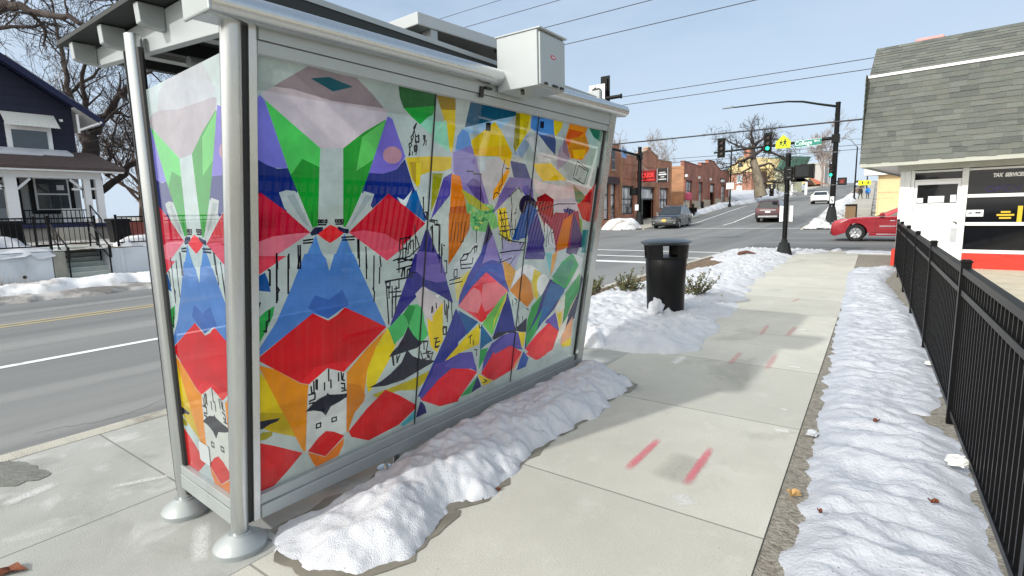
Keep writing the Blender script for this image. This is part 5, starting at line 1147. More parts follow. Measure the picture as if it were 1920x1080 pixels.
# litter bin: tapered slatted drum, flared neck with openings, domed lid
BS = 1.07; bc = Vector((-2.88, 8.08, 0)); BM = Matrix.Translation(bc) @ Matrix.Scale(BS, 4) @ Matrix.Translation(-bc); bin_ = thing('trash_can', 'tall black litter bin with domed lid standing in the snow', 'trash can', tuple(bc))
def at_(c, p): return [(c.x + x, c.y + y, c.z + z) for x, y, z in p]
mb = MB(); mb.M = BM; prof = [(0.27, 0.0), (0.272, 0.03), (0.262, 0.05), (0.275, 0.45), (0.29, 0.83), (0.285, 0.84), (0.28, 0.83), (0.262, 0.45), (0.25, 0.05), (0.05, 0.045)]
mb.lathe(prof, bc, 40); body = mb.build('bin_body', M_black, bin_, smooth=35)
mb = MB(); mb.M = BM
for k in range(4):
    a0 = R(50) + math.pi / 2 * k; st = [(a0 + R(52) * j / 6) for j in range(7)]
    for r0, r1 in ((0.292, 0.302),):
        for a, b in zip(st, st[1:]):
            q = [(r0, a), (r1, a), (r1, b), (r0, b)]
            lo = [(bc.x + r * math.cos(t), bc.y + r * math.sin(t), 0.832) for r, t in q]; hi = [(bc.x + (r + 0.018) * math.cos(t), bc.y + (r + 0.018) * math.sin(t), 1.015) for r, t in q]
            mb.add(lo + hi, [(3, 2, 1, 0), (4, 5, 6, 7), (0, 1, 5, 4), (1, 2, 6, 5), (2, 3, 7, 6), (3, 0, 4, 7)])
mb.lathe([(0.288, 0.822), (0.304, 0.824), (0.305, 0.85), (0.289, 0.85)], bc, 40)
mb.build('neck', M_black, bin_, smooth=35)
mb = MB(); mb.M = BM; mb.lathe([(0.30, 1.012), (0.322, 1.015), (0.362, 1.052), (0.366, 1.06), (0.345, 1.068), (0.27, 1.088), (0.15, 1.102), (0.01, 1.107)], bc, 48); mb.build('lid', M_lid, bin_, smooth=40)
mb = MB(); mb.M = BM; mb.lathe([(0.20, 0.80), (0.235, 0.835), (0.20, 0.838), (0.05, 0.80)], bc, 28); mb.build('liner', M_liner, bin_, smooth=40)
# snow clod leaning on the bin
mb = MB(); rnd = random.Random(5)
bm = bmesh.new(); bmesh.ops.create_icosphere(bm, subdivisions=3, radius=1)
for v in bm.verts: v.co = Vector((v.co.x * 0.11, v.co.y * 0.09, v.co.z * 0.15)) * (1 + 0.35 * noise.fractal(v.co * 2.1, 0.8, 2, 4))
mb.add([v.co + Vector((-2.86, 7.62, 0.16)) for v in bm.verts], [tuple(v.index for v in f.verts) for f in bm.faces]); bm.free()
tag(mb.build('snow_clod', M_snow, smooth=180, at=(-2.86, 7.62, 0.0)), 'loose lump of snow leaning on the foot of the black bin', 'snow lump')

# evergreen shrubs half buried in snow
M_leaf = attrmat('shrub_leaves', 0.6, 0.25, 25, 0)
M_twig = mat('twig', S(92, 74, 58), 0.9)
def shrub(c, rad, h, n, label, seed):
    rn = random.Random(seed); t = thing('shrub', label, 'shrub', c, 'shrubs round the black bin'); tw = MB(); lf = MB(); c = Vector(c)
    for k in range(n):
        a = rn.uniform(0, 6.28); e = rn.uniform(0.15, 1.3); L = h * rn.uniform(0.6, 1.15); d = Vector((math.cos(a) * math.cos(e), math.sin(a) * math.cos(e), math.sin(e)))
        p0 = c + Vector((rn.uniform(-.5, .5) * rad, rn.uniform(-.5, .5) * rad, 0)); p1 = p0 + d * L * 0.6; p2 = p0 + d * L + Vector((0, 0, L * 0.15))
        tw.tube([p0, p1, p2], [0.007, 0.005, 0.002], 4)
        for j in range(30):
            s_ = rn.uniform(0.25, 1.0); p = (p0.lerp(p1, s_ / 0.6) if s_ < 0.6 else p1.lerp(p2, (s_ - 0.6) / 0.4)); q = Vector((rn.uniform(-1, 1), rn.uniform(-1, 1), rn.uniform(-.2, 1))).normalized()
            u = q * rn.uniform(0.028, 0.05); v = q.orthogonal().normalized() * rn.uniform(0.008, 0.014)
            lf.col = rn.choice([S(70, 88, 52), S(92, 104, 62), S(58, 72, 46), S(120, 112, 70), S(84, 78, 52)]); lf.add([p, p + u * .5 + v, p + u, p + u * .5 - v], [(0, 1, 2, 3)])
    tw.build('stem', M_twig, t); lf.build('foliage', M_leaf, t)
shrub((-4.18, 9.6, 0.02), 0.30, 0.44, 42, 'low dark evergreen shrub in snow between shelter and black bin', 1)
shrub((-4.75, 9.3, 0.02), 0.22, 0.36, 26, 'small pale green shrub close beside the shelter end post', 2)
shrub((-2.95, 9.75, 0.02), 0.26, 0.46, 40, 'evergreen shrub showing on the pavement side behind the bin', 3)
shrub((-3.55, 9.4, 0.02), 0.15, 0.30, 12, 'little shrub peeking out directly left of the bin foot', 4)

# black steel fence on the right: posts with caps, rails and pickets
fx = lambda y: 0.495 - 0.034 * (y - 3)
def fence(name, label, posts, pos, zb, zt, gap, mb_up=None):
    """posts: list of parameters; pos(t)->(x,y); one thing with panels and posts"""
    p0 = pos(posts[0]); t = thing(name, label, 'fence', (p0[0], p0[1], zb))
    H = zt - zb
    for q in posts:
        x, y = pos(q); mb = MB(); mb.box(x - 0.03, x + 0.03, y - 0.03, y + 0.03, zb - 0.05, zt + 0.035); po = mb.build('post', M_black, t, bevel=0.003)
        mb = MB(); mb.box(x - 0.036, x + 0.036, y - 0.036, y + 0.036, zt + 0.0355, zt + 0.05); mb.box(x - 0.026, x + 0.026, y - 0.026, y + 0.026, zt + 0.0505, zt + 0.058); mb.build('post_cap', M_black, po, bevel=0.003)
    for a, b in zip(posts, posts[1:]):
        A, B = Vector(pos(a) + (0,)), Vector(pos(b) + (0,)); d = (B - A).normalized(); L = (B - A).length; mb = MB(); e0, e1 = A + d * 0.031, B - d * 0.031
        for z, hh, wd in ((zb + 0.09, 0.04, 0.034), (zt - 0.175, 0.04, 0.040), (zt - 0.02, 0.045, 0.046)): mb.beam(e0 + Vector((0, 0, z)), e1 + Vector((0, 0, z)), wd, hh)
        n = max(1, int((L - 0.06) / gap)); stp = (L - 0.06) / (n + 1)
        for k in range(1, n + 1):
            p = e0 + d * stp * k; mb.box(p.x - 0.0085, p.x + 0.0085, p.y - 0.0085, p.y + 0.0085, zb + 0.105, zt - 0.03)
        mb.build('fence_panel', M_black, t)
    return t
fence('metal_fence', 'black steel picket fence along the snowy verge on the right', [-6.9, -4.5, -2.1, 0.3, 2.66, 5.02, 7.42, 9.82, 12.2, 14.6, 16.6], lambda y: (fx(y), y), 0.0, 1.17, 0.098)

# ---------------------------------------------------------------- litter
M_paper = mat('waste_paper', S(232, 232, 228), 0.85, var=0.06, scale=20)
M_dryleaf = mat('dry_leaf', S(196, 160, 104), 0.8, var=0.3, scale=30); M_brleaf = mat('brown_leaf', S(110, 62, 40), 0.85, var=0.3, scale=30)
def crumple(name, c, sx, sy, sz, label, cat, m, seed):
    bm = bmesh.new(); bmesh.ops.create_icosphere(bm, subdivisions=3, radius=1); mb = MB()
    for v in bm.verts:
        q = noise.noise_vector(v.co * 2.3 + Vector((seed, 0, 0))); v.co = Vector((v.co.x * sx, v.co.y * sy, max(-0.2, v.co.z) * sz)) + Vector((q.x * sx, q.y * sy, q.z * sz)) * 0.55
    mb.add([v.co + Vector(c) for v in bm.verts], [tuple(v.index for v in f.verts) for f in bm.faces]); bm.free(); tag(mb.build(name, m, at=c), label, cat)
crumple('crumpled_paper', (0.40, 4.07) + (0.07,), 0.062, 0.075, 0.03, 'crumpled white paper napkin lying on the snow by the fence', 'litter', M_paper, 2.2)
crumple('crumpled_paper', (0.37, 6.60) + (0.05,), 0.05, 0.07, 0.02, 'small flat scrap of white paper near the fence foot', 'litter', M_paper, 5.2)
crumple('ice_chunk', (-0.40, 4.21) + (0.01,), 0.035, 0.04, 0.025, 'loose little chunk of ice on the gravel verge', 'ice', M_snow, 7.0)
def leaf(c, L, rz, m, label, up=0.02):
    mb = MB(); pts = []; c = Vector(c)
    for k in range(12):
        a = 2 * math.pi * k / 12; r = 1 + 0.35 * math.sin(3 * a + rz * 3); x, y = L * 0.5 * r * math.cos(a), L * 0.32 * r * math.sin(a); pts.append(c + Vector((x * math.cos(rz) - y * math.sin(rz), x * math.sin(rz) + y * math.cos(rz), up * (0.4 + abs(math.sin(a * 1.5))))))
    vs = [c + Vector((0, 0, 0.004))] + pts; mb.add(vs, [(0, k + 1, (k + 1) % 12 + 1) for k in range(12)])
    o = mb.build('dead_leaf', m, at=c); tag(o, label, 'leaf', 'dead leaves on the ground')
    sf = o.modifiers.new('thickness', 'SOLIDIFY'); sf.thickness = 0.0015
leaf((-0.38, 3.21) + (0.0,), 0.065, 0.4, M_dryleaf, 'pale dry leaf on the gravel at the edge of the icy strip', 0.035)
leaf((-0.03, 4.50) + (0.075,), 0.05, 1.0, M_brleaf, 'tiny dark leaf in the middle of the icy strip')
leaf((0.25, 3.40) + (0.07,), 0.045, 0.2, M_brleaf, 'brown leaf scrap low on the icy strip near the fence')
leaf((-0.23, 3.01) + (0.05,), 0.03, 2.2, M_brleaf, 'dark leaf fleck at the left edge of the icy strip')
leaf((-3.33, 0.46) + (0.0,), 0.12, 0.8, M_brleaf, 'russet fallen leaf at the bottom left corner of the pad')
leaf((-2.48, 9.82) + (0.05,), 0.05, 0.5, M_dryleaf, 'dry leaf in snow just right of the black bin')
leaf((-1.83, 2.33) + (0.0,), 0.035, 0.9, M_brleaf, 'dead leaf on the pavement against the snow ridge')
# curved strip of torn rubber edging and leaf drift in the planting strip
mb = MB(); q0 = Vector((-3.90, 18.45) + (0.12,)); mb.tube([q0 + Vector((-0.32, -0.05, -0.12)), q0 + Vector((-0.22, 0, 0.0)), q0 + Vector((0, 0.02, 0.05)), q0 + Vector((0.22, 0.05, 0.0)), q0 + Vector((0.34, 0.08, -0.10))], [0.03, 0.06, 0.05, 0.025, 0.015], 8)
tag(mb.build('tree_stub', mat('dark_bark', S(92, 58, 46), 0.9, var=0.3, scale=12), smooth=60, at=q0), 'dark curved root stub arching out of the snow near the kerb', 'branch')

# ---------------------------------------------------------------- signals and poles
M_lensoff = mat('lens_dark', (0.05, 0.035, 0.025), 0.3); M_lensred = mat('lens_red_off', (0.035, 0.012, 0.010), 0.3)
M_green = mat('green_light', S(40, 240, 180), 0.3, emit=1.4, var=0.02)
M_hand = mat('dont_walk_light', (0.25, 0.02, 0.015), 0.4, emit=0.05, var=0.02)
M_sgreen = mat('street_sign_green', S(22, 128, 112), 0.45, var=0.05); M_swhite = mat('sign_white', S(232, 236, 236), 0.45, var=0.04)
M_school = mat('fluorescent_yellow_green', S(214, 232, 0), 0.5, var=0.03); M_sblack = mat('sign_black', (0.01, 0.01, 0.01), 0.5); M_sblue = mat('sign_back_blue', S(140, 176, 226), 0.45, var=0.05)
M_galv = mat('galvanised_steel', S(120, 126, 128), 0.5, metal=0.5, var=0.15)
def mast_pole(name, label, c, h, r0, r1, bw=0.34, bh=0.75):
    t = thing(name, label, 'traffic pole', c); c = Vector(c); mb = MB()
    mb.tube([c + Vector((0, 0, bh * 0.6)), c + Vector((0, 0, h))], [r0, r1], 10); mb.lathe([(r1 * 1.15, h - 0.02), (r1 * 1.15, h + 0.04), (r1 * 0.5, h + 0.07)], c, 10); mb.build('pole', M_blackm, t, smooth=30)
    mb = MB(); mb.lathe([(bw, 0), (bw, 0.04), (bw * 0.62, bh), (bw * 0.60, bh + 0.03), (r0 * 1.25, bh + 0.06), (r0 * 1.2, bh + 0.16), (r0, bh + 0.18)], c, 8); mb.build('pole_base', M_base, t)
    return t
def signal(name, label, c, face, lit=None, h=1.25, group='traffic signals', plate=True):
    """three-lens head facing direction 'face' (2D), c = centre of the head"""
    t = thing(name, label, 'traffic light', c, group); c = Vector(c); f = Vector((face[0], face[1], 0)).normalized(); s_ = Vector((-f.y, f.x, 0)); up = Vector((0, 0, 1)); k = h / 1.25
    P = lambda a, b, d: c + s_ * a * k + up * b * k + f * d * k
    def pb(mb, a0, a1, b0, b1, d0, d1): mb.add([P(a, b, d) for d in (d0, d1) for a, b in ((a0, b0), (a1, b0), (a1, b1), (a0, b1))], [(3, 2, 1, 0), (4, 5, 6, 7), (0, 1, 5, 4), (1, 2, 6, 5), (2, 3, 7, 6), (3, 0, 4, 7)])
    mb = MB()
    for j in range(3): pb(mb, -0.18, 0.18, -0.60 + 0.405 * j, -0.21 + 0.405 * j, -0.14, 0.05)
    mb.build('housing', M_blackm, t, bevel=0.02)
    if plate: mb = MB(); pb(mb, -0.29, 0.29, -0.74, 0.76, -0.02, 0.0); mb.build('backplate', M_blackm, t)
    for j, cl in ((0, 'g'), (1, 'y'), (2, 'r')):
        z = -0.405 + 0.405 * j; m = M_green if lit == cl else (M_lensred if cl == 'r' else M_lensoff); mb = MB()
        mb.ext([P(0.135 * math.cos(a), z + 0.135 * math.sin(a), 0.0505) for a in [2 * math.pi * q / 20 for q in range(20)]], f * 0.02 * k); mb.build('lens', m, t)
        mb = MB(); arc = [R(-40) + R(260) * q / 14 for q in range(15)]
        for a, b in zip(arc, arc[1:]):
            mb.add([P(rr * math.cos(x_), z + rr * math.sin(x_), d) for rr in (0.15, 0.162) for x_, d in ((a, 0.0505), (b, 0.0505), (b, 0.24 if 0.6 < b < 2.6 else 0.18), (a, 0.24 if 0.6 < a < 2.6 else 0.18))], [(0, 1, 2, 3), (7, 6, 5, 4), (4, 5, 1, 0), (5, 6, 2, 1), (6, 7, 3, 2), (7, 4, 0, 3)])
        mb.build('visor', M_blackm, t)
    return t
def flat_sign(name, label, outline, origin, ux, m, thick=0.012, edge=None, cat='sign', group=None):
    """outline in sign coords; face towards ux x up"""
    ux = Vector(ux).normalized(); up = Vector((0, 0, 1)); n = ux.cross(up); o = Vector(origin); mb = MB()
    mb.ext([o + ux * a + up * b for a, b in outline], -n * thick); s_ = mb.build(name, m, at=origin); tag(s_, label, cat, group); return s_, (lambda a, b, d=0.003: o + ux * a + up * b + n * d), ux, up, n

# pole A: short pedestrian signal pole on this corner
pA = Vector((-3.0, 19.65, 0)); t = thing('pedestrian_pole', 'short black pedestrian signal pole standing in snow at the near corner', 'signal pole', tuple(pA)); mb = MB()
mb.tube([pA + Vector((0, 0, 0.3)), pA + Vector((0, 0, 3.28))], 0.075, 14); mb.build('pole', M_blackm, t, smooth=40)
mb = MB(); mb.lathe([(0.25, 0), (0.25, 0.03), (0.165, 0.36), (0.16, 0.40), (0.10, 0.43), (0.095, 0.50), (0.078, 0.52)], pA, 8); mb.build('pole_base', M_base, t)
mb = MB(); mb.tube([pA + Vector((0, 0, 3.26)), pA + Vector((0, 0, 3.31))], [0.085, 0.08], 14); mb.build('cap', M_base, t, smooth=40)
mb = MB(); q = pA + Vector((0.05, 0.0, 2.67)); mb.box(q.x - 0.16, q.x + 0.1, q.y - 0.10, q.y + 0.12, q.z - 0.24, q.z + 0.20); mb.build('clamp', M_blackm, t, bevel=0.02)
mb = MB(); mb.box(q.x - 0.05, q.x + 0.06, q.y - 0.112, q.y - 0.1005, q.z + 0.11, q.z + 0.125); mb.box(q.x - 0.05, q.x + 0.06, q.y - 0.112, q.y - 0.1005, q.z - 0.14, q.z - 0.125); mb.box(q.x + 0.02, q.x + 0.04, q.y - 0.115, q.y - 0.1005, q.z - 0.01, q.z + 0.01); mb.build('band', M_galv, t)
mb = MB(); q = pA + Vector((0.44, 0.05, 2.70)); mb.box(q.x - 0.27, q.x + 0.26, q.y - 0.09, q.y + 0.10, q.z - 0.21, q.z + 0.21); ph = mb.build('pedestrian_signal_housing', M_blackm, t, bevel=0.035)
mb = MB(); mb.box(q.x - 0.21, q.x + 0.17, q.y - 0.097, q.y - 0.0905, q.z - 0.16, q.z + 0.16); mb.build('rear_cover', M_base, ph, bevel=0.003)
mb = MB(); mb.box(q.x + 0.22, q.x + 0.30, q.y - 0.10, q.y + 0.34, q.z - 0.22, q.z + 0.23); mb.box(q.x - 0.10, q.x + 0.30, q.y + 0.101, q.y + 0.34, q.z + 0.211, q.z + 0.24); mb.build('visor', M_blackm, ph, bevel=0.02)
mb = MB(); mb.box(pA.x - 0.20, pA.x + 0.20, pA.y + 0.08, pA.y + 0.09, 1.10, 1.62); mb.build('sign_plate', M_swhite, t, bevel=0.02)
mb = MB(); mb.box(pA.x - 0.05, pA.x + 0.05, pA.y - 0.085, pA.y - 0.06, 2.02, 2.03); mb.build('tape', M_galv, t)

# pole B: mast arm with signals over the main street, far right corner
pB = Vector((-3.84, 44.5, g(44.5)))
t = mast_pole('traffic_pole', 'tall black traffic pole with mast arm and curved lamp arm at the far right corner', tuple(pB), 8.35, 0.19, 0.15, 0.42, 1.0)
mb = MB(); mb.tube([pB + Vector((0, 0, 5.95)), pB + Vector((-0.35, 0, 5.98)), pB + Vector((-8.3, 0, 5.62))], [0.13, 0.12, 0.07], 10); mb.box(pB.x - 0.26, pB.x + 0.22, pB.y - 0.22, pB.y + 0.22, pB.z + 5.66, pB.z + 6.22); mb.build('mast_arm', M_blackm, t, smooth=30)
mb = MB(); mb.tube([pB + Vector((0, 0, 8.1)), pB + Vector((-1.2, 0, 8.42)), pB + Vector((-2.2, 0, 8.72)), pB + Vector((-3.2, 0, 8.86)), pB + Vector((-4.6, 0, 8.90)), pB + Vector((-6.9, 0, 8.92))], [0.085, 0.075, 0.07, 0.06, 0.05, 0.045], 8)
la = mb.build('lamp_arm', M_blackm, t, smooth=40)
mb = MB(); mb.box(pB.x - 7.75, pB.x - 6.9, pB.y - 0.12, pB.y + 0.12, pB.z + 8.90, pB.z + 8.97); mb.box(pB.x - 7.1, pB.x - 6.95, pB.y - 0.05, pB.y + 0.05, pB.z + 8.971, pB.z + 9.06); mb.build('lamp_head', M_galv, la, bevel=0.02)
mb = MB(); mb.box(pB.x - 0.13, pB.x + 0.12, pB.y - 0.235, pB.y - 0.20, pB.z + 1.45, pB.z + 1.92); bt = mb.build('button_plaque', M_swhite, t)
mb = MB(); mb.box(pB.x - 0.06, pB.x - 0.0, pB.y - 0.239, pB.y - 0.2355, pB.z + 1.62, pB.z + 1.74); mb.box(pB.x + 0.02, pB.x + 0.07, pB.y - 0.239, pB.y - 0.2355, pB.z + 1.55, pB.z + 1.70); mb.build('symbol', M_sblack, bt)
mb = MB(); mb.lathe([(0.05, 0), (0.05, 0.12)], (pB.x, pB.y - 0.22, pB.z + 1.2), 10); mb.build('push_button', M_galv, t)
mb = MB(); mb.tube([pB + Vector((0, 0, 2.72)), pB + Vector((0, 0, 2.76))], [0.193, 0.193], 12); mb.tube([pB + Vector((0, 0, 4.98)), pB + Vector((0, 0, 5.02))], [0.183, 0.183], 12); mb.build('band', M_galv, t)
zB = pB.z
signal('traffic_light', 'unlit black traffic light at the outer end of the mast arm', (-11.55, 44.38, 6.18), (0.05, -1), None, 1.25)
signal('traffic_light', 'traffic light with green lit on the mast arm, beside the yellow school sign', (-8.22, 44.38, 6.27), (0.05, -1), 'g', 1.22)
signal('traffic_light', 'green lit traffic light strapped to the tall pole at mid height', (-3.98, 44.18, 3.98), (-0.25, -1), 'g', 0.95, plate=False)
# pedestrian head with hand on the same pole
mb = MB(); mb.box(pB.x + 0.25, pB.x + 0.80, pB.y - 0.12, pB.y + 0.12, zB + 2.70, zB + 3.22); ph = mb.build('pedestrian_signal_housing', M_blackm, t, bevel=0.03)
mb = MB(); mb.box(pB.x + 0.32, pB.x + 0.73, pB.y - 0.126, pB.y - 0.1205, zB + 2.77, zB + 3.15); mb.build('display', M_lensred, ph)
mb = MB()
for k in range(5): mb.box(pB.x + 0.42 + 0.045 * k, pB.x + 0.45 + 0.045 * k, pB.y - 0.129, pB.y - 0.1265, zB + 2.96, zB + 3.06 + 0.02 * (2 - abs(k - 2)))
mb.box(pB.x + 0.42, pB.x + 0.63, pB.y - 0.129, pB.y - 0.1265, zB + 2.84, zB + 2.955); mb.build('hand_symbol', M_hand, ph)
mb = MB(); mb.box(pB.x + 0.19, pB.x + 0.25, pB.y - 0.05, pB.y + 0.05, zB + 2.9, zB + 3.0); mb.build('bracket', M_blackm, ph)
# yellow school crossing sign: pentagon with two walking children
o = Vector((-7.17, 44.33, 5.78)); s_, F, ux, up, n = flat_sign('school_sign', 'fluorescent yellow school crossing pentagon on the mast arm', [(-0.50, 0), (0.50, 0), (0.50, 0.50), (0, 0.98), (-0.50, 0.50)], o, (1, 0, 0.0), M_school)
mb = MB()
for dx, dy, sc in ((-0.14, 0.14, 0.85), (0.12, 0.13, 1.0)):
    q = lambda a, b: F(dx + a * sc, dy + b * sc)
    mb.poly(*[q(0.05 * math.cos(a), 0.50 + 0.055 * math.sin(a)) for a in [2 * math.pi * k / 12 for k in range(12)]])
    mb.poly(q(-0.08, 0.20), q(0.06, 0.18), q(0.07, 0.43), q(-0.05, 0.44)); mb.poly(q(-0.08, 0.20), q(0.0, 0.20), q(-0.09, 0.0), q(-0.15, 0.0)); mb.poly(q(0.0, 0.2), q(0.07, 0.19), q(0.16, 0.01), q(0.10, 0.0))
    mb.poly(q(-0.05, 0.42), q(-0.04, 0.34), q(-0.17, 0.27), q(-0.18, 0.31)); mb.poly(q(0.05, 0.42), q(0.06, 0.34), q(0.16, 0.24), q(0.18, 0.28))
mb.build('symbol', M_sblack, s_)
bd = MB(); ol = [(-0.47, 0.03), (0.47, 0.03), (0.47, 0.485), (0, 0.935), (-0.47, 0.485)]; il = [(-0.45, 0.05), (0.45, 0.05), (0.45, 0.475), (0, 0.905), (-0.45, 0.475)]
for k in range(5): bd.poly(F(*ol[k]), F(*ol[(k + 1) % 5]), F(*il[(k + 1) % 5]), F(*il[k]))
bd.build('border', M_sblack, s_)
# street name blade
o = Vector((-6.42, 44.33, 5.72)); sl_, F, ux, up, n = flat_sign('street_sign', 'green street name sign reading College on the mast arm', [(0, 0.02), (1.72, 0.10), (1.72, 0.57), (0, 0.49)], o, (1, 0, 0), M_sgreen)
mb = MB(); put_text(mb, 'College', 0.42, F(0.58, 0.305), Vector((1, 0, 0.046)), up, 0.002, bold=0.004, sx=0.85); put_text(mb, 'Blvd', 0.20, F(1.42, 0.40), Vector((1, 0, 0.046)), up, 0.002, bold=0.003); mb.build('lettering', M_swhite, sl_)
mb = MB()
for (a, b) in (((0, .02), (1.72, .10)), ((0, .465), (1.72, .545))): mb.poly(F(a[0], a[1]), F(b[0], b[1]), F(b[0], b[1] + .022), F(a[0], a[1] + .022))
mb.build('border', M_swhite, sl_)

# pole C: far left corner
pC = Vector((-18.28, 44.4, g(44.4))); t = mast_pole('traffic_pole', 'black signal pole before the brick liquor shop on the far left corner', tuple(pC), 6.55, 0.19, 0.16, 0.42, 0.95)
mb = MB(); mb.tube([pC + Vector((0, 0, 5.85)), pC + Vector((-0.02, -0.4, 5.9)), pC + Vector((-0.1, -6.2, 6.1))], [0.12, 0.11, 0.09], 10); mb.box(pC.x - 0.2, pC.x + 0.2, pC.y - 0.25, pC.y + 0.2, pC.z + 5.55, pC.z + 6.1); mb.build('mast_arm', M_blackm, t, smooth=30)
mb = MB(); mb.box(pC.x - 0.85, pC.x - 0.22, pC.y - 0.2, pC.y + 0.2, pC.z + 2.55, pC.z + 3.2); mb.build('pedestrian_signal_housing', M_blackm, t, bevel=0.03)
mb = MB(); mb.box(pC.x - 0.30, pC.x + 0.02, pC.y - 0.235, pC.y - 0.21, pC.z + 1.25, pC.z + 1.75); mb.build('button_plaque', M_swhite, t)
mb = MB(); mb.tube([pC + Vector((0.26, 0, 0.8)), pC + Vector((0.26, 0, 6.0))], 0.02, 6); mb.build('conduit', M_galv, t)
signal('traffic_light', 'traffic light seen edge on beside the shelter end post', (-18.35, 37.9, 6.55), (1, 0.1), None, 1.35)
s_, *_ = flat_sign('street_sign', 'pale blue backed sign seen on the left mast arm', [(0, 0), (1.5, 0), (1.5, 0.75), (0, 0.75)], (-18.25, 40.6, 5.75), (-0.15, 1, 0), M_sblue)

# pole D: near left corner, hidden by the shelter save the arm tip with its turn sign
pD = Vector((-17.2, 21.0, 0)); t = mast_pole('traffic_pole', 'black mast arm whose tip shows above the shelter roof corner', tuple(pD), 6.6, 0.19, 0.15, 0.42, 1.0)
mb = MB(); mb.tube([pD + Vector((0, 0, 6.2)), pD + Vector((7.73, 0, 6.21))], [0.13, 0.075], 10); mb.lathe([(0.09, -0.02), (0.09, 0.02)], (0, 0, 0), 10) if False else None; mb.build('mast_arm', M_blackm, t, smooth=30)
mb = MB(); mb.tube([Vector((-9.50, 21, 6.21)), Vector((-9.46, 21, 6.21))], [0.1, 0.1], 10); mb.build('arm_cap', M_blackm, t, smooth=30)
s_, F, ux, up, n = flat_sign('turn_sign', 'white left turn arrow sign peeking over the shelter roof', [(-0.36, -0.42), (0.36, -0.42), (0.36, 0.36), (-0.36, 0.36)], (-10.50, 20.86, 6.42), (1, 0, 0), M_swhite)
mb = MB()
arc = [R(-10 + 125 * k / 10) for k in range(11)]
for a, b in zip(arc, arc[1:]): mb.poly(F(0.04 + 0.13 * math.cos(a), 0.02 + 0.13 * math.sin(a)), F(0.04 + 0.21 * math.cos(a), 0.02 + 0.21 * math.sin(a)), F(0.04 + 0.21 * math.cos(b), 0.02 + 0.21 * math.sin(b)), F(0.04 + 0.13 * math.cos(b), 0.02 + 0.13 * math.sin(b)))
mb.poly(F(0.17, -0.30), F(0.25, -0.30), F(0.25, 0.02), F(0.17, 0.02)); mb.poly(F(-0.04, 0.29), F(-0.26, 0.18), F(-0.02, 0.06)); mb.build('symbol', M_sblack, s_)
signal('traffic_light', 'traffic light head on the arm behind the shelter roof corner', (-10.30, 21.25, 6.62), (0.0, 1), None, 0.9)

# ---------------------------------------------------------------- street lamps down the hill
def lamp(c, h, arm, label):
    c = Vector(c); t = thing('street_lamp', label, 'street lamp', tuple(c), 'street lamps along the hill'); mb = MB(); mb.tube([c, c + Vector((0, 0, h))], [0.11, 0.07], 8); mb.build('pole', M_blackm, t, smooth=40)
    if arm:
        a = Vector((arm, 0, 0)); mb = MB(); mb.tube([c + Vector((0, 0, h - 0.05)), c + a * 0.35 + Vector((0, 0, h + 0.9)), c + a * 0.7 + Vector((0, 0, h + 1.25)), c + a + Vector((0, 0, h + 1.3))], [0.06, 0.05, 0.05, 0.04], 7); mb.build('lamp_arm', M_galv, t, smooth=40)
        mb = MB(); e = c + a + Vector((0, 0, h + 1.27)); mb.box(min(e.x, e.x + arm * 0.25), max(e.x, e.x + arm * 0.25), e.y - .12, e.y + .12, e.z - .05, e.z + .06); mb.build('lamp_head', M_galv, t)
    mb = MB(); mb.lathe([(0.2, 0), (0.2, 0.3), (0.12, 0.35)], c, 8); mb.build('pole_base', M_base, t)
    return t
lamp((-16.5, 67.9, g(67.9)), 7.2, 0, 'tall thin black lamp post past the second brick shop')
lamp((-16.2, 107, g(107)), 6.0, 3.0, 'grey lamp post with curved arm before the orange roofed building')
lamp((-4.8, 84, g(84)), 6.9, -2.2, 'lamp post with arm over the road behind the two walkers')
lamp((-4.9, 118, g(118)), 8.5, -2.5, 'farthest lamp post on the right near the yellow warning sign')
# plates on lamp post
for (c, lab) in (((-16.5, 67.75, g(67.9) + 2.1), 'white parking sign on the tall thin lamp post'), ((-16.2, 106.8, g(107) + 2.2), 'white sign on the lamp post with curved arm')):
    s_, *_ = flat_sign('parking_sign', lab, [(-0.42, 0), (0.42, 0), (0.42, 0.75), (-0.42, 0.75)], c, (1, 0, 0), M_swhite)
pp = Vector((-4.9, 103, g(103))); s_, F, ux, up, n = flat_sign('warning_sign', 'wide fluorescent yellow sign far up the right pavement', [(-0.85, 0), (0.85, 0), (0.85, 0.75), (-0.85, 0.75)], pp + Vector((0.3, -0.06, 1.65)), (1, 0, 0), M_school)
mb = MB(); mb.box(pp.x + 0.26, pp.x + 0.34, pp.y - 0.04, pp.y + 0.04, pp.z, pp.z + 2.4); mb.build('sign_post', M_galv, s_)
mb = MB()
for a in (-0.4, 0.35): mb.poly(F(a, .2), F(a + .25, .2), F(a + .2, .6), F(a + .05, .6))
mb.build('symbol', M_sblack, s_)
# low bollards and signal cabinet
bl = None
for k, (x, y) in enumerate(((-17.6, 57.2), (-17.5, 60.3))):
    mb = MB(); z = g(y); mb.box(x - .12, x + .12, y - .12, y + .12, z, z + 1.0); mb.lathe([(0.17, 1.0), (0.12, 1.1)], (x, y, z), 4)
    tag(mb.build('bollard', M_blackm, at=(x, y, z), bevel=0.02), ('nearer' if k == 0 else 'farther') + ' of two squat dark bollards on the left pavement before the second shop', 'bollard', 'bollards by the brick shops')
for k, (x, y) in enumerate(((-18.3, 94.0), (-17.4, 99.0))):
    mb = MB(); z = g(y) + 0.5; mb.box(x - .3, x + .3, y - .3, y + .3, z, z + 1.2); mb.box(x - .35, x + .35, y - .35, y + .35, z + 1.2005, z + 1.3)
    tag(mb.build('gate_pier', M_blackm, at=(x, y, z)), ('left' if k == 0 else 'right') + ' dark pier at the snowy lawn beyond the old tree', 'pier', 'piers on the lawn')
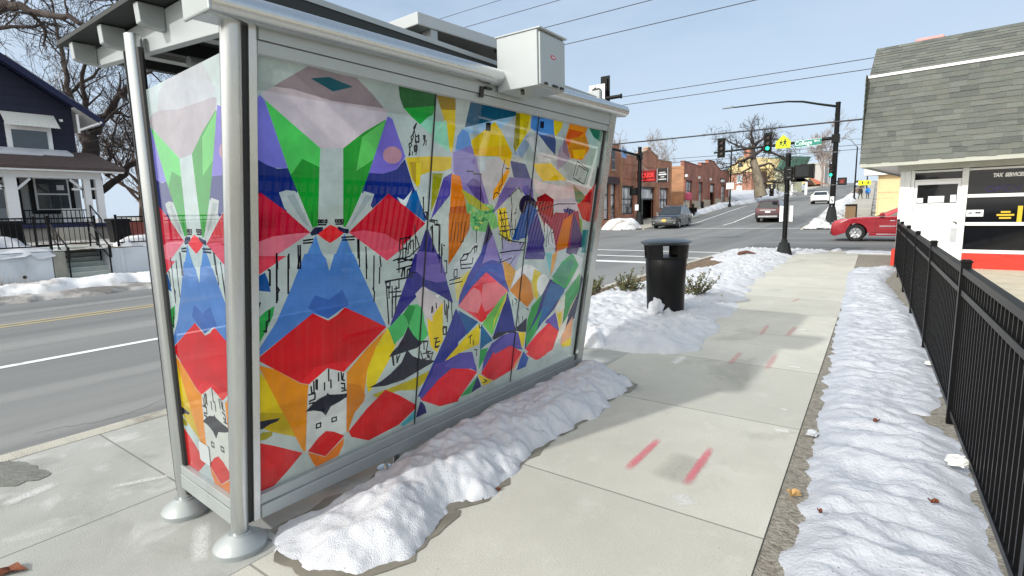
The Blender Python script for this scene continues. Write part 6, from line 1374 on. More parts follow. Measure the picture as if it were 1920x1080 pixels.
x, y, z = -2.75, 45.6, g(45.6); t = thing('newspaper_box', 'brown and black street box beside the tall traffic pole foot', 'street box', (x, y, z)); mb = MB(); mb.box(x - .32, x + .32, y - .25, y + .25, z + .1, z + 1.2); mb.build('box_body', mat('brown_box', S(120, 96, 66), 0.6), t, bevel=0.02)
mb = MB(); mb.box(x - .36, x + .36, y - .3, y + .3, z + 1.2005, z + 1.32); mb.box(x - .36, x + .36, y - .3, y + .3, z, z + .0995); mb.box(x + .3205, x + .37, y - .3, y + .3, z + .0995, z + 1.2); mb.build('casing', M_blackm, t)
# overhead wires
M_wire = mat('wire', (0.03, 0.03, 0.035), 0.6)
def wire(y, z, r, label, x0=-45, x1=30, sag=0.35, skew=0.0):
    mb = MB(); P = [Vector((x0 + (x1 - x0) * k / 24, y + skew * (k / 24 - .5), z - sag * (1 - (2 * k / 24 - 1) ** 2) + sag * 0.6)) for k in range(25)]; mb.tube(P, r, 5)
    tag(mb.build('power_line', M_wire, at=P[0]), label, 'overhead wire', 'wires crossing over the street')
wire(12, 7.30, 0.007, 'overhead wire crossing the sky highest on the left, nearest the camera')
wire(12, 6.88, 0.008, 'second overhead wire from the left above the shelter roof')
wire(12, 6.33, 0.009, 'overhead wire passing just left of the grey roof box')
wire(12, 5.82, 0.009, 'overhead wire passing behind the grey roof box to its right')
wire(24, 6.95, 0.014, 'upper of the two thin wires ending at the shingled roof')
wire(24, 6.58, 0.014, 'lower of the two thin wires ending at the shingled roof')
wire(24, 4.84, 0.030, 'thick dark cable running behind the tall traffic pole')
wire(60, 7.15, 0.025, 'upper of two distant wires behind the school sign'); wire(60, 6.75, 0.025, 'lower of two distant wires behind the school sign')

# ================================================================ TAX OFFICE (right)
M_wallw = mat('white_boarding', S(226, 228, 228), 0.6, var=0.05, scale=3, col2=S(206, 208, 208), thr=(0.6, 0.8))
M_trimw = mat('white_trim', S(236, 237, 236), 0.5, var=0.04, scale=4)
M_trimg = mat('grey_trim', S(176, 178, 168), 0.6, var=0.08, scale=4)
M_redb = mat('red_painted_board', S(196, 52, 36), 0.6, var=0.18, scale=5, stretch=(1, 1, 8), col2=S(168, 36, 26), thr=(0.5, 0.75))
M_glass = mat('dark_window_glass', (0.007, 0.008, 0.010), 0.05, var=0.3, scale=2, spec=0.4)
M_glass2 = mat('house_window_glass', (0.035, 0.045, 0.055), 0.05, var=0.3, scale=2, spec=0.9)
M_neon = mat('unlit_neon', S(54, 36, 92), 0.4, emit=0.06, var=0.03); M_yel = mat('yellow_vinyl', S(206, 176, 40), 0.5, var=0.04)
M_shingle = attrmat('roof_shingles', 0.92, 0.28, 60, 0.8, 160)
M_ply = mat('plywood', S(226, 200, 154), 0.75, var=0.10, scale=2.0, stretch=(1, 1, 6), col2=S(208, 176, 124), thr=(0.5, 0.75))
M_steel = mat('door_steel', S(236, 238, 240), 0.45, var=0.03, scale=3)
tx = thing('tax_office', 'white tax services office with grey shingled mansard roof and red painted base', 'office building', (0.0, 17.35, 0))
TM = Matrix.Translation((0.0, 17.35, 0)) @ Matrix.Rotation(math.atan2(-0.113, 0.994), 4, 'Z')
def tmb(): m = MB(); m.M = TM; return m
mb = tmb(); mb.box(0, 9.2, 0.15, 9, -0.05, 2.44); mb.box(0, 0.22, 0.0, 0.1495, 0.42, 2.44); mb.box(0.0, 0.02, 0.1505, 9, 0.42, 2.44)
for k in range(4): mb.box(-0.012, -0.0005, 0.3 + k * 0.45, 0.32 + k * 0.45, 0.42, 2.44)
mb.box(0.225, 0.30, 0.02, 0.1495, 0.0, 2.44); mb.box(1.235, 1.36, 0.02, 0.1495, 0.0, 2.44); mb.box(0.06, 0.10, -0.012, -0.0005, 0.42, 2.4)
mb.build('wall', M_wallw, tx)
mb = tmb(); mb.box(-0.07, 0.10, -0.05, 9.05, -0.05, 0.415); mb.box(0.101, 0.224, -0.03, 0.1, -0.05, 0.40); mb.box(1.365, 9.2, -0.03, 0.1495, -0.05, 0.36); mb.build('red_base', M_redb, tx)
mb = tmb(); mb.box(0.305, 1.23, 0.06, 0.10, 0.04, 1.60); mb.box(0.305, 1.23, 0.06, 0.10, 2.07, 2.16); mb.box(0.305, 0.37, 0.06, 0.10, 1.6005, 2.0695); mb.box(1.165, 1.23, 0.06, 0.10, 1.6005, 2.0695)
dr = mb.build('door', M_steel, tx, bevel=0.003)
mb = tmb(); mb.box(0.3705, 1.1645, 0.075, 0.085, 1.6005, 2.0695); mb.build('door_glass', M_glass, dr)
mb = tmb(); mb.box(0.60, 0.92, 0.070, 0.0745, 1.62, 1.78); mb.box(1.04, 1.15, 0.070, 0.0745, 1.62, 1.80); mb.box(0.38, 0.50, 0.070, 0.0745, 1.62, 1.74); mb.build('notice', M_trimw, dr)
mb = tmb(); mb.box(1.10, 1.22, 0.052, 0.0595, 0.62, 0.98); mb.build('lock_guard', mat('lock_steel', S(190, 194, 198), 0.4, metal=0.5), dr); mb = tmb(); mb.tube([(1.20, 0.04, 1.08), (1.20, 0.02, 1.12), (1.14, 0.02, 1.14)], 0.012, 6); mb.build('handle', M_black, dr)
mb = tmb(); mb.box(0.305, 1.23, 0.075, 0.085, 2.205, 2.37); mb.build('transom_window', M_glass, tx)
mb = tmb(); mb.box(0.305, 1.23, 0.04, 0.12, 2.165, 2.2); mb.box(0.305, 1.23, 0.04, 0.12, 2.375, 2.42)
for z0, z1 in ((0.365, 0.45), (1.04, 1.12), (1.72, 1.80), (2.375, 2.42)): mb.box(1.365, 9.2, 0.03, 0.1495, z0, z1)
for x0 in (4.1, 6.9): mb.box(x0, x0 + 0.09, 0.02, 0.1495, 0.4505, 2.3745)
mb.build('window_frame', M_trimw, tx, bevel=0.004)
for z0, z1 in ((0.4505, 1.0395), (1.1205, 1.7195), (1.8005, 2.3745)):
    mb = tmb(); mb.box(1.365, 9.15, 0.09, 0.10, z0, z1); wo = mb.build('window', M_glass, tx)
    if z0 > 1.8:
        mb = tmb(); put_text(mb, 'TAX  SERVICES', 0.118, (2.07, 0.086, 2.23), (1, 0, 0), (0, 0, 1), 0.002, bold=0.007, sx=0.70, shear=0.15); mb.build('lettering', M_trimw, wo)
        mb = tmb(); cx = 1.70
        def neon(pts): mb.tube([(cx + a * 0.78, 0.080, 1.84 + b * 0.75) for a, b in pts], 0.010, 6)
        neon([(0.10 + 0.10 * math.cos(a), 0.10 + 0.085 * math.sin(a)) for a in [2 * math.pi * k / 16 for k in range(17)]]); neon([(0.25, 0), (0.27, 0.2), (0.37, 0.19), (0.38, 0.12), (0.27, 0.09)]); neon([(0.56, 0.2), (0.44, 0.19), (0.43, 0.1), (0.53, 0.1), (0.43, 0.1), (0.42, 0.01), (0.55, 0.01)]); neon([(0.60, 0), (0.63, 0.2), (0.74, 0.01), (0.77, 0.21)])
        mb.build('open_sign', M_neon, wo)
    elif z0 > 1.1:
        mb = tmb()
        for a0, a1, b in ((2.00, 2.17, 1.34), (1.93, 2.24, 1.27), (1.98, 2.19, 1.20)): mb.box(a0, a1, 0.084, 0.0895, b, b + 0.042)
        mb.box(2.29, 2.375, 0.084, 0.0895, 1.125, 1.50); mb.build('vinyl_lettering', M_yel, wo)
        mb = tmb(); mb.box(1.37, 1.69, 0.084, 0.0895, 1.26, 1.42); mb.build('notice', M_trimw, wo); mb = tmb()
        mb.box(1.41, 1.48, 0.082, 0.0835, 1.33, 1.36); mb.box(1.54, 1.64, 0.082, 0.0835, 1.33, 1.37); mb.build('print', M_sblack, wo)
    else:
        mb = tmb(); mb.lathe([(0.20, 0.0), (0.21, 0.15), (0.17, 0.3), (0.05, 0.36)], (1.56, 0.4, 0.46), 14); mb.build('furniture', M_trimw, wo)
mb = tmb(); mb.box(-0.02, 9.2, -0.06, 0.145, 2.445, 2.60); mb.box(-0.06, -0.0205, -0.06, 9, 2.445, 2.60); fa = mb.build('fascia', M_trimg, tx)
mb = tmb(); mb.box(-0.74, 9.3, -0.80, 9.4, 2.6005, 2.625); mb.build('soffit', M_trimw, tx)
mb = tmb(); mb.box(-0.78, 9.3, -0.84, -0.8005, 2.55, 2.68); mb.box(-0.78, -0.7405, -0.80, 9.4, 2.55, 2.68); mb.build('eaves_board', M_trimg, tx, bevel=0.004)
# shingle courses on the steep lower slope, the upper slope and the left return
rn = random.Random(11); mb = tmb(); tones = [S(103, 107, 102), S(108, 112, 107), S(98, 102, 98), S(112, 116, 110), S(104, 108, 102), S(92, 96, 93), S(108, 110, 104), S(102, 106, 100)]
def course(P0, ux, up_, nrm, length, rows_, rh, inset=0.0):
    P0 = Vector(P0); ux = Vector(ux); up_ = Vector(up_).normalized(); nrm = Vector(nrm).normalized()
    for r_ in range(rows_):
        x = -rn.uniform(0, 0.3) + inset * r_ / rows_; x_end = length
        while x < x_end:
            wdt = rn.uniform(0.16, 0.36); a, b = max(x, inset * r_ / rows_), min(x + wdt, x_end); x += wdt
            if b - a < 0.02: continue
            mb.col = rn.choice(tones); dz = rn.uniform(0, 0.010) if rn.random() < 0.6 else 0.02
            lo = P0 + up_ * (r_ * rh - dz); hi = P0 + up_ * ((r_ + 1) * rh + 0.01); th = 0.014 + rn.uniform(0, 0.008)
            mb.add([lo + ux * a + nrm * 0.002, lo + ux * b + nrm * 0.002, lo + ux * b + nrm * th, lo + ux * a + nrm * th, hi + ux * a, hi + ux * b, hi + ux * b + nrm * 0.004, hi + ux * a + nrm * 0.004],
                   [(0, 3, 2, 1), (3, 7, 6, 2), (1, 2, 6, 5), (0, 4, 7, 3)])
course((-0.78, -0.84, 2.66), (1, 0, 0), (0, 0.36, 2.16), (0, -2.16, 0.36), 10.1, 17, 0.1285, 0.0)
course((-0.76, -0.46, 4.86), (1, 0, 0), (0, 0.72, 0.80), (0, -0.80, 0.72), 10.0, 10, 0.108, 0.0)
course((-0.78, 9.4, 2.66), (0, -1, 0), (0.005, 0, 2.16), (-2.16, 0, 0.005), 10.2, 17, 0.1285)
mb.build('roof', M_shingle, tx)
mb = tmb(); mb.add([(-0.775, -0.835, 2.66), (9.3, -0.835, 2.66), (9.3, -0.47, 4.83), (-0.755, -0.47, 4.83), (-0.775, 9.4, 2.66), (-0.755, 9.4, 4.83), (9.3, 9.4, 2.66), (9.3, 9.4, 4.83)], [(0, 1, 2, 3), (4, 0, 3, 5), (4, 5, 7, 6), (1, 6, 7, 2)])
mb.add([(-0.755, -0.455, 4.85), (9.3, -0.455, 4.85), (9.3, 0.27, 5.66), (-0.755, 0.27, 5.66), (-0.755, 9.4, 4.85), (-0.755, 9.4, 5.66), (9.3, 9.4, 4.85), (9.3, 9.4, 5.66)], [(0, 1, 2, 3), (4, 0, 3, 5), (3, 2, 7, 5), (4, 5, 7, 6), (1, 6, 7, 2)])
mb.build('roof_deck', mat('roof_felt', S(96, 98, 92), 0.9), tx)
mb = tmb(); mb.box(-0.80, 9.3, -0.52, -0.44, 4.80, 4.86); mb.box(-0.82, -0.8005, -0.52, 9.4, 4.80, 4.86); mb.build('white_band', M_trimw, tx)
mb = tmb(); mb.box(0.02, 0.62, 0.5, 0.9, 5.64, 5.80); mb.build('roof_vent', mat('vent_pink', S(206, 150, 146), 0.7), tx, bevel=0.05)
mb = tmb(); mb.lathe([(0.35, 5.66), (0.35, 5.86), (0.28, 5.98), (0.1, 6.02)], (2.42, 0.75, 0), 14); mb.build('roof_fan', mat('vent_dark', S(70, 72, 78), 0.6), tx)

# boarded building up the right side
c0 = (-1.40, 55.10, 1.70); bz = g(46)
bp = thing('boarded_building', 'building with bare plywood boarded front and white fascia beyond the red car', 'building', (-1.2, 46, bz))
mb = MB(); mb.box(-1.25, 9, 46.2, 60, bz - 0.3, bz + 4.4); mb.build('wall', mat('tan_wall', S(200, 190, 172), 0.8), bp)
for k, (x0, x1) in enumerate(((-1.20, 0.03), (0.06, 1.28), (1.31, 2.53))):
    for z0, z1 in ((0.05, 2.05), (2.07, 3.28)):
        mb = MB(); mb.box(x0, x1, 46.16, 46.195, bz + z0, bz + z1); mb.build('plywood_sheet', M_ply, bp)
mb = MB(); mb.box(0.0, 0.09, 46.13, 46.1595, bz + 0.02, bz + 3.28); mb.box(-1.28, -1.205, 46.12, 46.195, bz, bz + 3.28); mb.build('batten', M_ply, bp)
mb = MB(); mb.box(-2.1, 9, 45.7, 47, bz + 3.29, bz + 4.7); mb.build('fascia', M_trimw, bp)
mb = MB(); mb.box(-1.6, -1.25, 58, 58.3, bz, bz + 3.2); mb.build('side_post', M_black, bp)

# ================================================================ BRICK SHOPS (left, beyond the crossing)
M_brick = brickmat('brown_brick', S(190, 130, 104), S(168, 108, 84), S(176, 148, 130))
M_brick2 = brickmat('tan_brick', S(186, 138, 102), S(166, 118, 86), S(174, 148, 124))
M_brick3 = brickmat('brown_painted_brick', S(174, 116, 98), S(158, 104, 88), S(154, 116, 102))
M_coping = mat('stone_coping', S(178, 160, 140), 0.85); M_stone = mat('stone_base', S(184, 170, 148), 0.85, var=0.2, scale=2)
M_frame = mat('black_shopfront', (0.016, 0.017, 0.018), 0.4); M_pane = mat('shop_pane', (0.62, 0.65, 0.67), 0.06, var=0.5, scale=0.9, spec=0.9, col2=(0.05, 0.055, 0.06), thr=(0.52, 0.64))  # shop pane: bright snow reflection put into the pale base colour
M_dark = mat('dark_interior', (0.008, 0.008, 0.009), 0.8)
M_neonred = mat('red_sign', S(130, 8, 12), 0.4, var=0.1); M_neonlit = mat('red_letters', S(235, 60, 56), 0.4, emit=0.4, var=0.02)
def frame_at(origin, along):
    a = Vector((along[0], along[1], 0)).normalized(); into = Vector((-a.y, a.x, 0)); m = Matrix((a, into, Vector((0, 0, 1)))).transposed().to_4x4(); return Matrix.Translation(Vector(origin)) @ m
def shop(name, label, origin, along, length, depth, base, head, top, openings, brick, zground, grid=True, endbrick=None):
    """front wall of piers, sills and a parapet outline; each opening gets its own frame, panes or dark doorway"""
    M = frame_at(origin, along); t = thing(name, label, 'shop', origin); z0 = zground
    mb = MB(); mb.M = M; xs = 0
    for (a, b, sill, hd, kind) in openings:
        if a > xs: mb.box(xs, a, 0, 0.4, z0 - 1.2, head)
        if sill > z0: mb.box(a + .0005, b - .0005, 0.05, 0.4, z0 - 1.2, sill)
        xs = b
    mb.box(xs, length, 0, 0.4, z0 - 1.2, head)
    mb.ext([(0, 0, head + .0005)] + [(x, 0, z) for x, z in top] + [(length, 0, head + .0005)], (0, 0.4, 0)); mb.build('front_wall', brick, t)
    mb = MB(); mb.M = M; h = min(z for _, z in top) - 0.5
    mb.box(0, 0.35, 0.4005, depth, z0 - 1.2, h); mb.box(length - 0.35, length, 0.4005, depth, z0 - 1.2, h); mb.box(0.3505, length - 0.3505, depth - 0.3, depth, z0 - 1.2, h); mb.build('side_wall', endbrick or brick, t)
    mb = MB(); mb.M = M; mb.box(0.3505, length - 0.3505, 0.4005, depth - 0.3005, h - 0.4, h - 0.3); mb.build('roof', mat('flat_roof', S(150, 150, 150), 0.9), t)
    mb = MB(); mb.M = M
    for (xa, za), (xb, zb) in zip(top, top[1:]):
        if abs(xb - xa) > 0.05: mb.beam((xa, 0.2, za + 0.06), (xb, 0.2, zb + 0.06), 0.5, 0.11)
    mb.build('coping', M_coping if brick is not M_brick3 else mat('brown_coping', S(128, 84, 70), 0.8), t)
    mb = MB(); mb.M = M; mb.box(0.5, length - 0.5, 1.2, 1.25, z0 - 1, head); mb.build('interior', M_dark, t)
    for (a, b, sill, hd, kind) in openings:
        mb = MB(); mb.M = M; f = 0.09
        mb.box(a, a + f, 0.18, 0.28, sill, head); mb.box(b - f, b, 0.18, 0.28, sill, head); mb.box(a + f, b - f, 0.18, 0.28, head - 0.22, head); mb.box(a + f, b - f, 0.18, 0.28, sill, sill + 0.12)
        n = max(1, int(round((b - a) / 0.95))); tr = head - 1.25
        if kind == 'win':
            for k in range(1, n): x = a + (b - a) * k / n; mb.box(x - .04, x + .04, 0.19, 0.27, sill + 0.12, head - 0.22)
            mb.box(a + f, b - f, 0.185, 0.275, tr, tr + 0.1); mb.box(a + f, b - f, 0.19, 0.27, sill + 0.85, sill + 0.9)
        else: mb.box(a + f, b - f, 0.185, 0.275, tr, tr + 0.14)
        wf = mb.build('shopfront' if kind == 'win' else 'doorway', M_frame, t)
        mb = MB(); mb.M = M
        if kind == 'win': mb.box(a + f, b - f, 0.225, 0.235, sill + 0.12, head - 0.22)
        else:
            m2 = max(2, int((b - a) / 0.55))
            for k in range(m2): x = a + f + (b - a - 2 * f) * k / m2; mb.box(x + .03, x + (b - a - 2 * f) / m2 - .03, 0.225, 0.235, tr + 0.14, head - 0.24)
        mb.build('pane', M_pane, wf)
    return t, M
zb_ = g(44)
b0, M0 = shop('brick_shop', 'taller brown brick corner building with narrow upper windows at far left', (-19.95, 40.4, 0), (0, 1), 3.55, 12, 0.3, 4.05, [(0, 7.1), (3.55, 7.1)], [(0.5, 1.65, zb_ + 0.5, 0, 'win'), (1.85, 2.95, zb_ + 0.2, 0, 'win')], M_brick, zb_)
mb = MB(); mb.M = M0; mb.box(0.2, 3.1, -0.25, -0.0005, 3.75, 4.35); mb.build('awning', M_frame, b0)
for a in (0.35, 1.95):
    mb = MB(); mb.M = M0; mb.box(a, a + 0.65, -0.03, -0.0005, 5.0, 6.6); wn = mb.build('window', M_glass, b0); mb = MB(); mb.M = M0; mb.box(a - .1, a + .75, -0.12, -0.0005, 4.86, 4.995); mb.box(a - .05, a + .70, -0.06, -0.0305, 5.75, 5.82); mb.build('sill', M_coping, wn)
b1, M1 = shop('brick_shop', 'brown brick shop with stepped parapet, red liquor sign and dark doorway', (-19.95, 43.96, 0), (-0.004, 1), 13.2, 16, 0.5, 3.72,
    [(0, 6.35), (3.9, 6.35), (4.6, 6.75), (5.6, 6.95), (6.4, 7.15), (6.4, 7.4), (7.4, 7.4), (7.4, 7.15), (8.2, 6.95), (9.3, 6.7), (9.3, 6.45), (13.2, 6.45)], [(0.55, 3.3, 1.15, 0, 'win'), (4.9, 8.6, 0.45, 0, 'door'), (9.9, 12.6, 1.5, 0, 'win')], M_brick, 0.5)
mb = MB(); mb.M = M1
for z in (4.35, 5.6): mb.box(0.5, 4.6, -0.05, -0.0005, z, z + 0.09); mb.box(4.9, 8.8, -0.05, -0.0005, z, z + 0.09); mb.box(9.4, 12.7, -0.05, -0.0005, z, z + 0.09)
mb.box(0, 0.4, -0.1, -0.0005, 0.2, 6.4); mb.box(4.62, 4.88, -0.06, -0.0005, 0.2, 6.3); mb.box(8.85, 9.2, -0.06, -0.0005, 0.2, 6.3); mb.box(12.8, 13.2, -0.1, -0.0005, 0.2, 6.4); mb.build('brick_band', M_brick2, b1)
# hanging signs
def blade(name, label, y, x0, x1, z0, z1, m, cat='shop sign'):
    mb = MB(); mb.box(x0, x1, y - .12, y + .12, z0, z1); s_ = mb.build(name, m, at=(x0, y, z0), bevel=0.03); tag(s_, label, cat); return s_
s_ = blade('liquor_sign', 'red glowing liquor sign projecting from the brick shop', 47.0, -19.55, -17.75, 4.02, 5.05, M_neonred)
mb = MB(); put_text(mb, 'LIQUOR', 0.56, (-18.65, 46.87, 4.58), (1, 0, 0), (0, 0, 1), 0.01, bold=0.012, sx=0.68); mb.box(-19.4, -17.9, 46.855, 46.8795, 4.14, 4.2); mb.build('lettering', M_neonlit, s_)
mb = MB(); mb.tube([(-19.9, 47.0, 6.0), (-18.6, 47.0, 5.05)], 0.02, 5); mb.tube([(-19.95, 47, 4.9), (-19.5, 47, 4.9)], 0.03, 5); mb.build('hanger', M_galv, s_)
s_ = blade('black_sign', 'black hanging sign with white lettering beside the red liquor sign', 49.75, -18.7, -17.65, 4.05, 5.35, M_sblack)
mb = MB(); 
for z, a, b, h in ((4.92, -18.5, -17.9, .06), (4.70, -18.55, -17.8, .12), (4.50, -18.35, -18.0, .07), (4.28, -18.55, -17.8, .08)): mb.box(a, b, 49.622, 49.6295, z, z + h)
mb.box(-18.7, -18.67, 49.622, 49.6295, 4.06, 5.34); mb.box(-17.68, -17.65, 49.622, 49.6295, 4.06, 5.34); mb.build('lettering', M_swhite, s_)
mb = MB(); mb.tube([(-19.95, 49.75, 5.2), (-18.7, 49.75, 5.2)], 0.03, 5); mb.build('hanger', M_galv, s_)
z2 = 1.25
b2, M2 = shop('brick_shop', 'long brown shop with sunlit orange end wall, curved parapet and black doorways', (-19.85, 61.0, 0), (-0.045, 1), 24.3, 15, 1.2, 4.75,
    [(0, 6.75), (7.5, 6.55), (7.5, 7.0), (11.2, 7.15), (11.2, 7.6), (14.8, 7.6), (14.8, 7.45), (16.2, 7.1), (18.2, 6.75), (18.2, 6.65), (24.3, 6.85)],
    [(0.7, 3.7, 1.35, 0, 'win'), (6.6, 8.7, 1.4, 0, 'win'), (12.6, 15.4, 1.7, 0, 'door'), (19.4, 22.2, 2.0, 0, 'win')], M_brick3, z2, endbrick=M_brick2)
mb = MB(); mb.M = M2; mb.box(-0.03, -0.0005, 0.0, 15, 0.3, 6.3); mb.build('end_wall', M_brick2, b2)
mb = MB(); mb.M = M2
for a, b in ((0, 0.68), (3.72, 6.58), (8.72, 12.58), (15.42, 19.38), (22.22, 24.3)): mb.box(a, b, -0.08, -0.0005, 0.2, 2.3 + 0.03 * a)
mb.build('stone_plinth', M_stone, b2)
for a in (0.2, 5.8, 11.6, 18.2, 23.6):
    mb = MB(); mb.M = M2; mb.box(a - .14, a + .14, -0.16, -0.0005, 2.6, 4.7); pl_ = mb.build('pilaster', M_brick3, b2); mb = MB(); mb.M = M2; mb.lathe([(0.05, 5.0), (0.17, 5.05), (0.19, 5.2), (0.12, 5.32), (0.02, 5.36)], (a, -0.22, 0), 10); mb.build('globe_lamp', M_trimw, pl_)
mb = MB(); mb.M = M2; mb.box(18.4, 20.9, -0.12, -0.0005, 4.95, 5.6); sg = mb.build('sign_board', M_sblack, b2); mb = MB(); mb.M = M2; mb.box(18.6, 20.7, -0.125, -0.1205, 5.1, 5.45); mb.build('sign_face', M_swhite, sg)
# small kiosk post with pink top in front of the second shop
mb = MB(); mb.box(-18.75, -18.55, 58.9, 59.1, 0.9, 2.4); k_ = mb.build('vending_post', mat('cream_post', S(206, 190, 170), 0.7), at=(-18.65, 59, 0.9)); tag(k_, 'pale post with pink head at the corner of the second brick shop', 'post'); mb = MB(); mb.lathe([(0.28, 2.4), (0.36, 2.6), (0.34, 3.1), (0.12, 3.3)], (-18.65, 59, 0), 12); mb.build('head', mat('pink_paint', S(190, 84, 110), 0.6), k_)
mb = MB(); mb.box(-17.9, -16.5, 54.2, 55.0, g(54.5) + 0.35, g(54.5) + 0.45); mb.box(-17.8, -17.7, 54.3, 54.9, g(54.5), g(54.5) + 0.3495); mb.box(-16.7, -16.6, 54.3, 54.9, g(54.5), g(54.5) + 0.3495); mb.box(-17.9, -16.5, 54.95, 55.02, g(54.5) + 0.4505, g(54.5) + 0.85); tag(mb.build('street_bench', M_black, at=(-17.2, 54.6, g(54.5))), 'dark low bench on the left pavement behind the dark car', 'bench')

# ---------------------------------------------------------------- brick house with yellow gable, orange roofed building
M_yelp = mat('yellow_paint_wood', S(204, 186, 136), 0.7, var=0.06, scale=2); M_greenr = mat('green_roof', S(62, 96, 82), 0.8, var=0.15, scale=2); M_palew = mat('pale_green_siding', S(188, 188, 160), 0.75, var=0.08, scale=1, stretch=(1, 1, 10))
M_brick4 = brickmat('red_brick', S(168, 118, 96), S(150, 100, 80), S(164, 142, 128))
yh = thing('brick_house', 'red brick house with yellow pediment gable and green roof behind the old bare tree', 'house', (-29.7, 131.7, 4.0))
MH = frame_at((-32.4, 133.6, 0), (5.2, -3.2)); L_ = 6.1
def hm(): m = MB(); m.M = MH; return m
mb = hm(); mb.box(0, L_, 0, 4.19, 2.5, 9.2); mb.build('brick_wall', M_brick4, yh)
mb = hm(); mb.box(-0.2, L_ + 0.2, -0.3, 11, 9.2005, 9.95); mb.ext([(-0.5, -0.35, 9.9505), (L_ + 0.5, -0.35, 9.9505), (L_ / 2, -0.35, 12.4)], (0, 0.3, 0)); mb.build('gable', M_yelp, yh)
mb = hm(); mb.ext([(-0.7, -0.5, 9.9), (L_ / 2, -0.5, 12.75), (L_ / 2, -0.5, 12.45), (-0.35, -0.5, 9.9)], (0, 11.5, 0)); mb.ext([(L_ + 0.7, -0.5, 9.9), (L_ / 2, -0.5, 12.75), (L_ / 2, -0.5, 12.45), (L_ + 0.35, -0.5, 9.9)], (0, 11.5, 0)); mb.build('gable_trim', M_yelp, yh)
mb = hm(); mb.ext([(L_ / 2 - 0.9, -0.4, 10.5), (L_ / 2 + 0.9, -0.4, 10.5), (L_ / 2 + 0.5, -0.4, 11.2), (L_ / 2, -0.4, 11.4), (L_ / 2 - 0.5, -0.4, 11.2)], (0, 0.04, 0)); mb.build('fan_window', M_glass2, yh)
for z in (4.6, 7.0):
    mb = hm(); mb.box(1.9, 3.5, -0.06, -0.0005, z, z + 1.7); wn = mb.build('window', M_trimw, yh); mb = hm(); mb.box(2.05, 3.35, -0.075, -0.0605, z + .12, z + .8); mb.box(2.05, 3.35, -0.075, -0.0605, z + .88, z + 1.58); mb.build('pane', mat('pale_pane', S(170, 186, 190), 0.1, var=0.2), wn); mb = hm(); mb.box(1.7, 3.7, -0.16, -0.0005, z - .15, z - .0005); mb.build('sill', M_trimw, wn)
mb = hm(); mb.box(-9, 0.0, 5, 14, 2.5, 9.3); mb.build('side_wing', M_brick4, yh)
mb = hm(); mb.ext([(-9.5, 4.0, 9.3005), (L_ + 3.7, 4.0, 9.3005), (L_ + 2, 8, 12.6), (-6, 8, 12.6)], (0, 8, 0)); mb.build('roof', M_greenr, yh)
mb = hm(); mb.box(L_ + 0.001, L_ + 0.8, 1.5, 4.19, 2.5, 9.2); mb.build('dark_recess', mat('dark_porch', S(70, 52, 46), 0.8), yh)
mb = hm(); mb.box(0, L_ + 3.2, 4.2, 12, 2.5, 9.295); mb.build('siding_wall', M_palew, yh)
mb = hm(); mb.box(L_ + 0.2, L_ + 2.3, 3.8, 4.1995, 6.4, 9.8); mb.ext([(L_ + 0.0, 3.6, 9.8005), (L_ + 2.6, 3.6, 9.8005), (L_ + 1.3, 3.6, 12.0)], (0, 4, 0)); mb.build('dormer', M_yelp, yh)
for a in (L_ + 1.0, L_ + 2.2): mb = hm(); mb.box(a, a + 0.7, 4.12, 4.1995, 4.9, 7.0); mb.build('window', M_glass2, yh)
mb = hm(); mb.box(-3.2, -1.4, 7, 8.4, 12.2, 15.6); mb.build('chimney', M_brick, yh)
M_oroof = mat('orange_tile_roof', S(196, 108, 72), 0.8, var=0.12, scale=1); M_dbrick = brickmat('dark_brick', S(128, 84, 66), S(112, 72, 56), S(120, 96, 84))
oh = thing('orange_roof_house', 'long low brick building with orange tiled roof far up the left side', 'building', (-28, 205, 6))
MO = frame_at((-33.5, 189, 0), (11, 33)); mb = MB(); mb.M = MO; mb.box(0, 34, 0, 10, 4, 8.6); mb.build('wall', M_dbrick, oh)
mb = MB(); mb.M = MO; mb.ext([(-1, -1.2, 8.6005), (-1, 5, 11.8), (-1, 11, 8.6005)], (36, 0, 0)); rf = mb.build('roof', M_oroof, oh)
for a in (3, 17):
    mb = MB(); mb.M = MO; mb.ext([(a, -1.6, 8.3), (a + 9, -1.6, 8.3), (a + 4.5, -1.6, 10.4)], (0, 3, 0)); mb.build('gable', M_dbrick, oh); mb = MB(); mb.M = MO; mb.ext([(a - .5, -1.8, 8.2), (a + 4.5, -1.8, 10.7), (a + 4.5, -1.8, 10.4), (a + .2, -1.8, 8.2)], (0, 3.4, 0)); mb.ext([(a + 9.5, -1.8, 8.2), (a + 4.5, -1.8, 10.7), (a + 4.5, -1.8, 10.4), (a + 8.8, -1.8, 8.2)], (0, 3.4, 0)); mb.build('gable_trim', M_yelp, oh)
gb = thing('grey_block', 'plain grey block building standing above the orange roof', 'building', (-33, 262, 8)); mb = MB(); mb.box(-36, -26, 262, 275, 6, 18.5); mb.build('wall', mat('grey_render', S(176, 172, 168), 0.8), gb); mb = MB(); mb.box(-36.3, -25.7, 261.7, 275.3, 18.5005, 19.0); mb.build('parapet', M_trimg, gb)
wh = thing('white_hut', 'small pale structure at the roadside above the white car', 'hut', (-15.5, 118, g(118))); z = g(118)
for x_ in (-17.4, -14.9): mb = MB(); mb.box(x_, x_ + .4, 118, 118.4, z, z + 2.6); mb.build('post', M_trimw, wh); mb = MB(); mb.ext([(-17.8, 117.6, z + 2.6005), (-14.1, 117.6, z + 2.6005), (-15.9, 117.6, z + 3.6)], (0, 2.5, 0)); mb.build('roof', M_trimw, wh)
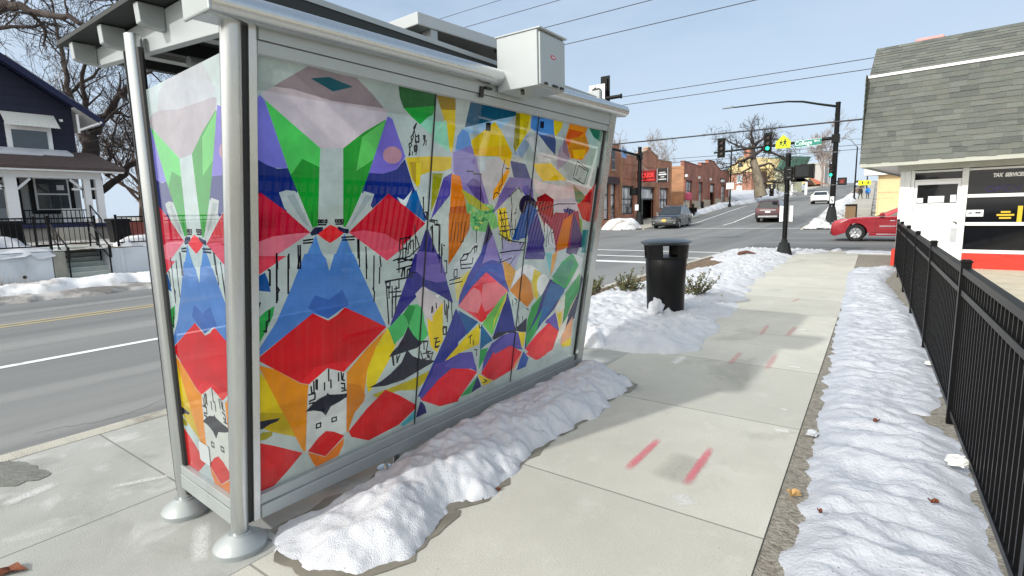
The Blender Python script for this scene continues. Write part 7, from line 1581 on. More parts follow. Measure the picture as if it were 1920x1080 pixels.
# long wall and hedge line closing the far view
mb = MB(); rn = random.Random(4)
for k in range(46):
    x = -150 + k * 6.2 + rn.uniform(-2, 2); 
    if -16.5 < x + 5 < 1: continue
    h = rn.uniform(3, 7); mb.lathe([(3.6, 9), (4.2, 9 + h * .5), (2.6, 9 + h * .85), (0.4, 9 + h)], (x - 8, 330 + rn.uniform(-20, 20), 0), 9)
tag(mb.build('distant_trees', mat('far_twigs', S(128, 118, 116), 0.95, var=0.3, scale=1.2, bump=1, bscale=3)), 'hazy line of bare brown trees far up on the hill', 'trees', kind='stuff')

# ================================================================ BLUE HOUSE and its yard (left)
M_blue = mat('navy_siding', S(14, 18, 46), 0.6, var=0.12, scale=2, stretch=(1, 1, 14)); M_greysid = mat('grey_siding', S(176, 178, 176), 0.7, var=0.06, scale=1, stretch=(1, 1, 16))
M_roofb = mat('brown_shingle_roof', S(82, 70, 68), 0.9, var=0.25, scale=6, bump=0.5, bscale=30); M_bluetrim = mat('navy_trim', S(18, 26, 66), 0.6); M_blueroof = mat('blue_roof', S(26, 36, 70), 0.8, var=0.2, scale=5)
M_wwall = mat('whitewashed_concrete', S(206, 214, 224), 0.85, var=0.07, scale=1.3, bump=0.4, bscale=30, col2=S(168, 176, 184), thr=(0.55, 0.75))
M_awn = mat('awning_metal', S(220, 222, 216), 0.5, var=0.05)
bh = thing('blue_house', 'navy blue gabled house with white porch posts and striped awning', 'house', (-34, 5, 0.85))
YR, YL = 9.55, -1.6; YC = 4.0; RZ = 11.1; EZ = 7.25
mb = MB(); mb.ext([(-33.8, YR, 0.8), (-33.8, YR, EZ), (-33.8, YC, RZ), (-33.8, YL, EZ), (-33.8, YL, 0.8)], (-9, 0, 0)) if False else None
mb.ext([(-33.8, YR, 4.6), (-33.8, YR, EZ), (-33.8, YC, RZ - .15), (-33.8, YL, EZ), (-33.8, YL, 4.6)], (-10, 0, 0)); mb.build('gable_wall', M_blue, bh)
mb = MB(); 
for k in range(16): z = 4.75 + k * 0.4; hw = (YR - YC) if z < EZ else (YR - YC) * (RZ - z) / (RZ - EZ); mb.box(-33.8 + .0005, -33.785, YC - hw + .05, YC + hw - .05, z, z + 0.03) if hw > .3 else None
mb.build('siding_lap', M_blue, bh)
mb = MB(); mb.box(-43.8, -35.4, YL, 9.9, 0.8, 4.595); mb.build('porch_wall', M_greysid, bh)
mb = MB(); 
for k in range(13): mb.box(-35.3995, -35.385, YL, 9.9, 1.75 + k * 0.2, 1.765 + k * 0.2)
mb.build('siding_lap', M_greysid, bh)
sl_ = (RZ - EZ) / (YR - YC); ov = 1.05
for sgn in (1, -1):
    y1 = YC + sgn * (YR - YC + ov); zz = RZ - sl_ * (YR - YC + ov)
    mb = MB(); mb.ext([(-33.0, YC, RZ + 0.05), (-33.0, y1, zz + 0.05), (-33.0, y1, zz + 0.22), (-33.0, YC, RZ + 0.25)], (-11.2, 0, 0)); rf = mb.build('roof', M_blueroof, bh)
    mb = MB(); mb.ext([(-32.99, YC, RZ - 0.12), (-32.99, y1, zz - 0.12), (-32.99, y1, zz + 0.2), (-32.99, YC, RZ + 0.22)], (0.06, 0, 0)); mb.build('barge_board', M_bluetrim, rf)
    mb = MB(); mb.ext([(-33.05, YC + sgn * 3.2, RZ - sl_ * 3.2 + 0.26), (-33.05, y1 - sgn * .1, zz + 0.27), (-33.05, y1 - sgn * .1, zz + 0.31), (-33.05, YC + sgn * 3.2, RZ - sl_ * 3.2 + 0.31)], (-2.5, 0, 0)); mb.build('roof_snow', M_snow, rf)
    mb = MB(); mb.ext([(-33.1, YC + sgn * (YR - YC + .02), EZ - .05), (-33.1, y1, zz + .0), (-33.1, y1, zz + .045), (-33.1, YC + sgn * (YR - YC + .02), EZ + .05)], (-10.5, 0, 0)); mb.build('soffit', M_trimw, rf)
mb = MB(); mb.beam((-33.2, YR + 0.05, 6.15), (-32.95, YR + 0.95, 6.6), 0.09, 0.09); mb.beam((-33.2, YR + 0.03, 6.0), (-33.2, YR + 0.03, 6.9), 0.09, 0.09); mb.build('eaves_bracket', M_trimw, bh)
# upper window with awning
mb = MB(); mb.box(-33.7995, -33.70, 6.95, 8.62, 4.92, 6.30); wn = mb.build('window', M_trimw, bh); mb = MB(); mb.box(-33.6995, -33.68, 7.14, 8.43, 5.08, 6.15); mb.build('pane', M_glass2, wn); mb = MB(); mb.box(-33.6795, -33.66, 7.14, 8.43, 6.0, 6.15); mb.build('blind', M_trimw, wn)
mb = MB()
for k in range(20): y = 6.85 + k * 0.098; mb.ext([(-33.78, y, 6.80), (-33.78, y + .05, 6.83), (-33.78, y + .098, 6.80), (-33.02, y + .098, 6.12), (-33.02, y + .05, 6.15), (-33.02, y, 6.12)], (0, 0, -0.02)); 
mb.build('awning', M_awn, bh)
mb = MB(); mb.box(-33.79, -33.68, 9.0, 9.12, 6.55, 6.66); mb.build('flood_light', M_trimw, bh)
# porch roof, beam, posts
mb = MB(); mb.ext([(-31.75, 10.85, 4.22), (-33.78, 10.2, 5.12), (-33.78, 10.2, 5.0), (-31.75, 10.85, 4.08)], (0, -13, 0)); pr = mb.build('porch_roof', M_roofb, bh)
mb = MB(); mb.ext([(-33.1, 9.2, 4.83), (-33.6, 9.1, 5.06), (-33.6, 9.1, 5.16), (-33.1, 9.2, 4.93)], (0, -6, 0)); mb.ext([(-33.0, 8.0, 4.785), (-33.6, 8.5, 5.05), (-33.6, 8.5, 5.12), (-33.0, 8.0, 4.85)], (0, -6, 0)); mb.build('roof_snow', M_snow, pr)
mb = MB(); mb.box(-32.0, -31.78, -2, 10.8, 4.0, 4.16); mb.build('gutter', M_trimw, bh, bevel=0.02); mb = MB(); mb.box(-32.6, -32.4, -2, 10.0, 3.72, 3.999); mb.build('porch_beam', M_trimw, bh)
mb = MB(); mb.box(-35.3, -32.3, -2, 10.0, 3.9995, 4.05); mb.build('porch_ceiling', M_trimw, bh)
for ya, yb in ((6.36, 6.78), (9.24, 9.5), (9.72, 10.0), (2.6, 3.0), (-1.6, -1.2)):
    mb = MB(); mb.box(-32.65, -32.35, ya, yb, 1.58, 3.7195); po = mb.build('porch_post', M_trimw, bh)
    if ya < 9.6:
        for sg in (-1, 1):
            if ya > 9 and sg > 0: continue
            y0 = ya if sg < 0 else yb; mb = MB(); mb.beam((-32.5, y0 + sg * 0.02, 3.2), (-32.5, y0 + sg * 0.5, 3.68), 0.12, 0.1); mb.beam((-32.5, y0 + sg * 0.002, 3.22), (-32.5, y0 + sg * 0.45, 3.22), 0.12, 0.1) if sg < 0 else None; mb.build('brace', M_trimw, po)
for z_ in (2.0, 3.2): mb = MB(); mb.box(-32.6, -32.4, 9.5005, 9.7195, z_, z_ + .1); mb.build('post_tie', M_trimw, bh)
mb = MB(); mb.box(-35.38, -32.3, -2, 10.05, 1.40, 1.58); mb.build('porch_floor', M_bluetrim, bh); mb = MB(); mb.box(-35.3, -32.45, -2, 10.0, 0.7, 1.3995); mb.build('porch_skirt', mat('porch_block', S(150, 144, 136), 0.9, var=0.15, scale=3), bh)
# porch window, door
mb = MB(); mb.box(-35.3845, -35.33, 7.82, 9.62, 2.10, 4.0); wn = mb.build('window', M_black, bh); mb = MB(); mb.box(-35.3295, -35.28, 8.02, 9.42, 2.26, 3.9); mb.build('frame', M_trimw, wn); mb = MB(); mb.box(-35.2795, -35.26, 8.10, 9.34, 2.34, 3.05); mb.box(-35.2795, -35.26, 8.10, 9.34, 3.13, 3.84); mb.build('pane', M_glass2, wn)
mb = MB(); mb.box(-35.2595, -35.25, 8.9, 9.2, 3.3, 3.55); mb.build('notice', M_trimw, wn)
mb = MB(); mb.box(-35.3845, -35.32, 6.2, 7.5, 1.6, 3.85); dr = mb.build('door', M_black, bh); mb = MB(); mb.box(-35.3195, -35.30, 6.35, 7.35, 1.65, 3.75); mb.build('door_leaf', mat('storm_door', S(176, 184, 184), 0.5), dr); mb = MB(); mb.box(-35.2995, -35.29, 6.55, 7.15, 2.4, 3.6); mb.build('glass', M_glass2, dr)
mb = MB(); mb.box(-35.3845, -35.33, 4.0, 5.8, 2.10, 4.0); wn = mb.build('window', M_trimw, bh); mb = MB(); mb.box(-35.3295, -35.31, 4.1, 5.7, 2.2, 3.9); mb.build('pane', M_glass2, wn)
mb = MB()
for k in range(15): y = 6.9 + k * 0.17; mb.box(-32.5, -32.47, y, y + 0.03, 1.6, 2.2) if not 7.0 < y < 6.9 else None
mb.box(-32.52, -32.45, 6.8, 9.24, 2.2, 2.25); mb.build('porch_rail', M_black, bh)
mb = MB(); mb.box(-32.9, -32.7, 8.35, 9.1, 1.59, 2.3); mb.build('porch_panel', M_trimw, bh)
st = thing('porch_steps', 'concrete porch steps with dark rails behind the yard fence', 'steps', (-31.3, 8.6, 0.85)); mb = MB()
for k in range(4): mb.box(-32.29 + k * 0.3, -31.99 + k * 0.3, 7.9, 9.3, 0.75, 1.40 - k * 0.17)
mb.build('tread', M_walk2, st); mb = MB(); mb.tube([(-32.3, 9.35, 2.45), (-31.0, 9.35, 1.75), (-31.0, 9.35, 0.8)], 0.03, 6); mb.tube([(-32.3, 9.35, 1.5), (-32.3, 9.35, 2.45)], 0.03, 6); mb.build('handrail', M_black, st)
# retaining wall left and right, street steps, rails
def wall(y0, y1, label):
    t = thing('retaining_wall', label, 'wall', (-20.1, (y0 + y1) / 2, 0)); mb = MB(); mb.box(-20.25, -20.0, y0, y1, -0.1, 0.80); mb.build('wall_face', M_wwall, t, bevel=0.02); return t
t1 = wall(-14, 4.72, 'whitewashed low retaining wall left of the street steps')
mb = MB(); mb.box(-20.9, -19.995, 4.735, 5.03, -0.1, 0.79); mb.build('end_pier', mat('grey_pier', S(150, 150, 142), 0.9, var=0.12), t1, bevel=0.01); mb = MB(); mb.lathe([(0.05, 0), (0.05, 0.02)], (0, 0, 0), 10)
mb = MB(); mb.ext([(-19.998, 4.05 + 0.05 * math.cos(a), 0.13 + 0.05 * math.sin(a)) for a in [2 * math.pi * k / 12 for k in range(12)]], (0.006, 0, 0)); mb.build('drain_hole', M_sblack, t1)
t2 = wall(6.52, 15, 'whitewashed low retaining wall right of the street steps'); mb = MB(); mb.box(-21.5, -19.995, 6.14, 6.40, -0.1, 0.8); mb.box(-20.25, -19.99, 6.4005, 6.5195, -0.1, 0.8); mb.build('end_pier', M_wwall, t2, bevel=0.01)
stp = thing('street_steps', 'grey concrete steps up from the far pavement between white walls', 'steps', (-20.6, 5.6, 0)); mb = MB()
for k in range(6): mb.box(-20.05 - 0.28 * (k + 1), -20.05 - 0.28 * k + 0.01 if k else -20.04, 5.035, 6.135, -0.1, 0.135 * (k + 1))
mb.box(-23, -21.735, 4.9, 6.4, 0.5, 0.84); mb.build('tread', mat('step_concrete', S(182, 190, 184), 0.9, var=0.14, scale=4), stp); mb = MB()
for k in range(6): mb.box(-20.05 - 0.28 * k - 0.03, -20.05 - 0.28 * k + 0.018, 5.036, 6.134, 0.135 * (k + 1) - 0.025, 0.135 * (k + 1) + 0.003)
mb.build('nosing', mat('pale_nosing', S(196, 200, 194), 0.85), stp)
for ya, lab in ((5.07, 'black pipe handrail on the left of the street steps'), (6.10, 'black pipe handrail on the right of the street steps')):
    t = thing('handrail', lab, 'handrail', (-20.8, ya, 0.4)); mb = MB(); mb.tube([(-19.9, ya, 0.0), (-19.9, ya, 0.92), (-19.98, ya, 0.96), (-21.5, ya, 1.72), (-21.5, ya, 0.85)], 0.024, 7); mb.tube([(-19.9, ya, 0.92), (-19.78, ya, 0.9), (-19.78, ya, 0.55), (-19.9, ya, 0.52)], 0.022, 6); mb.build('rail', M_black, t, smooth=50)
    mb = MB(); mb.tube([(-19.95, ya, 0.55), (-21.5, ya, 1.32)], 0.018, 6); mb.tube([(-20.7, ya, 0.42), (-20.7, ya, 1.32)], 0.02, 6); mb.build('mid_rail', M_black, t)
fence('yard_fence', 'black picket fence on the white wall left of the steps', [-13, -10.6, -8.2, -5.8, -3.4, -1.0, 1.9, 4.88], lambda y: (-20.62, y), 0.86, 1.80, 0.145)
fence('yard_fence', 'black picket fence on the white wall right of the steps', [6.60, 9.0, 11.4, 13.8], lambda y: (-20.62, y), 0.86, 1.80, 0.145)
fence('yard_gate', 'black picket gate standing at the head of the street steps', [4.95, 6.55], lambda y: (-22.4, y), 0.84, 1.80, 0.145)
for k, (x, y, lab) in enumerate(((-22.6, 4.4, 'black wheeled bin behind the fence left of the steps'), (-22.6, 7.3, 'black wheeled bin behind the fence right of the steps'))):
    t = thing('wheelie_bin', lab, 'bin', (x, y, 0.85), 'wheeled bins in the yard'); mb = MB(); mb.ext([(x - .26, y - .24, .9), (x + .26, y - .24, .9), (x + .31, y - .29, 1.62), (x - .31, y - .29, 1.62)], (0, .54, 0)); mb.build('bin_body', M_black, t, bevel=0.02); mb = MB(); mb.ext([(x - .34, y - .32, 1.6205), (x + .34, y - .32, 1.6205), (x + .30, y - .32, 1.72), (x - .32, y - .32, 1.74)], (0, .62, 0)); mb.build('lid', M_black, t, bevel=0.02)
mb = MB(); mb.box(-27.5, -27.2, 8.6, 16, 0.8, 1.62); tag(mb.build('brick_wall', brickmat('dull_red_brick', S(136, 66, 58), S(120, 56, 50), S(128, 90, 84)), at=(-27.3, 12, 0.8)), 'low dull red brick wall in the yard right of the porch', 'wall')
# dry grass clump
mb = MB(); rn = random.Random(9)
for k in range(420):
    a = rn.uniform(0, 6.28); r = rn.uniform(0, 0.75); x, y = -18.9 + r * math.cos(a) * .6, 3.0 + r * math.sin(a) * 1.3; h = rn.uniform(.15, .55); dx, dy = rn.uniform(-.2, .2), rn.uniform(-.2, .2)
    mb.col = rn.choice([S(150, 124, 90), S(120, 98, 72), S(170, 146, 108), S(96, 80, 60)]); mb.poly((x - .008, y, -0.02), (x + .008, y, -0.02), (x + dx, y + dy, h))
tag(mb.build('dry_grass', attrmat('straw', 0.9, 0.2, 20, 0), at=(-18.9, 3, 0)), 'clump of dry brown weeds at the foot of the white wall', 'dry grass')

# ================================================================ BARE TREES
M_bark = mat('dark_bark_tree', S(66, 58, 54), 0.95, var=0.3, scale=4, stretch=(1, 1, 0.25), bump=0.6, bscale=12)
M_bark2 = mat('grey_bark', S(132, 122, 106), 0.95, var=0.3, scale=3, stretch=(1, 1, 0.3), bump=0.7, bscale=8)
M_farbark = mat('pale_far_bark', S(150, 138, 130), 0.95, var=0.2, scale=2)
M_rust = mat('rusty_twigs', S(116, 98, 84), 0.95, var=0.25, scale=2)
def grow(mb, p, d, L, r, lvl, rn, up=0.15, curl=0.28, nch=4, rmin=0.006, cnt=None):
    n = 5 if lvl > 1 else 4; pts = [p]; q = Vector(p); d = d.normalized()
    for k in range(n):
        d = (d + Vector((rn.uniform(-1, 1), rn.uniform(-1, 1), rn.uniform(-1, 1))) * curl + Vector((0, 0, up))).normalized(); q = q + d * L / n; pts.append(q.copy())
    r1 = max(rmin, r * 0.35); mb.tube(pts, [r + (r1 - r) * k / n for k in range(n + 1)], 7 if r > .12 else (5 if r > .04 else 3), caps=False)
    if lvl <= 0: return
    for k in range(nch if lvl > 1 else nch + 1):
        t = rn.uniform(0.25, 1.0); i = min(n - 1, int(t * n)); b = pts[i].lerp(pts[i + 1], t * n - i); dd = (pts[i + 1] - pts[i]).normalized()
        ax = dd.orthogonal(); ax.rotate(Matrix.Rotation(rn.uniform(0, 6.28), 3, dd)); nd = dd.copy(); nd.rotate(Matrix.Rotation(R(rn.uniform(25, 65)), 3, ax))
        grow(mb, b, nd, L * rn.uniform(0.5, 0.78), max(rmin, (r + (r1 - r) * t) * rn.uniform(0.5, 0.7)), lvl - 1, rn, up, curl, nch, rmin)
def limb(mb, pts, radii, rn, nkids, klen, lvl, up=0.12, curl=0.3, rmin=0.008, spread=(30, 75), start=0.15, wob=0.12, nch=4):
    """a main limb through given points, with side branches grown along it"""
    P = []; K = len(pts) - 1
    for i in range(K):
        for k in range(4):
            t = k / 4; a = Vector(pts[i]).lerp(Vector(pts[i + 1]), t); P.append(a + Vector((rn.uniform(-1, 1), rn.uniform(-1, 1), rn.uniform(-1, 1))) * wob * (0 if i == 0 and k == 0 else 1))
    P.append(Vector(pts[-1])); N_ = len(P) - 1
    rad = [radii[0] + (radii[1] - radii[0]) * (k / N_) ** 0.8 for k in range(N_ + 1)]; mb.tube(P, rad, 9, caps=False)
    for k in range(nkids):
        t = start + (1 - start) * (k + rn.random()) / nkids; i = min(N_ - 1, int(t * N_)); b = P[i].lerp(P[i + 1], t * N_ - i); dd = (P[i + 1] - P[i]).normalized()
        ax = dd.orthogonal(); ax.rotate(Matrix.Rotation(rn.uniform(0, 6.28), 3, dd)); nd = dd.copy(); nd.rotate(Matrix.Rotation(R(rn.uniform(*spread)), 3, ax))
        grow(mb, b, nd, klen * rn.uniform(0.6, 1.2), rad[i] * rn.uniform(0.35, 0.6), lvl, rn, up, curl, nch, rmin)
def tree(name, label, base, trunkpts, tr, limbs, m, seed, lvl=3, nk=7, klen=2.6, group='bare trees', up=0.12, curl=0.3, rmin=0.008, cm=None, nch=4):
    rn = random.Random(seed); t = thing(name, label, 'tree', base, group); mb = MB(); limb(mb, [base] + trunkpts, tr, rn, 0, 0, 0, wob=0.05); mb.build('trunk', m, t, smooth=60)
    mb = MB()
    for pts, r0, r1 in limbs: limb(mb, pts, (r0, r1), rn, nk, klen, lvl, up, curl, rmin, nch=nch)
    mb.build('crown', cm or m, t); return t
def simple_tree(label, base, h, r, m, seed, lvl=4, spread=0.45, group='bare trees', name='bare_tree', rmin=0.012, nl=6):
    rn = random.Random(seed); b = Vector(base); t = thing(name, label, 'tree', base, group); mb = MB(); top = b + Vector((rn.uniform(-.3, .3), rn.uniform(-.3, .3), h * 0.45)); mb.tube([b, b.lerp(top, .5) + Vector((.1, .05, 0)), top], [r, r * .8, r * .6], 8); mb.build('trunk', m, t, smooth=60); mb = MB()
    for k in range(nl):
        a = 6.28 * k / nl + rn.uniform(-.4, .4); s_ = b.lerp(top, rn.uniform(0.55, 1.0)) if k else top
        grow(mb, s_, Vector((math.cos(a) * spread, math.sin(a) * spread, 1 if k else 2)), h * rn.uniform(0.3, 0.45), r * 0.5, lvl, rn, 0.1, 0.22, 3, rmin)
    mb.build('crown', m, t); return t
tree('bare_tree', 'large bare tree rising behind the blue house gable', (-40.60, 12.00, 3.10), [(-40.90, 12.20, 5.40), (-41.00, 12.40, 6.90)], (0.55, 0.42),
     [([(-41.00, 12.40, 6.70), (-40.50, 12.90, 7.90), (-39.20, 13.50, 9.10), (-37.60, 14.20, 10.20), (-35.50, 14.50, 10.70)], 0.30, 0.08),
      ([(-41.00, 12.20, 5.90), (-42.30, 12.30, 8.00), (-43.60, 12.30, 9.80), (-44.00, 12.40, 11.80), (-44.50, 12.40, 14.10), (-44.90, 12.40, 16.10)], 0.27, 0.05),
      ([(-41.00, 12.40, 6.80), (-40.10, 12.00, 8.40), (-39.90, 12.00, 10.30), (-39.00, 12.30, 12.00), (-38.90, 12.60, 13.50)], 0.20, 0.04),
      ([(-40.40, 12.20, 3.40), (-39.20, 13.30, 4.60), (-37.60, 14.00, 5.70), (-35.60, 15.10, 7.30)], 0.24, 0.10),
      ([(-40.50, 12.90, 7.90), (-39.90, 13.40, 8.30), (-38.90, 14.10, 8.00), (-37.90, 14.90, 8.20)], 0.12, 0.05),
      ([(-42.30, 12.30, 8.00), (-44.70, 12.00, 9.40), (-46.60, 11.50, 10.40), (-49.10, 11.10, 11.30)], 0.14, 0.03),
      ([(-43.60, 12.30, 9.80), (-42.50, 13.30, 11.00), (-40.40, 13.70, 11.60), (-39.50, 14.50, 12.30)], 0.12, 0.03),
      ([(-40.10, 12.70, 4.40), (-40.00, 13.00, 6.10), (-41.10, 13.80, 7.70), (-40.70, 14.30, 9.20)], 0.14, 0.03)], M_bark, 21, lvl=3, nk=7, klen=2.7, nch=3)
tree('bare_tree', 'overhanging bare branches of a tree left of the frame, above the blue house', (-51.30, 0.10, 0.40), [(-51.20, 1.30, 7.00), (-48.80, 2.40, 10.50)], (0.6, 0.4),
     [([(-49.30, 2.00, 10.00), (-40.50, 4.90, 11.80), (-34.70, 6.60, 11.80), (-32.00, 7.20, 11.10), (-30.00, 7.90, 10.40), (-28.30, 8.40, 10.00), (-27.30, 9.10, 9.50)], 0.34, 0.07),
      ([(-40.50, 4.90, 11.80), (-36.50, 6.40, 10.60), (-33.50, 7.30, 10.40), (-32.10, 8.30, 10.60), (-29.80, 8.60, 10.00)], 0.16, 0.03),
      ([(-34.70, 6.60, 11.80), (-33.00, 7.90, 12.40), (-31.20, 9.20, 12.10), (-29.60, 10.20, 11.70), (-29.10, 10.60, 11.40), (-28.90, 10.70, 11.10)], 0.18, 0.06),
      ([(-49.30, 2.00, 10.00), (-43.10, 5.40, 10.90), (-38.70, 7.30, 11.10), (-36.00, 8.20, 12.00), (-35.50, 8.70, 13.00)], 0.2, 0.04)], M_bark, 33, lvl=3, nk=9, klen=1.7, up=-0.02, curl=0.45, nch=3, cm=M_bark)
tree('bare_tree', 'old gnarled bare tree with thick pale trunk before the brick house', (-16.90, 87.80, 3.00), [(-17.20, 87.90, 4.90), (-17.60, 87.90, 6.50), (-18.20, 87.80, 8.50)], (0.95, 0.5),
     [([(-18.20, 87.80, 8.50), (-18.30, 88.10, 10.50), (-18.70, 88.10, 12.10), (-18.50, 88.50, 13.40)], 0.40, 0.06),
      ([(-18.20, 87.90, 9.10), (-19.30, 85.80, 8.30), (-20.70, 84.60, 7.50), (-22.50, 83.20, 7.10)], 0.28, 0.05), ([(-18.30, 88.00, 10.10), (-20.30, 87.90, 10.60), (-21.90, 87.00, 11.70), (-23.00, 86.10, 11.30)], 0.22, 0.04),
      ([(-18.20, 87.90, 9.10), (-17.10, 88.90, 9.90), (-15.50, 90.00, 9.30), (-13.90, 90.90, 7.90), (-12.80, 91.30, 5.90)], 0.28, 0.05), ([(-18.20, 88.20, 10.80), (-16.90, 89.30, 11.80), (-15.50, 91.60, 11.50), (-13.90, 92.50, 10.00)], 0.2, 0.04),
      ([(-17.10, 88.00, 5.10), (-16.00, 87.60, 5.20), (-14.50, 88.60, 5.00), (-13.10, 89.70, 5.30)], 0.24, 0.05), ([(-17.60, 88.00, 7.30), (-16.10, 88.00, 7.90), (-14.90, 88.70, 6.90), (-13.70, 88.20, 5.90)], 0.22, 0.05),
      ([(-18.00, 87.90, 7.70), (-19.00, 85.70, 6.70), (-20.10, 84.80, 6.20)], 0.18, 0.04), ([(-18.30, 88.00, 9.70), (-17.80, 89.90, 11.60), (-16.50, 92.30, 13.00)], 0.15, 0.03)], M_bark2, 44, lvl=2, nk=11, klen=2.0, curl=0.45, up=0.04, rmin=0.018, cm=M_bark)
simple_tree('slender pale bare tree by the road left of the tall pole', (-15.00, 145.80, 5.50), 13.5, 0.28, M_farbark, 5, rmin=0.03, spread=0.5)
simple_tree('second pale bare tree farther beside the road', (-16.50, 176.00, 6.20), 12, 0.25, M_farbark, 6, rmin=0.035)
simple_tree('spreading brownish bush tree right of the blue house', (-44, 15.6, 0.9), 8.0, 0.22, M_rust, 8, lvl=5, spread=1.0, rmin=0.010, nl=10)
simple_tree('small rust twigged tree behind the yard wall', (-40, 17.5, 0.9), 4.2, 0.16, M_rust, 9, lvl=4, spread=1.2, rmin=0.011, nl=8)
simple_tree('bare treetop showing above the first brick shop on the left', (-37, 62, 1.0), 10.5, 0.25, M_farbark, 10, rmin=0.02, spread=0.8)
simple_tree('bare treetop showing above the parapet between the brick shops', (-37, 78, 1.5), 10.5, 0.25, M_farbark, 12, rmin=0.02, spread=0.9)
simple_tree('bare treetop above the second shop before the chimney', (-42, 112, 3), 13, 0.25, M_farbark, 13, rmin=0.025, spread=0.9)
simple_tree('bare tree far back behind the blue house', (-62, 16, 0.9), 12, 0.3, M_farbark, 14, rmin=0.015, spread=0.9)

# ================================================================ VEHICLES
M_tyre = mat('tyre_rubber', (0.012, 0.012, 0.012), 0.85); M_rim = mat('alloy_rim', (0.55, 0.56, 0.58), 0.25, metal=0.9, var=0.05); M_cglass = mat('car_glass', (0.018, 0.022, 0.025), 0.03, var=0.1, spec=0.9)
M_cglass2 = mat('car_glass_pale', S(120, 136, 128), 0.05, var=0.15, spec=0.8, scale=1.5)
M_chrome = mat('chrome', (0.7, 0.72, 0.74), 0.12, metal=1.0, var=0.02); M_blackpl = mat('black_plastic', (0.015, 0.015, 0.016), 0.6)
M_head = mat('headlamp', S(214, 220, 224), 0.1, coat=1.0, var=0.1); M_tail = mat('tail_lamp', S(130, 10, 14), 0.15, coat=1.0); M_plate = mat('yellow_plate', S(226, 190, 90), 0.5); M_platew = mat('white_plate', S(226, 230, 232), 0.5)
def paint(name, c, metal=0.35): return mat(name, c, 0.28, metal=metal, var=0.03, coat=1.0, scale=2)
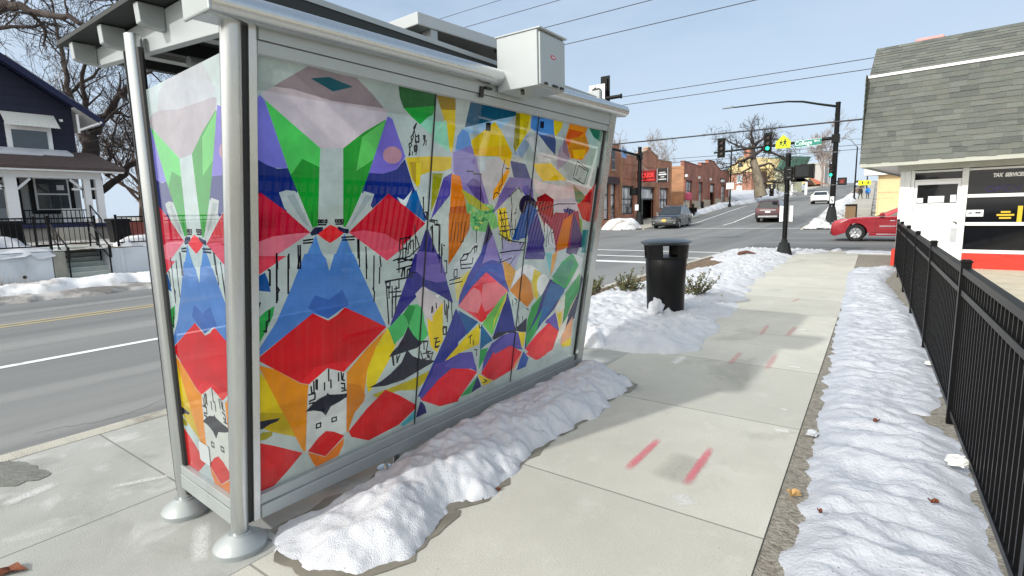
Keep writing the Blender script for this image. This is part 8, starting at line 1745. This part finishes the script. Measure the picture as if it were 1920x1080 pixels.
def car(label, pos, heading, cpaint, spec, cat='car', lower=None, glass=None, rim=None, group='vehicles on the street', plate=None, rails=False, silver=False, wscale=1.0):
    L, W, H, belt, gr = spec['L'], spec['W'], spec['H'], spec['belt'], spec['gh']; hw = W / 2; ax = spec['axles']; wr = spec['wr']
    glass = glass or M_cglass; t = thing('parked_car' if False else 'car', label, cat, (0, 0, 0), group)
    def arch(cx): return [(cx + (wr + .05) * math.cos(a), wr + (wr + .05) * math.sin(a)) for a in [math.pi * k / 12 for k in range(13)]]
    sill = 0.24
    lowpts = [(L / 2 - .12, sill)] + [(x, max(z, sill)) for x, z in arch(ax[0])] + [(x, max(z, sill)) for x, z in arch(ax[1])] + [(-L / 2 + .15, sill + .05)]
    out = lowpts + spec['rear'] + spec['top'] + spec['nose']
    mb = MB(); n = len(out); cx = 0.0; vs = []; sl = [(-hw, .965, .985), (-hw * .965, 0.992, 1.0), (-hw * .6, 1.012, 1.004), (hw * .6, 1.012, 1.004), (hw * .965, 0.992, 1.0), (hw, .965, .985)]
    for y, sx, sz in sl: vs += [(x * (sx if abs(x) > L * .36 else 1), y, z * (sz if z > .5 else 1)) for x, z in out]
    fs = [tuple(range(n))[::-1], tuple(range(5 * n, 6 * n))] + [(s_ * n + i, s_ * n + (i + 1) % n, (s_ + 1) * n + (i + 1) % n, (s_ + 1) * n + i) for s_ in range(5) for i in range(n)]
    # wheel-well ceiling rings on the outer faces stay body coloured
    mb.add(vs, fs); bo = mb.build('body', cpaint, t, smooth=32, bevel=0.02)
    # greenhouse loft: base and roof rings
    (xr, xf), (rr, rf), roof = gr['base'], gr['roof'], gr['z']; wb, wt = hw * .90, hw * gr.get('tw', .72)
    mb = MB(); ring = lambda xa, xb, wd, z, c=.0: [(xa, -wd, z), (xb, -wd, z), (xb + c, 0, z), (xb, wd, z), (xa, wd, z), (xa - c * .5, 0, z)]
    R0 = ring(xr, xf, wb, belt - .03, .06); R1 = ring(rr, rf, wt, roof - .05, .06); R2 = ring(rr + .12, rf - .12, wt * .86, roof, .05)
    mb.add(R0 + R1 + R2, [(i, (i + 1) % 6, (i + 1) % 6 + 6, i + 6) for i in range(6)] + [(i + 6, (i + 1) % 6 + 6, (i + 1) % 6 + 12, i + 12) for i in range(6)] + [tuple(range(12, 18))]); mb.build('roof', cpaint, t, bevel=0.035, smooth=50)
    z0, z1 = belt - .03, roof - .05
    def sy(z): return wb + (wt - wb) * (z - z0) / (z1 - z0)
    def xe(z, front): a, b = (xf, rf) if front else (xr, rr); return a + (b - a) * (z - z0) / (z1 - z0)
    for sg in (-1, 1):
        for (f0, f1) in gr['side']:
            zz0, zz1 = belt + .035, roof - .10
            xa0, xb0 = xe(zz0, 0), xe(zz0, 1); xa1, xb1 = xe(zz1, 0), xe(zz1, 1)
            q = [(xa0 + (xb0 - xa0) * f0, zz0), (xa0 + (xb0 - xa0) * f1, zz0), (xa1 + (xb1 - xa1) * f1, zz1), (xa1 + (xb1 - xa1) * f0, zz1)]
            mb = MB(); mb.ext([(x, sg * (sy(z) + .006), z) for x, z in q], (0, -sg * .004, 0)); mb.build('side_window', glass, t)
        mb = MB(); mb.beam((xr + .05, sg * (wb + .012), belt + .005), (xf - .1, sg * (wb + .012), belt + .005), .012, .022); mb.build('belt_trim', M_chrome if spec.get('chrome', True) else M_blackpl, t)
        for k, hx in enumerate(spec['handles']): mb = MB(); mb.box(hx, hx + .2, sg * (hw + .0005) if sg > 0 else -hw - .03, hw + .03 if sg > 0 else -hw - .0005, belt - .2, belt - .16); mb.build('door_handle', M_chrome if spec.get('chrome', True) else cpaint, t, bevel=.008)
        mb = MB()
        for gx in spec['gaps']: mb.box(gx - .006, gx + .006, hw * .993 if sg > 0 else -hw - .002, hw + .002 if sg > 0 else -hw * .993, .38, belt - .06)
        mb.build('door_gap', M_blackpl, t)
        mb = MB(); mb.box(ax[1] + wr + .12, ax[0] - wr - .12, hw + .0005 if sg > 0 else -hw - .02, hw + .02 if sg > 0 else -hw - .0005, sill + .02, sill + .14); mb.build('sill_trim', lower or cpaint, t, bevel=.01)
        mx_ = xf - .28; mb = MB(); mb.ext([(mx_ - .10, sg * (hw * .93), belt + .02), (mx_ + .08, sg * (hw * .93), belt + .02), (mx_ + .05, sg * (hw * .93), belt + .16), (mx_ - .10, sg * (hw * .93), belt + .17)], (0, sg * .22, 0)); mb.build('mirror', cpaint, t, bevel=.03)
        for axx in ax:
            yo = sg * (hw - .10); mb = MB(); prof = [(wr * .62, -.105), (wr * .93, -.105), (wr, -.07), (wr, .07), (wr * .93, .105), (wr * .62, .105)]
            mb.lathe([(r, z) for r, z in prof], (0, 0, 0), 28, caps=False); mm = Matrix.Translation((axx, yo, wr)) @ Matrix.Rotation(R(90), 4, 'X'); mb.v = [mm @ v for v in mb.v]; wo = mb.build('wheel', M_tyre, t, smooth=40)
            mb = MB(); mb.lathe([(wr * .58, .02), (wr * .66, .085), (wr * .62, .09), (wr * .55, .03)], (0, 0, 0), 28)
            ns = spec.get('spokes', 7)
            for k in range(ns):
                a = 2 * math.pi * k / ns; d_ = Vector((math.cos(a), math.sin(a), 0)); mb.beam(d_ * wr * .08 + Vector((0, 0, .065)), d_ * wr * .62 + Vector((0, 0, .075)), wr * .17, .03, up=(0, 0, 1))
            mb.lathe([(wr * .16, .04), (wr * .16, .09), (wr * .05, .1)], (0, 0, 0), 14); mm = Matrix.Translation((axx, yo, wr)) @ Matrix.Rotation(R(-90 if sg > 0 else 90), 4, 'X'); mb.v = [mm @ v for v in mb.v]; mb.build('rim', rim or M_rim, wo, smooth=40)
            mb = MB(); mb.lathe([(wr * .60, .0), (wr * .60, .025)], (0, 0, 0), 20); mb.v = [mm @ v for v in mb.v]; mb.build('brake_disc', M_blackpl, wo)
    # windscreen and rear window
    def glz(front, a, b, wi):
        za, zb2 = z0 + (z1 - z0) * a, z0 + (z1 - z0) * b; sgn = 1 if front else -1; d = .012 * sgn
        pts = [];
        for z, s_ in ((za, -1), (za, 1), (zb2, 1), (zb2, -1)): pts.append((xe(z, front) + d + (.0), s_ * sy(z) * wi, z))
        cxa = xe(za, front) + d + (.06 if front else -.03); cxb = xe(zb2, front) + d + (.06 if front else -.03)
        vs = [pts[0], (cxa, 0, za), pts[1], pts[2], (cxb, 0, zb2), pts[3]]; mb = MB(); mb.add(vs, [(0, 1, 4, 5), (1, 2, 3, 4)]); mb.build('windscreen' if front else 'rear_window', glass, t)
    glz(True, .06, .93, .90); glz(False, .12 if not spec.get('suv') else .08, .9, .86)
    f = L / 2
    for sg in (-1, 1):
        mb = MB(); mb.ext([(x * (0.985), sg * y, z) for x, y, z in spec['headlamp']], (.05, sg * .015, 0.01)); mb.build('headlight', M_head, t, bevel=.012)
        mb = MB(); mb.ext([(x, sg * y, z) for x, y, z in spec['taillamp']], (-.05, sg * .012, 0)); mb.build('taillight', M_tail, t, bevel=.012)
    for nm, m_, bxs in spec['extras']:
        for b_ in bxs:
            mb = MB(); mb.box(*b_); mb.build(nm, {'chrome': M_chrome, 'black': M_blackpl, 'plate': plate or M_platew, 'silver': M_rim, 'body': cpaint}[m_], t, bevel=.012)
    if rails:
        for sg in (-1, 1): mb = MB(); mb.tube([(rr + .2, sg * wt * .88, roof - .01), (rr + .3, sg * wt * .88, roof + .06), (rf - .45, sg * wt * .88, roof + .06), (rf - .3, sg * wt * .88, roof - .01)], .018, 6); mb.build('roof_rail', M_chrome, t)
        mb = MB()
        for xx in (rr + .6, rf - .8): mb.beam((xx, -wt * .88, roof + .075), (xx, wt * .88, roof + .075), .05, .025)
        mb.build('roof_bar', M_blackpl, t)
    t.location = pos; t.rotation_euler = (0, 0, heading); return t
def suvspec(L=4.9, W=1.92, H=1.74): 
    b = 1.10; h = L / 2
    return dict(L=L, W=W, H=H, belt=b, wr=.37, axles=(h - .93, -h + 1.02), suv=True, spokes=7, handles=(.05, -.95), gaps=(.75, -.28, -1.22),
        rear=[(-h + .02, .42), (-h, .60), (-h + .03, .86), (-h + .08, b + .02)], top=[(-h + .3, b + .02), (h - 1.62, b), (h - 1.2, b - .02)], nose=[(h - .6, b - .09), (h - .22, b - .20), (h - .06, .74), (h - .01, .58), (h - .02, .36)],
        gh=dict(base=(-h + .10, h - 1.42), roof=(-h + .42, h - 2.35), z=H, tw=.74, side=((.05, .23), (.255, .51), (.54, .84))),
        headlamp=[(h - .10, W * .30, .74), (h - .30, W * .485, .76), (h - .55, W * .495, .92), (h - .24, W * .38, .90)], taillamp=[(-h + .06, W * .34, .92), (-h + .12, W * .47, .90), (-h + .16, W * .475, 1.08), (-h + .10, W * .36, 1.04)],
        extras=[])
sp1 = suvspec(); h = 2.45
sp1['extras'] = [('grille', 'black', [(h - .12, h + .005, -.52, .52, .66, .84), (h - .1, h + .015, -.66, .66, .34, .50)]), ('grille_bar', 'chrome', [(h - .05, h + .02, -.56, .56, .735, .765), (h - .06, h + .012, -.56, .56, .842, .862), (h - .06, h + .018, -.62, .62, .505, .53)]), ('number_plate', 'plate', [(h + .008, h + .03, -.16, .16, .56, .72)]), ('fog_lamp_trim', 'chrome', [(h - .14, h - .005, .70, .86, .40, .50), (h - .14, h - .005, -.86, -.70, .40, .50)]), ('badge', 'plate', [(h + .021, h + .03, -.08, .08, .735, .775)])]
car('dark grey crossover approaching with its yellow front plate showing', (-14.60, 42.30, 0.20)[:2] + (0.04,), R(-86), paint('dark_teal_grey_paint', S(22, 28, 31)), sp1, plate=M_plate, rails=True)
sp2 = suvspec(4.8, 1.90, 1.76); h = 2.4
sp2['extras'] = [('tail_bar', 'chrome', [(-h - .03, -h + .05, -.60, .60, .93, 1.0)]), ('number_plate', 'plate', [(-h - .025, -h + .03, -.20, .20, .76, .90)]), ('bumper', 'black', [(-h - .04, -h + .1, -.93, .93, .34, .60)]), ('skid_plate', 'silver', [(-h - .06, -h - .0405, -.72, .72, .40, .52)])]
car('dark red crossover with roof bars driving away through the crossing', (-8.55, 49.4, g(48) - .05), R(91.5), paint('maroon_paint', S(62, 6, 18)), sp2, rails=True, lower=M_blackpl)
# white saloon farther up
def salspec(L=4.8, W=1.83, H=1.45):
    b = .96; h = L / 2
    return dict(L=L, W=W, H=H, belt=b, wr=.325, axles=(h - .92, -h + 1.05), spokes=9, handles=(.0, -.95), gaps=(.72, -.30, -1.2),
        rear=[(-h + .02, .42), (-h, .60), (-h + .02, .86), (-h + .06, b + .02)], top=[(-h + .7, b + .04), (h - 1.5, b), (h - 1.1, b - .03)], nose=[(h - .5, b - .12), (h - .18, b - .22), (h - .04, .62), (h, .5), (h - .02, .34)],
        gh=dict(base=(-h + .62, h - 1.32), roof=(-h + 1.35, h - 2.15), z=H, tw=.72, side=((.06, .28), (.30, .57), (.60, .90))),
        headlamp=[(h - .08, W * .30, .66), (h - .28, W * .48, .68), (h - .5, W * .49, .80), (h - .2, W * .36, .80)], taillamp=[(-h + .03, W * .30, .72), (-h + .08, W * .475, .72), (-h + .12, W * .475, .90), (-h + .05, W * .32, .90)], extras=[])
sp3 = salspec(); h = 2.4; sp3['extras'] = [('number_plate', 'plate', [(-h - .02, -h + .03, -.18, .18, .66, .78)]), ('bumper', 'black', [(-h - .015, -h + .1, -.7, .7, .30, .40)])]
car('white saloon driving away up the hill', (-7.35, 72.0, g(71) - .05), R(92.5), paint('white_paint', S(232, 232, 226), 0.0), sp3)
# red crossover turning at the right
sp4 = suvspec(4.95, 1.93, 1.74); h = 2.475; sp4['spokes'] = 8; sp4['wr'] = .385; sp4['axles'] = (h - .98, -h + 1.05); sp4['rear'] = sp4['rear']; sp4['top'] = [(-h + .3, 1.12), (h - 1.75, 1.10), (h - 1.3, 1.09)]; sp4['nose'] = [(h - .8, 1.05), (h - .4, 1.0), (h - .14, .93), (h - .04, .83), (h, .66), (h + .005, .48), (h - .03, .30)]
sp4['gh'] = dict(base=(-h + .10, h - 1.62), roof=(-h + .42, h - 2.9), z=1.72, tw=.74, side=((.05, .23), (.255, .50), (.53, .86)))
sp4['headlamp'] = [(h - .05, .62, .80), (h - .26, .95, .80), (h - .66, .972, .985), (h - .30, .76, .97)]
sp4['extras'] = [('grille', 'black', [(h - .12, h + .008, -.5, .5, .60, .80), (h - .1, h + .02, -.8, .8, .32, .46)]), ('grille_bar', 'chrome', [(h - .05, h + .025, -.52, .52, .81, .835)]), ('side_moulding', 'chrome', [(-.95, .62, .966, .985, .66, .70), (-.95, .62, -.985, -.966, .66, .70), (-1.0, .72, .966, .99, .30, .345), (-1.0, .72, -.99, -.966, .30, .345)])]
car('bright red crossover nosing out beside the white office, chrome wheel showing', (0.0, 29.6, -0.06), R(180), paint('bright_red_paint', S(158, 10, 34)), sp4, glass=M_cglass2, rim=M_chrome)
# pale van at the top of the hill and parked cars on the lot (seen mirrored in the mural glass)
car('tiny pale van cresting the hill beside the far lamp post', (-9.2, 178, g(178) - .05), R(-90), paint('silver_paint', S(196, 200, 204), 0.2), suvspec(4.9, 1.95, 1.85))
car('white people carrier parked on the office lot, mirrored in the mural glass', (4.75, 12.6, -0.01), R(86), paint('white_paint', S(232, 232, 226), 0.0), suvspec(5.0, 1.95, 1.76))

# ================================================================ PEOPLE
M_skin = mat('skin', S(176, 126, 100), 0.6); M_hairb = mat('dark_hair', (0.012, 0.010, 0.009), 0.7)
def person(label, base, height, joints_fn, jacket, trousers, hairm, heading=0.0, hood=False):
    t = thing('person', label, 'person', (0, 0, 0), 'people walking'); J, E_, Rr = joints_fn; k = height / 1.75
    me = bpy.data.meshes.new('body'); me.from_pydata([Vector(j) * k for j in J], E_, []); o = bpy.data.objects.new('body', me); COL.objects.link(o); sk = o.modifiers.new('skin', 'SKIN'); sk.use_smooth_shade = True
    for v, r in zip(me.skin_vertices[0].data, Rr): v.radius = (r[0] * k, r[1] * k)
    me.skin_vertices[0].data[0].use_root = True
    sb = o.modifiers.new('sub', 'SUBSURF'); sb.levels = 2; sb.render_levels = 2
    ev = bpy.data.meshes.new_from_object(o.evaluated_get(bpy.context.evaluated_depsgraph_get())); bpy.data.objects.remove(o); ev.name = 'body'
    for m_ in (jacket, trousers, M_skin, M_blackpl): ev.materials.append(m_)
    for p in ev.polygons:
        z = p.center.z / k; p.material_index = 3 if z < .09 else (1 if z < .86 else (2 if z > 1.50 or (abs(p.center.y / k) > .2 and z < .84) else 0)); p.use_smooth = True
    b = bpy.data.objects.new('body', ev); COL.objects.link(b); b.parent = t
    bm = bmesh.new(); bmesh.ops.create_icosphere(bm, subdivisions=3, radius=1); mb = MB(); hc = Vector(J[5]) * k
    for v in bm.verts:
        if v.co.z < -.35 and v.co.x > -.2: v.co.z = -.35
        v.co = Vector((v.co.x * .108 - .015, v.co.y * .098, v.co.z * .125 + .02)) * k + hc
    mb.add([v.co for v in bm.verts], [tuple(v.index for v in f.verts) for f in bm.faces]); bm.free(); mb.build('hood' if hood else 'hair', hairm, t, smooth=180)
    bm = bmesh.new(); bmesh.ops.create_icosphere(bm, subdivisions=2, radius=.018 * k); mb = MB(); mb.add([v.co + hc + Vector((.10, 0, -.01)) * k for v in bm.verts], [tuple(v.index for v in f.verts) for f in bm.faces]); bm.free(); mb.build('nose', M_skin, t)
    t.location = base; t.rotation_euler = (0, 0, heading); return t
def walker(stride, lean, arm):
    # x = walking direction; chain: pelvis, waist, chest, neck, skull base, head top, legs, arms with fingers
    J = [(0, 0, .95), (.01 + lean * .3, 0, 1.10), (.02 + lean * .7, 0, 1.32), (.03 + lean, 0, 1.46), (.045 + lean, 0, 1.56), (.06 + lean, 0, 1.66), (.06 + lean, 0, 1.73),
         (.0, .10, .88), (stride * .5, .11, .50), (stride * .75, .11, .09), (stride * .75 + .15, .12, .045), (0, -.10, .88), (-stride * .25, -.11, .50), (-stride * .85, -.11, .12), (-stride * .85 + .12, -.12, .05),
         (.02 + lean * .8, .19, 1.38), (-.03 + lean, .25, 1.12), (arm + .05, .26, .90), (arm + .09, .265, .81), (arm + .12, .25, .76), (.02 + lean * .8, -.19, 1.38), (-.05 + lean, -.25, 1.12), (.12 - arm, -.25, .91), (.16 - arm, -.255, .82), (.18 - arm, -.24, .77)]
    E_ = [(0, 1), (1, 2), (2, 3), (3, 4), (4, 5), (5, 6), (0, 7), (7, 8), (8, 9), (9, 10), (0, 11), (11, 12), (12, 13), (13, 14), (2, 15), (15, 16), (16, 17), (17, 18), (18, 19), (2, 20), (20, 21), (21, 22), (22, 23), (23, 24)]
    Rr = [(.13, .16), (.135, .165), (.15, .19), (.07, .07), (.075, .07), (.095, .085), (.06, .06), (.095, .095), (.065, .065), (.05, .05), (.035, .045), (.095, .095), (.065, .065), (.05, .05), (.035, .045), (.075, .075), (.058, .058), (.045, .045), (.035, .035), (.015, .02), (.075, .075), (.058, .058), (.045, .045), (.035, .035), (.015, .02)]
    return J, E_, Rr
M_coatb = mat('black_coat', (0.016, 0.016, 0.018), 0.85); M_trb = mat('black_trousers', (0.012, 0.012, 0.013), 0.85); M_coatblue = mat('blue_jacket', S(36, 128, 216), 0.7); M_jeans = mat('dark_jeans', S(38, 54, 84), 0.85); M_hoodp = mat('pale_hood', S(190, 226, 226), 0.8)
pz = g(88)
person('person in black coat and trousers walking up the right pavement', (-4.30, 88.00, 1.90)[:2] + (pz,), 1.70, walker(.42, .08, .05), M_coatb, M_trb, M_hairb, R(115))
person('person in bright blue jacket with pale hood walking beside the one in black', (-3.50, 88.60, 1.90)[:2] + (pz,), 1.74, walker(.16, .02, .0), M_coatblue, M_jeans, M_hoodp, R(92), hood=True)
